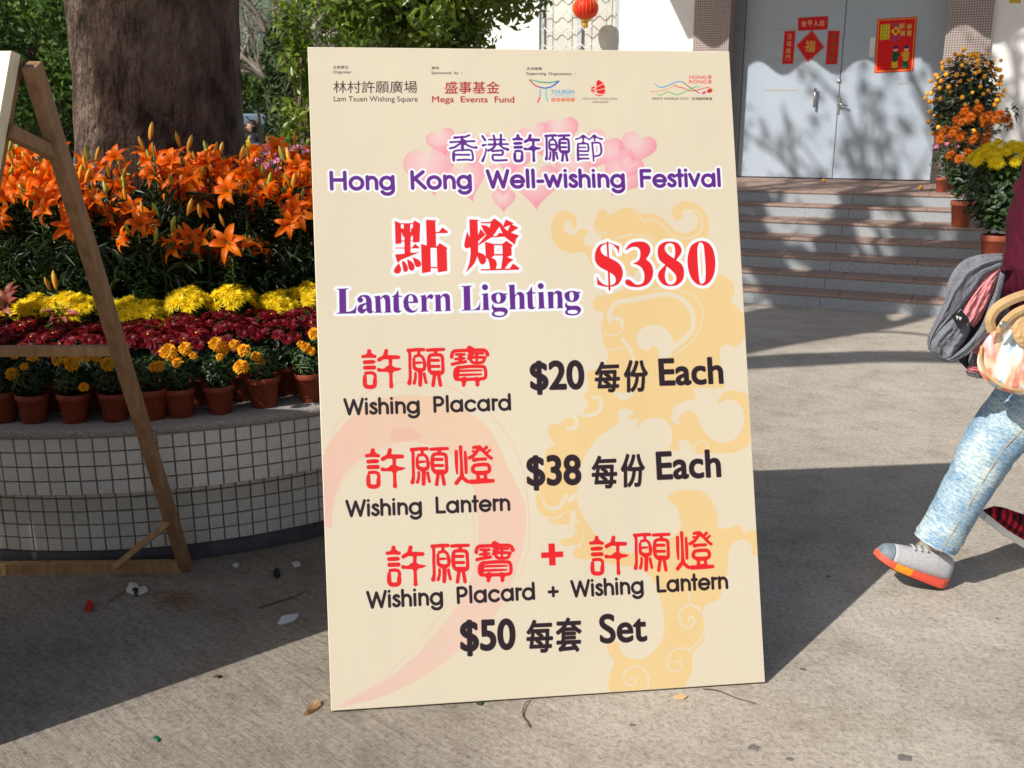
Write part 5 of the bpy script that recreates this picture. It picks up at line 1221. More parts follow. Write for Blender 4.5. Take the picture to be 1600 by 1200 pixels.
for k in range(9): a = k*.72; twig((0, 0, 1.5+k*.09), (math.cos(a), math.sin(a)*.7, .7), 1.6, .05, 3, .0)
t.build('trunk', M['greybark'], bare)
# far wood
rsn = np.random.RandomState(8); C = []
for _ in range(16000):
    x = rsn.uniform(-26, 10); yb = rsn.uniform(28, 34); top = 2.6+1.1*noise.noise(Vector((x*.35, 3, 1)))+.8*noise.noise(Vector((x*1.1, 8, 1))); z = rsn.uniform(.3, max(.5, top)); C.append((x, yb, z))
V, F = leaf_cards(np.array(C), .30, seed=3, asp=.55); M['wood_far'] = pmat('far_wood', (.028, .05, .02), (.10, .13, .05), .5, .7, trans=.2)
tag(put('far_woodland', mesh_np('far_woodland', V, F, [M['wood_far']])), 'belt of distant mixed trees closing the view on the left', 'woodland', kind='stuff')
# far dark hedge/wall
h = MB(); h.box((-26, 27.2, 0), (6, 27.5, 1.5), 0); tag(h.build('boundary_wall', M['darkbase']), 'dark boundary wall far behind the van', 'wall')
p0 = at(-200, 235, 17.5); p1 = at(720, 235, 17.5); zt2 = at(420, 223, 17.5).z
M['lowwall'] = pmat('pale_concrete_wall', (.34, .35, .37), (.42, .43, .45), 3, .8, .1, 30)
h = MB(); h.box((p0.x, 17.3, 0), (p1.x, 17.6, zt2), 0, None, .01); tag(h.build('low_wall', M['lowwall']), 'low pale concrete wall in front of the parked van', 'wall')
# ================================================================ VAN AND PEOPLE FAR BEHIND
M['van'] = pmat('blue_grey_paint', (.14, .20, .27), (.16, .225, .30), 2, .3, coat=.5)
M['vanglass'] = pmat('tinted_glass', (.03, .04, .05), (.05, .06, .07), 2, .08, spec=.8)
pv = at(380, 200, 21.0); van = empty('parked_van', (pv.x+.05, 22.2, 0), (0, 0, math.radians(8))); tag(van, 'blue grey van parked behind the low wall, half hidden by the trunk', 'van')
vt = at(380, 178, 21.0).z
prof = [(-.84, .35), (-.88, .6), (-.87, 1.0), (-.80, vt-.35), (-.70, vt-.08), (-.55, vt), (.55, vt), (.70, vt-.08), (.80, vt-.35), (.87, 1.0), (.88, .6), (.84, .35)]
b = MB(); b.loft([[(x*k_, y, .35+(z-.35)*kz) for x, z in prof] for y, k_, kz in ((-1.9, .93, .97), (-1.86, 1, 1), (1.2, 1, 1), (1.8, .95, .72), (2.2, .9, .55))], smooth=False); b.build('body', M['van'], van)
MB().box((-.62, -1.925, 1.05), (.62, -1.895, vt-.2), 0, None, .01).build('rear_window', M['vanglass'], van)
for sx in (-1, 1):
    MB().box((sx*.845-.02, -1.3, 1.08), (sx*.845+.02, 1.0, vt-.28), 0).build('side_window', M['vanglass'], van)
    MB().box((sx*.78-.06, -1.93, .75), (sx*.78+.06, -1.9, 1.0), 0).build('tail_light', M['redflower'], van)
    for y in (-1.2, 1.3): MB().lathe([(.2, -.09), (.32, -.09), (.33, 0), (.32, .09), (.2, .09)], 18).build('wheel', M['black'], van, (sx*.78, y, .33), (0, math.pi/2, 0))
MB().box((-.85, -2.0, .4), (.85, -1.88, .58), 0, None, .02).build('bumper', M['black'], van)
MB().box((-.5, -1.93, .78), (.5, -1.90, .84), 0).build('crease', M['vanglass'], van)

M['skin'] = pmat('skin', (.42, .24, .16), (.50, .30, .21), 6, .5)
M['hair'] = pmat('black_hair', (.012, .009, .008), (.025, .018, .015), 30, .45)
M['navy'] = pmat('navy_cloth', (.02, .022, .035), (.035, .038, .055), 20, .85)
M['yellow_cloth'] = pmat('yellow_cloth', (.55, .38, .06), (.62, .45, .1), 20, .85)
def skin_body(name, verts, edges, mat, parent=None, sub=2, root=0):
    me = bpy.data.meshes.new(name); me.from_pydata([v[:3] for v in verts], edges, []); o = bpy.data.objects.new(name, me); COL.objects.link(o)
    sk = o.modifiers.new('skin', 'SKIN'); sb = o.modifiers.new('sub', 'SUBSURF'); sb.levels = sub; sb.render_levels = sub
    for i, v in enumerate(verts):
        d = me.skin_vertices[0].data[i]; d.radius = (v[3], v[4] if len(v) > 4 else v[3]); d.use_root = (i == root)
    bpy.context.view_layer.update(); dg = bpy.context.evaluated_depsgraph_get(); m2 = bpy.data.meshes.new_from_object(o.evaluated_get(dg)); bpy.data.objects.remove(o); m2.name = name
    m2.materials.clear(); m2.materials.append(mat); m2.polygons.foreach_set('use_smooth', np.ones(len(m2.polygons), bool)); return put(name, m2, parent)
def head_mesh(mat):
    """head facing -X, chin at z=0, crown at .22"""
    bm = bmesh.new(); bmesh.ops.create_uvsphere(bm, u_segments=28, v_segments=20, radius=1)
    for v in bm.verts:
        x, y, z = v.co; zz = .115+z*.115; wx, wy = .098, .077
        if z < 0: k = 1-.28*(-z)**1.5; wx *= k; wy *= k
        X = x*wx; Y = y*wy
        if x < 0:
            if abs(y) < .22 and -.38 < z < .12: X -= .022*(1-abs(y)/.22)*math.sin((z+.38)/.5*math.pi)*(1.2 if z < -.1 else .8)      # nose
            if .15 < abs(y) < .5 and .0 < z < .22: X += .008                                                                      # eye sockets
            if abs(y) < .3 and -.62 < z < -.5: X -= .006
            if z < -.7: X -= .010
        v.co = (X, Y, zz)
    m2 = bpy.data.meshes.new('head'); bm.to_mesh(m2); bm.free(); m2.materials.append(mat); m2.polygons.foreach_set('use_smooth', np.ones(len(m2.polygons), bool)); return m2
M['eye'] = M['black']; M['lip'] = pmat('lips', (.40, .12, .10))
def person_head(root, loc, rz, long_hair=True, bun=False):
    h = put('head', head_mesh(M['skin']), root, loc, (0, 0, rz))
    for s in (-1, 1):
        MB().lathe([(.009, 0), (.008, .004), (.001, .006)], 10, sx=.55, sy=1.2).build('eye', M['eye'], h, (-.088, s*.030, .128), (0, -math.pi/2, 0))
        MB().tube([(0, s*.075, .135), (.004, s*.088, .145), (.014, s*.090, .12), (.004, s*.078, .095)], [.004, .008, .009, .004], 6).build('ear', M['skin'], h)
    MB().tube([(-.084, -.022, .062), (-.093, 0, .060), (-.084, .022, .062)], [.003, .006, .003], 6).build('mouth', M['lip'], h)
    b = MB(); rings = []
    for i in range(9):
        th_ = .12+(2.5 if long_hair else 1.75)*i/8; z = .115+.130*math.cos(th_); rr = max(math.sin(th_), .82 if th_ > 1.6 else 0)
        ring_ = []
        for j in range(20):
            a = 2*math.pi*j/20; cx = math.cos(a); fx = .110*rr*cx+.010; fy = .092*rr*math.sin(a)
            if cx < -.45 and z < .170: fx = -.02
            ring_.append((fx, fy, z+.004*math.sin(j*3)))
        rings.append(ring_)
    b.loft(rings, caps=True); b.build('hair', M['hair'], h); return h
# two people sitting before the van
for k, (px, py, lb, dk) in enumerate(((398, 208, 'person with dark hair in a dark jacket and yellow scarf sitting before the van', 'yellow_cloth'), (374, 212, 'person in dark clothes beside the trunk, partly hidden', 'navy'))):
    p = at(px, py-2, 19.5); g = empty('person', (p.x, p.y, 0), (0, 0, math.radians(160 if k else 20))); tag(g, lb, 'person'); zt3 = p.z
    s0 = zt3-.55
    skin_body('body', [(0, 0, s0, .13, .15), (-.02, 0, s0+.22, .12, .16), (-.03, 0, s0+.40, .09, .16), (-.04, 0, s0+.52, .05), (-.03, .19, s0+.37, .055), (-.14, .22, s0+.14, .045), (-.30, .12, s0+.05, .035), (-.03, -.19, s0+.37, .055), (-.14, -.22, s0+.14, .045), (-.30, -.12, s0+.05, .035),
                       (-.22, .10, s0-.02, .085), (-.42, .11, s0, .065), (-.44, .11, s0-.42, .045), (-.22, -.10, s0-.02, .085), (-.42, -.11, s0, .065), (-.44, -.11, s0-.42, .045)],
              [(0, 1), (1, 2), (2, 3), (2, 4), (4, 5), (5, 6), (2, 7), (7, 8), (8, 9), (0, 10), (10, 11), (11, 12), (0, 13), (13, 14), (14, 15)], M['navy'], g)
    MB().tube([(-.09, -.05, s0+.47), (-.11, 0, s0+.42), (-.13, .02, s0+.2), (-.14, .03, s0+.05)], [.03, .035, .03, .02], 8).build('scarf', M[dk], g)
    person_head(g, (-.04, 0, s0+.53), 0)
    bx = MB(); bx.box((-.4, -.6, 0), (.3, .6, s0-.1), 0, None, .01); tag(bx.build('stone_bench', M['lowwall'], None, (p.x, p.y, 0)), 'pale stone bench under the '+('person with the yellow scarf' if k == 0 else 'half hidden person by the trunk'), 'bench')

# ================================================================ LANTERN
M['lantern'] = pmat('red_lantern_cloth', (.72, .02, .012), (.82, .03, .02), 10, .45, trans=.3)
M['gold'] = pmat('gold_trim', (.72, .42, .04), (.80, .50, .06), 30, .45)
pl = bl(915, 13, .62); Lp = O_B+D_*pl.x+NB*.62; lan = empty('red_lantern', (Lp.x, Lp.y, pl.z)); tag(lan, 'round red paper lantern with a gold base hanging before the window', 'lantern')
b = MB(); n = 60; rings = []
for i in range(13):
    t = i/12; ph = -math.pi/2+math.pi*t; r = .165*math.cos(ph)**.75 if 0 < i < 12 else .055; z = .135*math.sin(ph); r = max(r, .055)
    rings.append([(r*(1+.02*abs(math.sin(j*math.pi*20/n)))*math.cos(2*math.pi*j/n), r*(1+.02*abs(math.sin(j*math.pi*20/n)))*math.sin(2*math.pi*j/n), z) for j in range(n)])
b.loft(rings); b.build('shade', M['lantern'], lan)
rb = MB()
for k in range(20): a = 2*math.pi*k/20; rb.tube([((max(.055, .165*math.cos(ph)**.75 if abs(ph) < 1.5 else .055)+.002)*math.cos(a), (max(.055, .165*math.cos(ph)**.75 if abs(ph) < 1.5 else .055)+.002)*math.sin(a), .135*math.sin(ph)) for ph in [-1.57+3.14*i/10 for i in range(11)]], .0018, 4)
rb.build('ribs', M['gold'], lan)
MB().lathe([(.045, -.165), (.06, -.16), (.06, -.13), (.05, -.128)], 20).build('base_ring', M['gold'], lan)
MB().lathe([(.045, .165), (.06, .16), (.06, .13), (.05, .128)], 20).build('top_ring', M['gold'], lan)
ts = MB()
for k in range(16): a = k*.39; ts.tube([(.03*math.cos(a), .03*math.sin(a), -.16), (.034*math.cos(a), .034*math.sin(a), -.235)], .005, 4)
ts.build('tassel', M['gold'], lan); MB().tube([(0, 0, .16), (0, 0, 3.98-pl.z)], .003, 5).build('cord', M['black'], lan)

# ================================================================ PAPERS ON THE DOORS
def paper(name, px4, art_, label, thick=.0015, off=.0035):
    q = [bl(x, y, 0) for x, y in px4]; Vt = [(p.x, -off-thick, p.z) for p in q]; Vb = [(p.x, -.0012-off*.3, p.z) for p in q]
    im = art_.image(name+'_print'); mt = printmat(name+'_print', im, .5)
    Fc = [[3, 2, 1, 0], [0, 1, 5, 4], [1, 2, 6, 5], [2, 3, 7, 6], [3, 0, 4, 7]]; uvq = [(0, 0), (1, 0), (1, 1), (0, 1)]; uv = [uvq[0], uvq[1], uvq[2], uvq[3]]+[(.5, .01)]*16
    c = sum((Vector(v) for v in Vt), Vector())/4; me = mesh_np(name, [Vector(v)-c for v in Vt+Vb], Fc, [mt], uv=uv)
    o = put(name, me); wc = O_B+D_*c.x+NB*(-c.y); o.location = (wc.x, wc.y, c.z); o.rotation_euler = B_ROT; tag(o, label, 'poster'); return o
RD = (198, 18, 26); GD = (222, 178, 84)
A_ = Art(240, 100, [(0, 0), (240, 0), (240, 100), (0, 100)], RD); A_.strokes(['2 5,5 235,5', '2 5,95 235,95'], (170, 20, 20)); 
for k, chh in enumerate('安平入出'): textbox(A_, chh, (30+k*48, 28, 66+k*48, 72), (225, 190, 150), bold=1.2)
paper('lucky_banner', [(1247, 28), (1294, 25), (1293, 46), (1247, 48)], A_, 'small red paper strip with four characters above the red diamond')
def vert(chars, gold):
    a = Art(100, 300, [(0, 0), (100, 0), (100, 300), (0, 300)], RD)
    for k, chh in enumerate(chars): textbox(a, chh, (30, 28+k*64, 70, 76+k*64), gold, bold=1.2)
    return a
paper('lucky_banner', [(1226, 49), (1243, 48), (1239, 100), (1222, 100)], vert('百福臨門', (214, 160, 110)), 'upright red paper strip left of the red diamond')
paper('lucky_banner', [(1294, 48), (1312, 48), (1308, 100), (1290, 101)], vert('財源廣進', (120, 90, 30)), 'upright red paper strip right of the red diamond, beside the door seam')
A_ = Art(240, 240, [(0, 0), (240, 0), (240, 240), (0, 240)], RD); A_.strokes(['3 10,10 230,10 230,230 10,230 10,10'.replace(' ', '* ').replace('3* ', '3 ')], (232, 120, 60))
# the character stands upright while the paper hangs on its corner: turn it by 45 degrees
lo_, x0_, x1_, _c = glyph_loops('福'); al_ = np.concatenate(lo_); cc = (al_.max(0)+al_.min(0))/2; sc0 = 120/(al_.max(0)-al_.min(0)).max()
def rot45(l): q = (l-cc)*sc0; q[:, 1] *= -1; r = math.radians(-45); return np.c_[120+q[:, 0]*math.cos(r)-q[:, 1]*math.sin(r), 120+q[:, 0]*math.sin(r)+q[:, 1]*math.cos(r)]
A_.put(*A_.cover([rot45(l) for l in lo_]), (214, 160, 70), bold=3)
paper('lucky_diamond', [(1269, 47), (1288, 74), (1262, 97), (1244, 71)], A_, 'red diamond shaped paper with one gold character on the left door leaf')
A_ = Art(400, 580, [(0, 0), (400, 0), (400, 580), (0, 580)], (222, 14, 14))
A_.strokes(['6 16,16* 384,16* 384,564* 16,564* 16,16*'], (240, 190, 60)); A_.strokes(['3 26,26* 374,26* 374,554* 26,554* 26,26*'], (150, 20, 10))
for bx in ((38, 62, 84, 226), (88, 60, 134, 224)):
    A_.fill([f'!{bx[0]},{bx[1]} {bx[2]},{bx[1]} {bx[2]},{bx[3]} {bx[0]},{bx[3]}'], (214, 196, 40))
    for k, chh in enumerate('萬事如意' if bx[0] < 50 else '年年有餘'): textbox(A_, chh, (bx[0]+12, bx[1]+8+k*39, bx[2]-12, bx[1]+36+k*39), (90, 90, 20))
A_.strokes(['26 160,80 190,60 220,90 250,70', '30 170,190 220,215 262,185', '22 160,230 210,245'], (170, 60, 110)); A_.fill(['!195,90 245,140 195,190 145,140'], (222, 200, 60)); textbox(A_, '春', (176, 118, 214, 162), (200, 30, 20), bold=2)
for chh, bx in (('新', (225, 60, 285, 120)), ('禧', (240, 140, 290, 195)), ('恭', (305, 75, 355, 125)), ('賀', (310, 140, 355, 200))): textbox(A_, chh, bx, (232, 170, 90), bold=2.5, halo=2, hcol=(120, 30, 30))
for cx, body, legc, s in ((205, (20, 80, 50), (226, 180, 40), 1), (315, (226, 170, 40), (20, 96, 60), -1)):
    A_.strokes([f'34 {cx-12*s},470 {cx-14*s},525', f'34 {cx+14*s},470 {cx+16*s},525'], legc); A_.strokes([f'62 {cx},385 {cx},440'], body); A_.strokes([f'22 {cx+18*s},380 {cx+40*s},400 {cx+30*s},380'], body)
    A_.strokes([f'46 {cx},335 {cx},336'], (236, 190, 150)); A_.strokes([f'30 {cx-10},318 {cx+10},316', f'12 {cx},300 {cx},301'], (30, 30, 110)); A_.strokes([f'16 {cx-18*s},546 {cx-8*s},548', f'16 {cx+16*s},546 {cx+26*s},548'], (40, 60, 40))
paper('new_year_poster', [(1371, 30), (1433, 26), (1427, 111), (1366, 114)], A_, 'large red and gold new year poster with two small figures on the right door leaf')
A_ = Art(80, 60, [(0, 0), (80, 0), (80, 60), (0, 60)], (226, 200, 30)); A_.strokes(['6 25,20 45,40'], (120, 100, 20))
q = [onplane(x, y, O_B+NB*.30, NB) for x, y in ((1577, -8), (1595, -8), (1595, 5), (1577, 5))]
me = mesh_np('yellow_notice', [p-q[0] for p in q]+[p-q[0]+NB*.002 for p in q], [[4, 7, 6, 5], [0, 1, 5, 4], [1, 2, 6, 5], [2, 3, 7, 6], [3, 0, 4, 7]], [M['yellow_cloth']]); o = put('yellow_notice', me); o.location = q[0]+NB*.002; tag(o, 'small yellow notice on the white wall at the top right corner', 'notice')

# ================================================================ POTTED PLANTS ON THE STEPS
def big_pot(loc, s=1.0, name='pot', mat=None):
    pass
def on_step(px, py, k): return at_z(px, py, .12*k)
def potted(name, loc, pot_s, zc, r, n, leaf, mat, heads, nh, hs, label, seed, fh=1.0, polar_=1.3, zh=None, asp=.5, hr=None, hz=None):
    root = empty(name, loc); rs_ = random.Random(seed); put('pot', POT_R, root, scale=pot_s); put('foliage', bushy(seed, r, n, leaf, mat, fh, asp), root, (0, 0, zc))
    if heads: dome_heads(root, heads, nh, hr or r*.98, zh if zh is not None else zc, hz or r*fh*.95, rs_, hs, polar_)
    return tag(root, label, 'potted plant')
p = on_step(1550, 416, 3); P0 = p
potted('potted_chrysanthemum', p, 1.12, .62, .30, 1500, .075, M['leaf'], MUM_YB, 64, 1.02, 'bushy yellow chrysanthemum in a terracotta pot on the steps beside the walking person', 91, 1.15, 1.35, .80, hr=.29, hz=.22)
p = on_step(1500, 354, 5)
potted('potted_chrysanthemum', p, 1.0, .55, .22, 900, .06, M['leaf_dark'], MUM_R, 15, 1.15, 'rust orange chrysanthemum in a terracotta pot below the kumquat tree', 92, 1.5, 1.5, .92, hr=.15, hz=.16)
rr__ = random.Random(6); tg_ = [o for o in sc.objects if o.get('label', '').startswith('rust orange')][0]
for ox_, oy_, zc_, n__ in ((-.20, -.05, .80, 13), (.20, -.03, .93, 14), (-.12, -.12, .62, 9), (.05, -.16, .76, 8)): dome_heads(tg_, MUM_R, n__, .12, zc_, .10, rr__, 1.1, 1.6, ox=ox_, oy=oy_)
# kumquat
p = on_step(1492, 296, 7); kq = empty('kumquat_tree', p); tag(kq, 'potted kumquat tree covered in small orange fruit beside the door', 'potted plant')
put('pot', POT_R, kq, scale=1.2)
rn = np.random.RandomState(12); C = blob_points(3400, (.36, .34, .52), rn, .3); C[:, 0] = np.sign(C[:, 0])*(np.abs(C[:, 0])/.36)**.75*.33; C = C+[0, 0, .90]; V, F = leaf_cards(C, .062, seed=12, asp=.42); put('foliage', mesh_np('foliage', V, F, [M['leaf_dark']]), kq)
MB().tube([(0, 0, .2), (.02, 0, .6), (0, 0, 1.1)], [.02, .016, .01], 7).build('trunk', M['bark'], kq)
fm = MB(); fm.lathe([(.004, .024), (.016, .020), (.0235, .006), (.024, -.004), (.018, -.018), (.004, -.025)], 12); fm = fm.mesh('fruit', M['fruit'])
for i in range(210):
    t = (i+.5)/210; a = i*2.39996; zz = 1-2*t; rr = math.sqrt(max(0, 1-zz*zz))
    if zz < -.75: continue
    if zz < .0 and (i % 3): continue
    put('fruit', fm, kq, (.365*rr*math.cos(a)+rn.randn()*.03, .345*rr*math.sin(a)+rn.randn()*.03, .90+.52*zz+rn.randn()*.03), scale=float(rn.uniform(.72, 1.08)))
# others to the right
p = on_step(1462, 302, 6.9); p2 = Vector((p.x, p.y, .84))
potted('potted_azalea', p2+D_*.05+NB*.0, .62, .36, .15, 300, .045, M['leaf_dark'], MUM_P, 16, 1.0, 'small crimson azalea pot at the foot of the kumquat tree', 93, 1.5)
p = on_step(1600, 330, 5); potted('potted_azalea', p+D_*.30+Vector((0, .35, 0)), 1.0, .62, .28, 900, .05, M['leaf'], MUM_V, 24, 1.2, 'purple flowering pot plant at the right edge behind the yellow chrysanthemum', 94, 1.1)
p = on_step(1585, 410, 3); potted('potted_azalea', p+D_*.32-NB*.05, .9, .40, .21, 500, .05, M['leaf_dark'], MUM_RED, 20, 1.2, 'red flowering pot plant low beside the walking person', 95, 1.0)
p = on_step(1558, 330, 5); tw = empty('potted_azalea', p+Vector((.25, .9, .12))); tag(tw, 'slender leafy shrub with sparse twigs against the white wall', 'potted plant', None)
put('pot', POT_R, tw, scale=1.0); t = MB(); rs = random.Random(3); LCt = []
for k in range(16):
    a = rs.uniform(-1, 1); h_ = rs.uniform(.8, 1.25); q = [Vector((0, 0, .2)), Vector((a*.2, rs.uniform(-.1, .1), h_*.6)), Vector((a*.5+.1, rs.uniform(-.2, .2), h_))]; t.tube(q, [.006, .004, .002], 5)
    for j in range(16): u = rs.uniform(.3, 1); LCt.append(q[1].lerp(q[2], u)+Vector((rs.uniform(-.05, .05), rs.uniform(-.05, .05), rs.uniform(-.04, .04))))
t.build('twigs', M['bark'], tw); V, F = leaf_cards(np.array([[c.x, c.y, c.z] for c in LCt]), .10, seed=2, asp=.28); put('leaves', mesh_np('leaves', V, F, [M['leaf_dark']]), tw)
# fallen fruit and blossom on the steps
for i, (px, py, k_, lb) in enumerate(((1287, 285, 7, 'fallen orange kumquat on the landing near the door seam'), (1439, 296, 7, 'fallen orange kumquat on the landing left of the kumquat tree'), (1384, 320, 6, 'fallen kumquat on the second step from the top, left one'), (1421, 320, 6, 'fallen kumquat on the second step from the top, right one'))):
    p = on_step(px, py, k_); tag(put('fallen_kumquat', fm, None, p+Vector((0, 0, .022)), scale=.95), lb, 'fruit')
p = on_step(1461, 344, 5); fh_ = empty('fallen_blossom', p+Vector((0, 0, .02))); tag(fh_, 'fallen orange chrysanthemum head with a leaf on the steps', 'flower'); put('flower_head', MUM_R[0], fh_, scale=1.3); put('flower_head', MUM_R[1], fh_, (.03, .01, .01), rot=(.6, .3, 0))
V, F = leaf_cards(np.array([[-.08-.03*i, .02*math.sin(i*3), .004] for i in range(5)]), .06, seed=5, up=3); put('leaf', mesh_np('leaf', V, F, [M['leaf_dark']]), fh_)
for i, (px, py, k_) in enumerate(((1248, 364, 4.97), )):
    p = on_step(px, py, 4); V, F = leaf_cards(np.array([[.03*j, .01*j, .006] for j in range(4)]), .07, seed=7, up=3); o = put('dry_leaf', mesh_np('dry_leaf', V, F, [M['rust']])); o.location = p; tag(o, 'curled red brown dry leaf lying on the steps', 'leaf')
# ================================================================ WALKING PEOPLE at the right edge
def cloth_mat(name, kind):
    m, t, b = newmat(name); tc = N_(t, 'ShaderNodeTexCoord'); b.inputs['Roughness'].default_value = .85; b.inputs['Specular IOR Level'].default_value = .15
    if kind == 'jeans':      # pale patched weave: broken blue and cream rows
        mp = N_(t, 'ShaderNodeMapping'); mp.inputs['Rotation'].default_value = (0, math.radians(-22), 0); t.links.new(tc.outputs['Object'], mp.inputs[0])
        n1 = N_(t, 'ShaderNodeTexNoise', Scale=1, Detail=5, Roughness=.75); mp2 = N_(t, 'ShaderNodeMapping'); mp2.inputs['Scale'].default_value = (60, 60, 130); t.links.new(mp.outputs[0], mp2.inputs[0]); t.links.new(mp2.outputs[0], n1.inputs['Vector'])
        r1 = ramp(t, n1.outputs[0], [(.33, (.14, .26, .38)), (.47, (.34, .45, .53)), (.62, (.52, .58, .60))])
        n2 = N_(t, 'ShaderNodeTexNoise', Scale=9, Detail=4); t.links.new(tc.outputs['Object'], n2.inputs['Vector']); r2 = ramp(t, n2.outputs[0], [(.38, (.62, .74, .88)), (.6, (1.15, 1.12, 1.05))])
        w1 = N_(t, 'ShaderNodeTexWave', Scale=22, Distortion=9); w1.bands_direction = 'Z'; w1.inputs['Detail'].default_value = 2; t.links.new(mp.outputs[0], w1.inputs['Vector']); r3 = ramp(t, w1.outputs[0], [(.0, (.80, .86, .93)), (.5, (1.05, 1.04, 1.0))])
        x = N_(t, 'ShaderNodeMix', data_type='RGBA', blend_type='MULTIPLY'); x.inputs[0].default_value = 1; t.links.new(r1.outputs[0], x.inputs[6]); t.links.new(r2.outputs[0], x.inputs[7])
        x2 = N_(t, 'ShaderNodeMix', data_type='RGBA', blend_type='MULTIPLY'); x2.inputs[0].default_value = 1; t.links.new(x.outputs[2], x2.inputs[6]); t.links.new(r3.outputs[0], x2.inputs[7]); col = x2.outputs[2]; hsrc = n1.outputs[0]; bs = .35
    if kind == 'plaid':
        sp = N_(t, 'ShaderNodeSeparateXYZ'); t.links.new(tc.outputs['Object'], sp.inputs[0])
        def band(o_, off=0, p=.026):
            a = N_(t, 'ShaderNodeMath', operation='ADD'); a.inputs[1].default_value = off+10; t.links.new(o_, a.inputs[0])
            md = N_(t, 'ShaderNodeMath', operation='MODULO'); md.inputs[1].default_value = p; t.links.new(a.outputs[0], md.inputs[0]); g = N_(t, 'ShaderNodeMath', operation='GREATER_THAN'); g.inputs[1].default_value = p/2; t.links.new(md.outputs[0], g.inputs[0]); return g.outputs[0]
        ad = N_(t, 'ShaderNodeMath', operation='ADD'); t.links.new(sp.outputs[1], ad.inputs[0]); t.links.new(sp.outputs[2], ad.inputs[1])
        u, v = band(sp.outputs[0]), band(ad.outputs[0]); s = N_(t, 'ShaderNodeMath', operation='ADD'); t.links.new(u, s.inputs[0]); t.links.new(v, s.inputs[1]); dv = N_(t, 'ShaderNodeMath', operation='MULTIPLY'); dv.inputs[1].default_value = .5; t.links.new(s.outputs[0], dv.inputs[0])
        r = ramp(t, dv.outputs[0], [(0, (.62, .02, .04)), (.5, (.17, .008, .015)), (.9, (.014, .01, .014))], 'CONSTANT'); r.color_ramp.elements[1].position = .3; r.color_ramp.elements[2].position = .8; col = r.outputs[0]; hsrc = None
    if kind == 'tiedye':
        mp = N_(t, 'ShaderNodeMapping'); mp.inputs['Scale'].default_value = (26, 8, 7); t.links.new(tc.outputs['Object'], mp.inputs[0])
        n1 = N_(t, 'ShaderNodeTexNoise', Scale=1, Detail=3); t.links.new(mp.outputs[0], n1.inputs['Vector'])
        r = ramp(t, n1.outputs[0], [(.3, (.32, .50, .72)), (.42, (.72, .80, .82)), (.5, (.88, .62, .42)), (.58, (.86, .28, .22)), (.68, (.86, .50, .55)), (.78, (.45, .62, .74))]); col = r.outputs[0]; hsrc = n1.outputs[0]; bs = .2
    if kind == 'knit':
        n1 = N_(t, 'ShaderNodeTexNoise', Scale=260, Detail=2); t.links.new(tc.outputs['Object'], n1.inputs['Vector']); r = ramp(t, n1.outputs[0], [(.35, (.05, .0045, .013)), (.65, (.085, .0075, .022))]); col = r.outputs[0]; hsrc = n1.outputs[0]; bs = .3
    if kind == 'fleece':
        wr = True
        n1 = N_(t, 'ShaderNodeTexNoise', Scale=300, Detail=3); t.links.new(tc.outputs['Object'], n1.inputs['Vector']); r = ramp(t, n1.outputs[0], [(.35, (.125, .132, .155)), (.65, (.20, .21, .24))]); col = r.outputs[0]; hsrc = n1.outputs[0]; bs = .35
    t.links.new(col, b.inputs['Base Color'])
    if kind in ('fleece', 'knit'):
        nw = N_(t, 'ShaderNodeTexNoise', Scale=16 if kind != 'jeans' else 22, Detail=3, Distortion=1.2); mpw = N_(t, 'ShaderNodeMapping'); mpw.inputs['Scale'].default_value = (1, 1, .55 if kind != 'jeans' else 1.6); t.links.new(tc.outputs['Object'], mpw.inputs[0]); t.links.new(mpw.outputs[0], nw.inputs['Vector'])
        bw = N_(t, 'ShaderNodeBump', Strength=.75, Distance=.02); t.links.new(nw.outputs[0], bw.inputs['Height']); t.links.new(bw.outputs[0], b.inputs['Normal'])
    if hsrc is not None: bp = N_(t, 'ShaderNodeBump', Strength=bs, Distance=.003); t.links.new(hsrc, bp.inputs['Height']); (t.links.new(bw.outputs[0], bp.inputs['Normal']) if kind in ('fleece', 'knit') else None); t.links.new(bp.outputs[0], b.inputs['Normal'])
    return m
for k in ('jeans', 'plaid', 'tiedye', 'knit', 'fleece'): M[k] = cloth_mat(k+'_cloth', k)
M['pink_lining'] = pmat('pink_lining', (.52, .17, .19), (.62, .24, .26), 12, .6, .3, 30)
M['leather'] = pmat('tan_leather', (.52, .33, .15), (.64, .43, .22), 14, .4, .15, 60, coat=.2)
M['maroon'] = M['knit']; M['sole_red'] = pmat('coral_sole', (.80, .10, .06), (.86, .14, .08), 4, .5); M['sole_orange'] = pmat('orange_sole', (.88, .30, .02), (.92, .36, .03), 4, .5)
M['shoe_grey'] = pmat('light_grey_mesh', (.42, .42, .44), (.52, .52, .54), 120, .75, .3, 400); M['shoe_toe'] = pmat('slate_toe_cap', (.16, .20, .235), (.20, .245, .28), 60, .6)
M['white_rubber'] = pmat('white_rubber', (.74, .73, .70), (.80, .79, .76), 8, .5); M['plum'] = pmat('plum_trousers', (.06, .012, .03), (.09, .02, .045), 30, .85, .2, 60)
def cr(pts, n=6):
    """smooth a coarse polyline of (Vector, radius...)"""
    P = np.array([list(p) for p in pts], float); q = smooth(P, [False]*len(P), False, n); return q
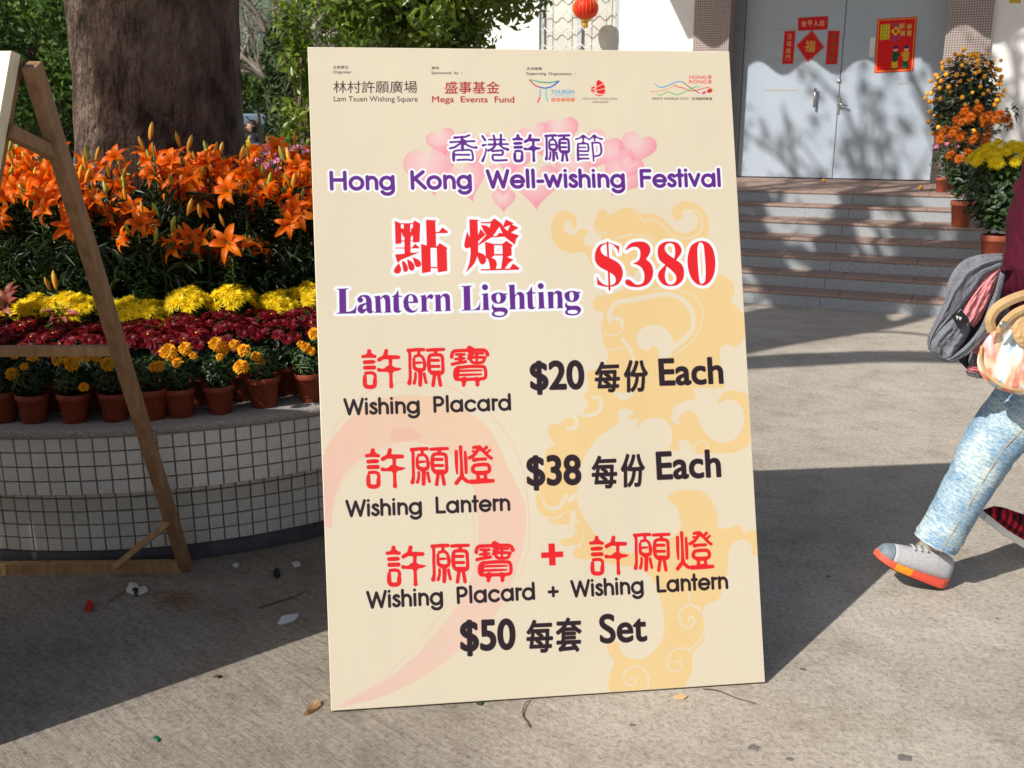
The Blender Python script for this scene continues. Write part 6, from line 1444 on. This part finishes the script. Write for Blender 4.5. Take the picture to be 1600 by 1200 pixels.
def shoe(root, toe, heel, mats, width=.092, kind='sneaker'):
    """toe and heel: ends of the sole on its underside; returns the empty"""
    toe, heel = Vector(toe), Vector(heel); Ls = (toe-heel).length; x = (toe-heel).normalized(); y = Vector((0, 0, 1)).cross(x).normalized(); z = x.cross(y)
    e = empty('shoe', heel); e.parent = root; e.location = heel-root.location; e.rotation_euler = Matrix((x, y, z)).transposed().to_euler()
    def hw(t): return width/2*(.60+.28*math.sin(t*math.pi*.9)+.22*t)*(1-max(0, t-.86)**2*28)*(1-max(0, .10-t)**2*30)
    n = 24; ts = [.0]+[i/n for i in range(1, n)]+[1.0]
    def outline(grow): return [(t*Ls+(0 if 0 < t < 1 else (-grow if t == 0 else grow)), hw(t)+grow) for t in ts]
    sole_t = lambda t: (.034-.012*t) if kind == 'sneaker' else .024
    def sole(a, b, mat, nm):
        mb = MB(); rings = []
        seg = [t for t in np.linspace(a, b, 9)]
        for t in seg:
            w_ = max(.004, hw(t)+.003); h_ = sole_t(t); rock = .012*max(0, t-.75)**1.2*4+.006*max(0, .08-t)*10
            rings.append([(t*Ls, -w_*.92, rock), (t*Ls, w_*.92, rock), (t*Ls, w_, rock+h_*.3), (t*Ls, w_*.98, rock+h_), (t*Ls, -w_*.98, rock+h_), (t*Ls, -w_, rock+h_*.3)])
        mb.loft(rings, smooth=False); return mb.build(nm, mat, e)
    if kind == 'sneaker':
        sole(0, .56, M['sole_red'], 'sole'); sole(.56, .80, M['sole_orange'], 'sole'); sole(.80, 1, M['sole_red'], 'sole')
        mb = MB(); rings = [[(t*Ls, -hw(t)*.9, -.004+.012*max(0, t-.75)**1.2*4), (t*Ls, hw(t)*.9, -.004+.012*max(0, t-.75)**1.2*4), (t*Ls, hw(t)*.9, .003+.012*max(0, t-.75)**1.2*4), (t*Ls, -hw(t)*.9, .003+.012*max(0, t-.75)**1.2*4)] for t in np.linspace(.03, .97, 12)]
        mb.loft(rings, smooth=False).build('outsole', M['black'], e)
    else: sole(0, 1, M['white_rubber'], 'sole')
    def top(t): return np.interp(t, [0, .06, .2, .34, .5, .68, .84, .95, 1], [.088, .108, .114, .108, .096, .084, .074, .062, .040])
    def up(a, b, mat, nm, gr=0):
        mb = MB(); rings = []
        for t in np.linspace(a, b, 14):
            w_ = max(.003, hw(t)-.002+gr); s0 = sole_t(t)-.003+.012*max(0, t-.75)**1.2*4; h_ = max(top(t)*(1 if kind == 'sneaker' else 1.12)+gr, s0+.006); ring_ = []
            for j in range(17):
                a_ = math.pi*j/16; ring_.append((t*Ls, w_*math.cos(a_)*(1-.25*(math.sin(a_)**2)), s0+(h_-s0)*math.sin(a_)**.72+(.0012*math.sin(t*60)*math.sin(a_) if .35 < t < .7 else 0)))
            rings.append(ring_)
        mb.loft(rings, close=True); return mb.build(nm, mat, e)
    if kind == 'sneaker':
        up(.004, .87, M['shoe_grey'], 'upper'); up(.86, .995, M['shoe_toe'], 'toe_cap', .0008)
        for t in (.46, .54, .62): MB().tube([(t*Ls, -.022, top(t)+.0), (t*Ls+.004, 0, top(t)+.006), (t*Ls, .022, top(t)+.0)], .0035, 6).build('lace', M['shoe_grey'], e)
    else: up(.004, .995, M['plaid'], 'upper')
    return e
def trouser_leg(root, pts, mat, nm, wr=.006, n=40, seed=0, z_=1.0):
    """pts: (x,y,z,r) from hip to cuff, wrinkled"""
    q = cr(pts, 14); mb = MB(); P = [Vector(p[:3]) for p in q]; R = [p[3] for p in q]
    def nz(t, a, p):
        f = Vector((math.cos(a)*1.3, math.sin(a)*1.3, t*14+seed)); g = Vector((math.cos(a)*2.2+seed, math.sin(a)*2.2, t*34+a*1.2))
        cu = math.exp(-((t-.93)/.09)**2)+.6*math.exp(-((t-.5)/.12)**2)
        return 1+.05*noise.noise(f)+(.012+.085*cu)*noise.noise(g)
    mb.tube(P, R, n, nz=nz, side=(0, 1, 0)); return mb.build(nm, mat, root)
# ---- first walker: patched pale jeans
Yw = 3.06
hipL = at(1655, 545, Yw); W1 = empty('person', (hipL.x+.08, Yw+.08, 0)); tag(W1, 'person striding in pale patched jeans, grey running shoes and a maroon sweater', 'person')
lw = lambda p: Vector(p)-W1.location
ank = at(1457, 862, Yw); knee = at(1541, 695, Yw); hip = at(1640, 535, Yw)
hx, hy = hip.x+.06, Yw+.10; ank_b = Vector((hx+.42, hy+.09, .16)); knee_b = Vector((hx+.10, hy+.09, .50))
V_ = [(hx, hy, .93, .13, .15), (hx+.0, hy, 1.12, .10, .13), (hx-.01, hy, 1.28, .11, .155), (hx-.01, hy, 1.38, .07, .09), (hx-.03, hy, 1.46, .045), (hx-.04, hy, 1.52, .045),
      (hip.x+.03, Yw+.03, .90, .095), (knee.x, Yw, knee.z, .055), (ank.x, Yw, ank.z+.0, .035), (hx+.02, hy+.09, .88, .095), (*knee_b, .055), (*ank_b, .035)]
sh = at(1650, 240, Yw-.03); elb = at(1600, 440, Yw-.05); wri = at(1556, 436, Yw-.10)
V_ += [(sh.x, sh.y, sh.z, .058), (elb.x, elb.y, elb.z, .043), (wri.x, wri.y, wri.z, .027), (wri.x-.045, wri.y-.005, wri.z-.012, .026)]
shb = Vector((hx-.01, hy+.20, 1.36)); V_ += [(*shb, .058), (hx+.12, hy+.26, 1.10, .042), (hx-.04, hy+.26, .92, .028), (hx-.10, hy+.25, .87, .027)]
E_ = [(0, 1), (1, 2), (2, 3), (3, 4), (4, 5), (0, 6), (6, 7), (7, 8), (0, 9), (9, 10), (10, 11), (3, 12), (12, 13), (13, 14), (14, 15), (3, 16), (16, 17), (17, 18), (18, 19)]
skin_body('body', [(*(lw(v[:3])), *v[3:]) for v in V_], E_, M['skin'], W1)
def hand(root, w, fwd, curl, mat):
    w, fwd = Vector(w), Vector(fwd).normalized(); side = fwd.cross(Vector((0, 0, 1))).normalized(); up_ = side.cross(fwd); mb = MB()
    for k, L_ in enumerate((.062, .072, .068, .052)):
        b0 = w+side*(-.026+.0175*k)+fwd*.035; p = [b0]; d = fwd.copy()
        for s_ in (.45, .32, .26): d = (d*math.cos(curl)-up_*math.sin(curl)).normalized(); p.append(p[-1]+d*L_*s_)
        mb.tube(p, [.0088, .0085, .0075, .006], 8)
    b0 = w+side*-.024+fwd*.005; mb.tube([b0, b0-side*.022+fwd*.02-up_*.01, b0-side*.026+fwd*.045-up_*.02], [.011, .0095, .007], 8); return mb.build('fingers', mat, root)
hand(W1, lw((wri.x-.045, wri.y-.005, wri.z-.012)), (-1, 0, -.3), .7, M['skin']); hand(W1, lw((hx-.10, hy+.25, .87)), (-.6, 0, -.8), .5, M['skin'])
person_head(W1, lw((hx-.05, hy, 1.53)), 0)
jp = lambda px, py, r, Y=Yw: (*lw(at(px, py, Y)), r)
jeans_front = [jp(1668, 525, .105), jp(1640, 575, .112), jp(1594, 640, .102), jp(1552, 690, .090), jp(1519, 748, .079), jp(1490, 800, .073), jp(1468, 838, .073), jp(1461, 850, .072)]
trouser_leg(W1, jeans_front, M['jeans'], 'trouser_leg', seed=2)
trouser_leg(W1, [(*lw((hx+.02, hy+.09, .97)), .125), (*lw((hx+.04, hy+.09, .80)), .112), (*lw(knee_b), .085), (*lw(knee_b.lerp(ank_b, .5)), .078), (*lw(ank_b+Vector((-.02, 0, .03))), .078)], M['jeans'], 'trouser_leg', seed=8)
q = cr([(p[0]-.012, p[1]-p[3]*1.0, p[2], 1) for p in jeans_front[1:]], 8); MB().tube([Vector(p[:3]) for p in q], .0012, 5).build('seam', M['leather'], W1)
MB().tube([lw((hx, hy, .84)), lw((hx, hy, .95)), lw((hx, hy, 1.03))], [.17, .165, .15], 24, flat=.95).build('trouser_seat', M['jeans'], W1)
# sweater: torso and sleeves
def nzs(t, a, p): return 1+.05*noise.noise(Vector((math.cos(a)*1.5, math.sin(a)*1.5, t*9)))+.03*noise.noise(Vector((math.cos(a)*4, math.sin(a)*4, t*20)))
q = cr([(*lw((hx, hy, .94)), .175), (*lw((hx, hy, 1.08)), .155), (*lw((hx-.01, hy, 1.25)), .165), (*lw((hx-.01, hy, 1.38)), .14), (*lw((hx-.02, hy, 1.45)), .07)], 6); MB().tube([Vector(p[:3]) for p in q], [p[3] for p in q], 32, flat=1.18, nz=nzs, side=(0, 1, 0)).build('sweater', M['knit'], W1)
q = cr([(*lw(sh+Vector((.03, .02, .05))), .075), (*lw(sh), .082), (*lw(sh.lerp(elb, .5)), .075), (*lw(at(1604, 425, Yw-.05)), .072), (*lw(at(1592, 452, Yw-.07)), .068), (*lw(at(1578, 446, Yw-.09)), .055), (*lw(wri), .042)], 6); MB().tube([Vector(p[:3]) for p in q], [p[3] for p in q], 28, nz=nzs, side=(0, 1, 0)).build('sleeve', M['knit'], W1)
q = cr([(*lw(shb), .08), (*lw((hx+.12, hy+.26, 1.10)), .066), (*lw((hx-.04, hy+.26, .93)), .044)], 6); MB().tube([Vector(p[:3]) for p in q], [p[3] for p in q], 24, nz=nzs).build('sleeve', M['knit'], W1)
g_h = ground(1470, 919); heel1 = Vector((g_h.x, g_h.y, .006)); toe1 = at(1366, 872, g_h.y-.01)
shoe(W1, toe1, heel1, None)
shoe(W1, ank_b+Vector((-.14, 0, -.15)), ank_b+Vector((.10, 0, -.03)), None)
# ---- jacket over the forearm
Yj = Yw-.16
jk = empty('grey_jacket', at(1510, 480, Yj)); tag(jk, 'grey fleece jacket with pink lining hanging over the walking person\'s arm', 'jacket')
def fold(root, pts, mat, nm, flat=.45, n=26, seed=0, wob=.17):
    """pts (px,py,halfwidth px, dY)"""
    q = cr([(*(at(px, py, Yj+dy)-root.location), hwp/480.0) for px, py, hwp, dy in pts], 8)
    def nz(t, a, p): return 1+wob*noise.noise(Vector((math.cos(a)*1.4, math.sin(a)*1.4, t*7+seed)))+wob*.75*noise.noise(Vector((math.cos(a)*4.5, math.sin(a)*4.5, t*9+seed)))
    return MB().tube([Vector(p[:3]) for p in q], [p[3] for p in q], n, nz=nz, flat=flat, side=(0, 1, 0)).build(nm, mat, root)
def resamp(pts, n):
    P = np.array(pts, float); P = smooth(P, [False]*len(P), False, 8); d = np.r_[0, np.cumsum(np.hypot(*np.diff(P[:, :2], axis=0).T))]; t = np.linspace(0, d[-1], n); return np.c_[[np.interp(t, d, P[:, k]) for k in range(P.shape[1])]].T
def patch(root, left, right, Y0, mat, nm, bulge=.02, th=.005, nu=26, nv=44, folds=.004, ff=3.5, seed=0, back=False, pleat=0):
    """a hanging piece of cloth between two measured edges, bulging towards the viewer, with folds and real thickness"""
    Lp_, Rp = resamp(left, nv+1), resamp(right, nv+1); V = []
    for side in (0, 1):
        for j in range(nv+1):
            for i in range(nu+1):
                u, v = i/nu, j/nv; px, py = Lp_[j]*(1-u)+Rp[j]*u; sg = math.sin(math.pi*u)**.6*math.sin(math.pi*min(.999, .06+.9*v))**.5
                f = folds*(noise.noise(Vector((u*ff+seed, v*1.6, seed)))*1.4+.6*noise.noise(Vector((u*ff*2.3, v*4+u*3, seed+4)))+.35*noise.noise(Vector((u*9, v*13, seed+9))))*sg**.4
                pl_ = pleat*math.sin(u*38+1.5*math.sin(v*5))*(1-v)**.7*sg
                dY = -bulge*sg-f*2.2-pl_ if side == 0 else ((bulge*sg+f) if back else (-bulge*sg-f*2.2+th))
                V.append(at(px, py, Y0+dY)-root.location)
    n1 = (nu+1)*(nv+1); Fc = []
    for j in range(nv):
        for i in range(nu): a_ = j*(nu+1)+i; Fc += [[a_, a_+nu+1, a_+nu+2, a_+1], [n1+a_, n1+a_+1, n1+a_+nu+2, n1+a_+nu+1]]
    loop = list(range(nu+1))+[(j+1)*(nu+1)-1 for j in range(1, nv+1)]+[nv*(nu+1)+i for i in range(nu-1, -1, -1)]+[j*(nu+1) for j in range(nv-1, 0, -1)]
    for k in range(len(loop)): k2 = (k+1) % len(loop); Fc.append([loop[k], loop[k2], n1+loop[k2], n1+loop[k]])
    return MB().add(V, Fc, 0, True).build(nm, mat, root)
F_ = M['fleece']
patch(jk, [(1562, 418), (1530, 448), (1500, 490), (1482, 530), (1500, 566)], [(1572, 428), (1567, 480), (1560, 520), (1545, 560), (1526, 592)], Yj+.03, M['navy'], 'inside', .01, seed=3)
patch(jk, [(1568, 396), (1530, 398), (1501, 410), (1482, 438), (1475, 470), (1460, 503), (1449, 530), (1451, 547)], [(1566, 418), (1546, 427), (1528, 447), (1511, 471), (1493, 492), (1475, 511), (1462, 530), (1455, 547)], Yj-.005, F_, 'shell', .022, folds=.0045, ff=2.5, seed=1)
patch(jk, [(1560, 417), (1541, 431), (1524, 453), (1507, 480), (1502, 493)], [(1565, 421), (1557, 441), (1546, 470), (1531, 500), (1521, 512)], Yj+.0, M['pink_lining'], 'lining', .012, folds=.006, ff=3, seed=5)
patch(jk, [(1501, 489), (1478, 505), (1459, 523), (1451, 541), (1460, 556), (1477, 565)], [(1513, 500), (1517, 514), (1510, 530), (1500, 544), (1493, 556), (1481, 566)], Yj-.012, F_, 'sleeve', .026, folds=.006, ff=3, seed=9)
patch(jk, [(1563, 424), (1554, 455), (1544, 480), (1533, 508), (1514, 534), (1494, 552), (1478, 562)], [(1571, 430), (1564, 460), (1557, 486), (1546, 514), (1529, 540), (1508, 557), (1486, 567)], Yj-.03, F_, 'front_edge', .016, folds=.003, seed=12)
patch(jk, [(1566, 470), (1550, 498), (1533, 522), (1518, 542), (1513, 562), (1516, 585)], [(1578, 478), (1568, 505), (1556, 530), (1542, 550), (1535, 570), (1534, 590)], Yj+.012, F_, 'collar', .014, folds=.004, seed=15)
patch(jk, [(1560, 506), (1545, 522), (1530, 538), (1519, 550)], [(1566, 512), (1554, 530), (1541, 545), (1528, 556)], Yj-.012, M['pink_lining'], 'lining', .006, seed=17)
patch(jk, [(1512, 572), (1530, 573), (1552, 574)], [(1511, 580), (1530, 584), (1552, 586)], Yj+.0, M['pink_lining'], 'hem', .006, seed=18, nv=20, nu=8)
patch(jk, [(1508, 579), (1530, 583), (1555, 585)], [(1512, 587), (1530, 591), (1555, 592)], Yj+.004, F_, 'hem', .005, seed=19, nv=20, nu=8)
pc = [at(x, y, Yj-.052) for x, y in ((1486, 492), (1502, 484), (1515, 500), (1497, 512))]
pm = MB(); cc_ = sum(pc, Vector())/4; n_ = Vector((0, -1, 0)); N8 = 8; Vp = []
for i in range(N8+1):
    for j in range(3):
        u, v = i/N8, j/2; p = pc[0].lerp(pc[1], u).lerp(pc[3].lerp(pc[2], u), v); Vp.append(p-jk.location+Vector((0, -.012*math.sin(u*math.pi), 0)))
k0 = len(Vp); Vp += [v+Vector((0, .003, 0)) for v in Vp[:k0]]
Fp = [[i*3+j, i*3+j+1, (i+1)*3+j+1, (i+1)*3+j] for i in range(N8) for j in range(2)]; Fp += [[f+k0 for f in q_][::-1] for q_ in Fp]
pm.add(Vp, Fp, 0, True); pm.build('patch', M['black'], jk)
lt = MB()
for dx in (0, 4.6):
    for (x0, y0, x1, y1) in ((0, 0, 1.2, 5.2), (0, 0, 2.6, 1.4), (2.6, 1.4, 3.0, 3.0)):
        a = at(1494.5+dx+x0, 493.5+dx*.35+y0, Yj-.0705); b = at(1494.5+dx+x1, 493.5+dx*.35+y1, Yj-.0705); lt.bar(a-jk.location, b-jk.location, .0026, .0012, up=(0, 1, 0))
lt.build('lettering', M['white_rubber'], jk)
# ---- bag
Yb = Yw-.20; bag = empty('shoulder_bag', at(1590, 560, Yb)); tag(bag, 'tie-dyed pastel cloth bag with tan leather straps in front of the jeans', 'bag')
patch(bag, [(1568, 503), (1550, 518), (1533, 542), (1527, 568), (1538, 592), (1562, 609), (1598, 618)], [(1640, 500), (1658, 520), (1668, 545), (1668, 572), (1655, 594), (1632, 610), (1602, 618)], Yb, M['tiedye'], 'bag_body', .05, folds=.004, ff=4, seed=30, back=True, pleat=.006, nu=90, nv=50)
def strap(pts, w_, nm='strap', mat=None, th=.003):
    q = cr([(*(at(px, py, Yb+dy)-bag.location), 1) for px, py, dy in pts], 9); P = [Vector(p[:3]) for p in q]; mb = MB(); rings = []
    for i, p in enumerate(P):
        t = (P[min(i+1, len(P)-1)]-P[max(i-1, 0)]).normalized(); s_ = t.cross(Vector((0, 1, 0))).normalized(); w2 = w_*(1-.25*abs(i/(len(P)-1)-.5)); rings.append([p-s_*w2/2-Vector((0, th/2, 0)), p-Vector((0, th/2+w2*.12, 0)), p+s_*w2/2-Vector((0, th/2, 0)), p+s_*w2/2+Vector((0, th/2, 0)), p-s_*w2/2+Vector((0, th/2, 0))])
    mb.loft(rings, smooth=False); return mb.build(nm, mat or M['leather'], bag)
strap([(1550, 518, -.055), (1547, 500, -.062), (1556, 483, -.066), (1576, 470, -.066), (1600, 461, -.06), (1640, 450, -.05)], .032)
strap([(1560, 520, -.064), (1570, 503, -.070), (1588, 488, -.073), (1612, 478, -.07), (1640, 470, -.06)], .024)
patch(bag, [(1584, 494), (1580, 512), (1586, 532), (1600, 546)], [(1622, 474), (1630, 500), (1628, 525), (1612, 548)], Yb-.062, M['leather'], 'flap', .012, folds=.003, seed=33)
strap([(1534, 540, -.02), (1532, 562, -.025), (1546, 588, -.035), (1575, 606, -.045), (1615, 612, -.04)], .009, 'piping')
MB().lathe([(.010, -.002), (.012, 0), (.010, .002)], 14).build('buckle', M['steel'], bag, tuple(at(1568, 508, Yb-.085)-bag.location), (math.pi/2, 0, 0))
# ---- second walker: plaid slip-on and plum trousers, almost wholly outside the frame
g2 = ground(1636, 882); W2 = empty('person', (g2.x+.42, g2.y+.12, 0)); tag(W2, 'person behind the jeans wearer, in plum trousers and red checked slip-on shoe', 'person')
l2 = lambda p: Vector(p)-W2.location
heel2 = Vector((g2.x, g2.y, .012)); toe2 = at(1530, 812, g2.y-.01); x2, y2 = W2.location.x, W2.location.y
a2_ = heel2+Vector((-.035, 0, .10)); k2_ = Vector((x2-.22, y2-.05, .50))
V2 = [(x2, y2, .93, .13, .15), (x2, y2, 1.14, .10, .13), (x2, y2, 1.30, .12, .16), (x2, y2, 1.42, .07, .09), (x2-.02, y2, 1.52, .045), (x2-.03, y2, 1.58, .045), (x2-.03, y2-.09, .88, .095), (*k2_, .058), (*a2_, .038),
      (x2+.03, y2+.09, .88, .095), (x2+.14, y2+.09, .48, .058), (x2+.45, y2+.09, .14, .038), (x2, y2-.2, 1.38, .058), (x2+.08, y2-.26, 1.1, .042), (x2-.1, y2-.26, .92, .03), (x2-.15, y2-.26, .87, .028), (x2, y2+.2, 1.38, .058), (x2-.06, y2+.26, 1.1, .042), (x2-.2, y2+.24, .95, .03), (x2-.25, y2+.24, .9, .028)]
skin_body('body', [(*l2(v[:3]), *v[3:]) for v in V2], E_, M['skin'], W2)
hand(W2, l2((x2-.15, y2-.26, .87)), (-.5, 0, -.8), .5, M['skin']); hand(W2, l2((x2-.25, y2+.24, .9)), (-.8, 0, -.5), .5, M['skin']); person_head(W2, l2((x2-.05, y2, 1.59)), 0)
trouser_leg(W2, [(*l2((x2-.02, y2-.07, .96)), .125), (*l2((x2-.08, y2-.08, .78)), .11), (*l2(k2_), .085), (*l2(k2_.lerp(a2_, .55)), .068), (*l2(a2_.lerp(k2_, .02)), .058)], M['plum'], 'trouser_leg', seed=4)
trouser_leg(W2, [(*l2((x2+.02, y2+.08, .96)), .125), (*l2((x2+.05, y2+.09, .78)), .11), (*l2((x2+.14, y2+.09, .48)), .085), (*l2((x2+.32, y2+.09, .28)), .07), (*l2((x2+.43, y2+.09, .16)), .06)], M['plum'], 'trouser_leg', seed=6)
MB().tube([l2((x2, y2, .84)), l2((x2, y2, .95)), l2((x2, y2, 1.03))], [.165, .165, .15], 24).build('trouser_seat', M['plum'], W2)
q = cr([(*l2((x2, y2, .94)), .18), (*l2((x2, y2, 1.1)), .165), (*l2((x2, y2, 1.28)), .17), (*l2((x2, y2, 1.41)), .14), (*l2((x2, y2, 1.49)), .07)], 6); MB().tube([Vector(p[:3]) for p in q], [p[3] for p in q], 32, flat=1.18, nz=nzs, side=(0, 1, 0)).build('coat', M['navy'], W2)
for s_, pts_ in ((1, [(x2, y2-.2, 1.38), (x2+.08, y2-.26, 1.1), (x2-.1, y2-.26, .92)]), (2, [(x2, y2+.2, 1.38), (x2-.06, y2+.26, 1.1), (x2-.2, y2+.24, .95)])):
    q = cr([(*l2(p), r) for p, r in zip(pts_, (.08, .065, .045))], 6); MB().tube([Vector(p[:3]) for p in q], [p[3] for p in q], 24, nz=nzs).build('sleeve', M['navy'], W2)
shoe(W2, toe2, heel2, None, .095, 'slip_on')
shoe(W2, (x2+.34, y2+.09, .005), (x2+.55, y2+.09, .09), None, .095, 'slip_on')

# ================================================================ LITTER ON THE GROUND
M['paper'] = pmat('white_paper', (.60, .59, .58), (.72, .71, .70), 8, .8); M['paper_blue'] = pmat('bluish_paper', (.50, .54, .60), (.60, .64, .70), 8, .7)
def scrap(name, pxs, mat, label, cat, hh=.004, jitter=.002, seed=0, kind='flat'):
    rs_ = random.Random(seed); pts = [ground(x, y) for x, y in pxs]; c = sum(pts, Vector())/len(pts); mb = MB(); n = len(pts)
    top = [p-c+Vector((0, 0, hh+rs_.uniform(0, jitter*3))) for p in pts]; bot = [p-c+Vector((0, 0, .0012)) for p in pts]; mid = Vector((0, 0, hh+jitter*2))
    Vv = top+bot+[mid]; Fc = [[i, (i+1) % n, 2*n] for i in range(n)]+[[i, n+i, n+(i+1) % n, (i+1) % n] for i in range(n)]
    mb.add(Vv, Fc); return tag(mb.build(name, mat, None, c), label, cat)
scrap('paper_scrap', [(434, 975), (441, 966), (466, 962), (467, 965), (458, 972), (440, 977)], M['paper_blue'], 'flat bluish white paper scrap at the edge of the shade left of the price board', 'litter', seed=1)
for i, pg in enumerate(([(197, 926), (203, 914), (214, 915), (218, 922), (210, 930)], [(206, 928), (214, 921), (228, 919), (231, 925), (218, 931)])):
    scrap('paper_scrap', pg, M['paper'], ('crumpled white tissue in the shade near the foot of the brown leg, left piece', 'crumpled white tissue in the shade near the foot of the brown leg, right piece')[i], 'litter', .005, .004, 3+i)
scrap('red_petal', [(133, 955), (136, 945), (143, 941), (146, 948), (143, 957)], M['redflower'], 'single red petal lying on the shaded ground at the left', 'petal', .005, .003, 5)
scrap('dark_seed_pod', [(427, 900), (431, 893), (437, 894), (438, 901), (432, 905)], M['black'], 'small dark seed pod on the shaded ground left of the price board', 'litter', .008, .003, 6)
scrap('dry_leaf', [(207, 928), (211, 924), (217, 927), (214, 933)], M['leaf'], 'small olive leaf under the white tissue', 'leaf', .016, .002, 7)
scrap('dry_leaf', [(474, 1119), (484, 1111), (490, 1100), (499, 1099), (502, 1104), (494, 1110), (482, 1117)], M['wood'], 'curled tan dry leaf at the lower left corner of the price board', 'leaf', .004, .004, 8)
scrap('green_foil', [(240, 1155), (243, 1151), (250, 1157), (247, 1160)], pmat('green_foil', (.0, .12, .055), (.01, .17, .08), 4, .4), 'tiny green foil scrap on the sunlit ground at the lower left', 'litter', .004, .001, 9)
scrap('green_foil', [(744, 1101), (748, 1098), (755, 1099), (752, 1103)], M['leaf'], 'tiny green scrap under the lower edge of the price board', 'litter', .004, .001, 10)
scrap('dry_leaf', [(332, 1059), (340, 1057), (348, 1058), (341, 1061)], M['bark'], 'small brown leaf sliver on the sunlit ground left of the price board', 'leaf', .004, .001, 11)
scrap('dry_leaf', [(1054, 1090), (1064, 1087), (1074, 1090), (1068, 1094), (1058, 1094)], M['leather'], 'pale tan leaf flake in front of the price board at the right', 'leaf', .004, .001, 12)
scrap('paper_scrap', [(363, 885), (368, 882), (374, 884), (370, 888)], M['paper'], 'white crumb of paper beside the planter foot', 'litter', .005, .001, 13)
scrap('paper_scrap', [(456, 881), (466, 880), (470, 885), (460, 887)], M['paper'], 'small white paper bit near the planter, left of the price board', 'litter', .005, .002, 14)
def twig_(pxs, r, label):
    p = [ground(x, y)+Vector((0, 0, r+.002+.004*math.sin(i*1.7)**2)) for i, (x, y) in enumerate(pxs)]; c = p[0]; q = cr([(*(v-c), 1) for v in p], 6); tag(MB().tube([Vector(v[:3]) for v in q], r, 6).build('twig', M['bark'], None, c), label, 'twig')
twig_([(828, 1096), (820, 1104), (817, 1118), (822, 1130), (828, 1138)], .0016, 'thin curved twig in front of the price board, hooked shape')
twig_([(1098, 1078), (1120, 1082), (1150, 1092), (1180, 1102)], .0013, 'long thin stalk on the ground under the right end of the price board')
twig_([(404, 952), (430, 945), (455, 936), (478, 926)], .0018, 'thin dark twig in the shade left of the price board')
twig_([(166, 945), (180, 936), (196, 926)], .0015, 'short dark twig beside the white tissue')
# straw-coloured shavings near the easel foot, tar spots
C = []; rsn = np.random.RandomState(4)
for _ in range(260):
    p = ground(280+rsn.randn()*22, 938+rsn.randn()*9); C.append((p.x, p.y, .003+.002*rsn.rand()))
V, F = leaf_cards(np.array(C), .018, seed=8, up=4, asp=.18); tag(put('wood_shavings', mesh_np('wood_shavings', V, F, [M['wood']])), 'scatter of brown shavings on the shaded ground by the timber leg', 'litter', kind='stuff')
M['tar'] = pmat('dark_spot', (.13, .12, .115), (.18, .165, .155), 30, .8)
for i, (px, py, r) in enumerate(((1413, 1184, .017), (1178, 1168, .014), (1234, 1186, .009), (1255, 1046, .010), (1558, 967, .006), (1294, 901, .009), (988, 1133, .008))):
    p = ground(px, py); n = 14; mb = MB(); ring_ = [(r*(1+.25*math.sin(j*1.7+i))*math.cos(2*math.pi*j/n), r*.8*(1+.2*math.sin(j*2.3+i))*math.sin(2*math.pi*j/n), .0008) for j in range(n)]; low = [(x*1.1, y*1.1, .0002) for x, y, z in ring_]
    mb.add(ring_+low, [list(range(n))]+[[j, n+j, n+(j+1) % n, (j+1) % n] for j in range(n)]); tag(mb.build('gum_spot', M['tar'], None, (p.x, p.y, .0005)), 'flattened dark gum spot on the pavement, '+('largest, at the bottom right', 'at the bottom, right of the price board', 'small one at the bottom edge', 'just right of the price board corner', 'at the far right near the shoe shadow', 'in the board\'s shadow', 'before the middle of the price board')[i], 'gum spot')

# ---------------------------------------------------------------- look-alikes: say which one by its place in its row
ORD = ['first', 'second', 'third', 'fourth', 'fifth', 'sixth', 'seventh', 'eighth', 'ninth', 'tenth', 'eleventh', 'twelfth', 'thirteenth', 'fourteenth', 'fifteenth', 'sixteenth', 'seventeenth', 'eighteenth', 'nineteenth', 'twentieth']
byl = {}
for o in sc.objects:
    if o.parent is None and 'label' in o.keys(): byl.setdefault(o['label'], []).append(o)
for lb, os_ in byl.items():
    if len(os_) > 1 and len(os_) <= 20:
        os_.sort(key=lambda o: proj(o.location)[0])
        for k, o in enumerate(os_): o['label'] = lb+', '+ORD[k]+' from the left'
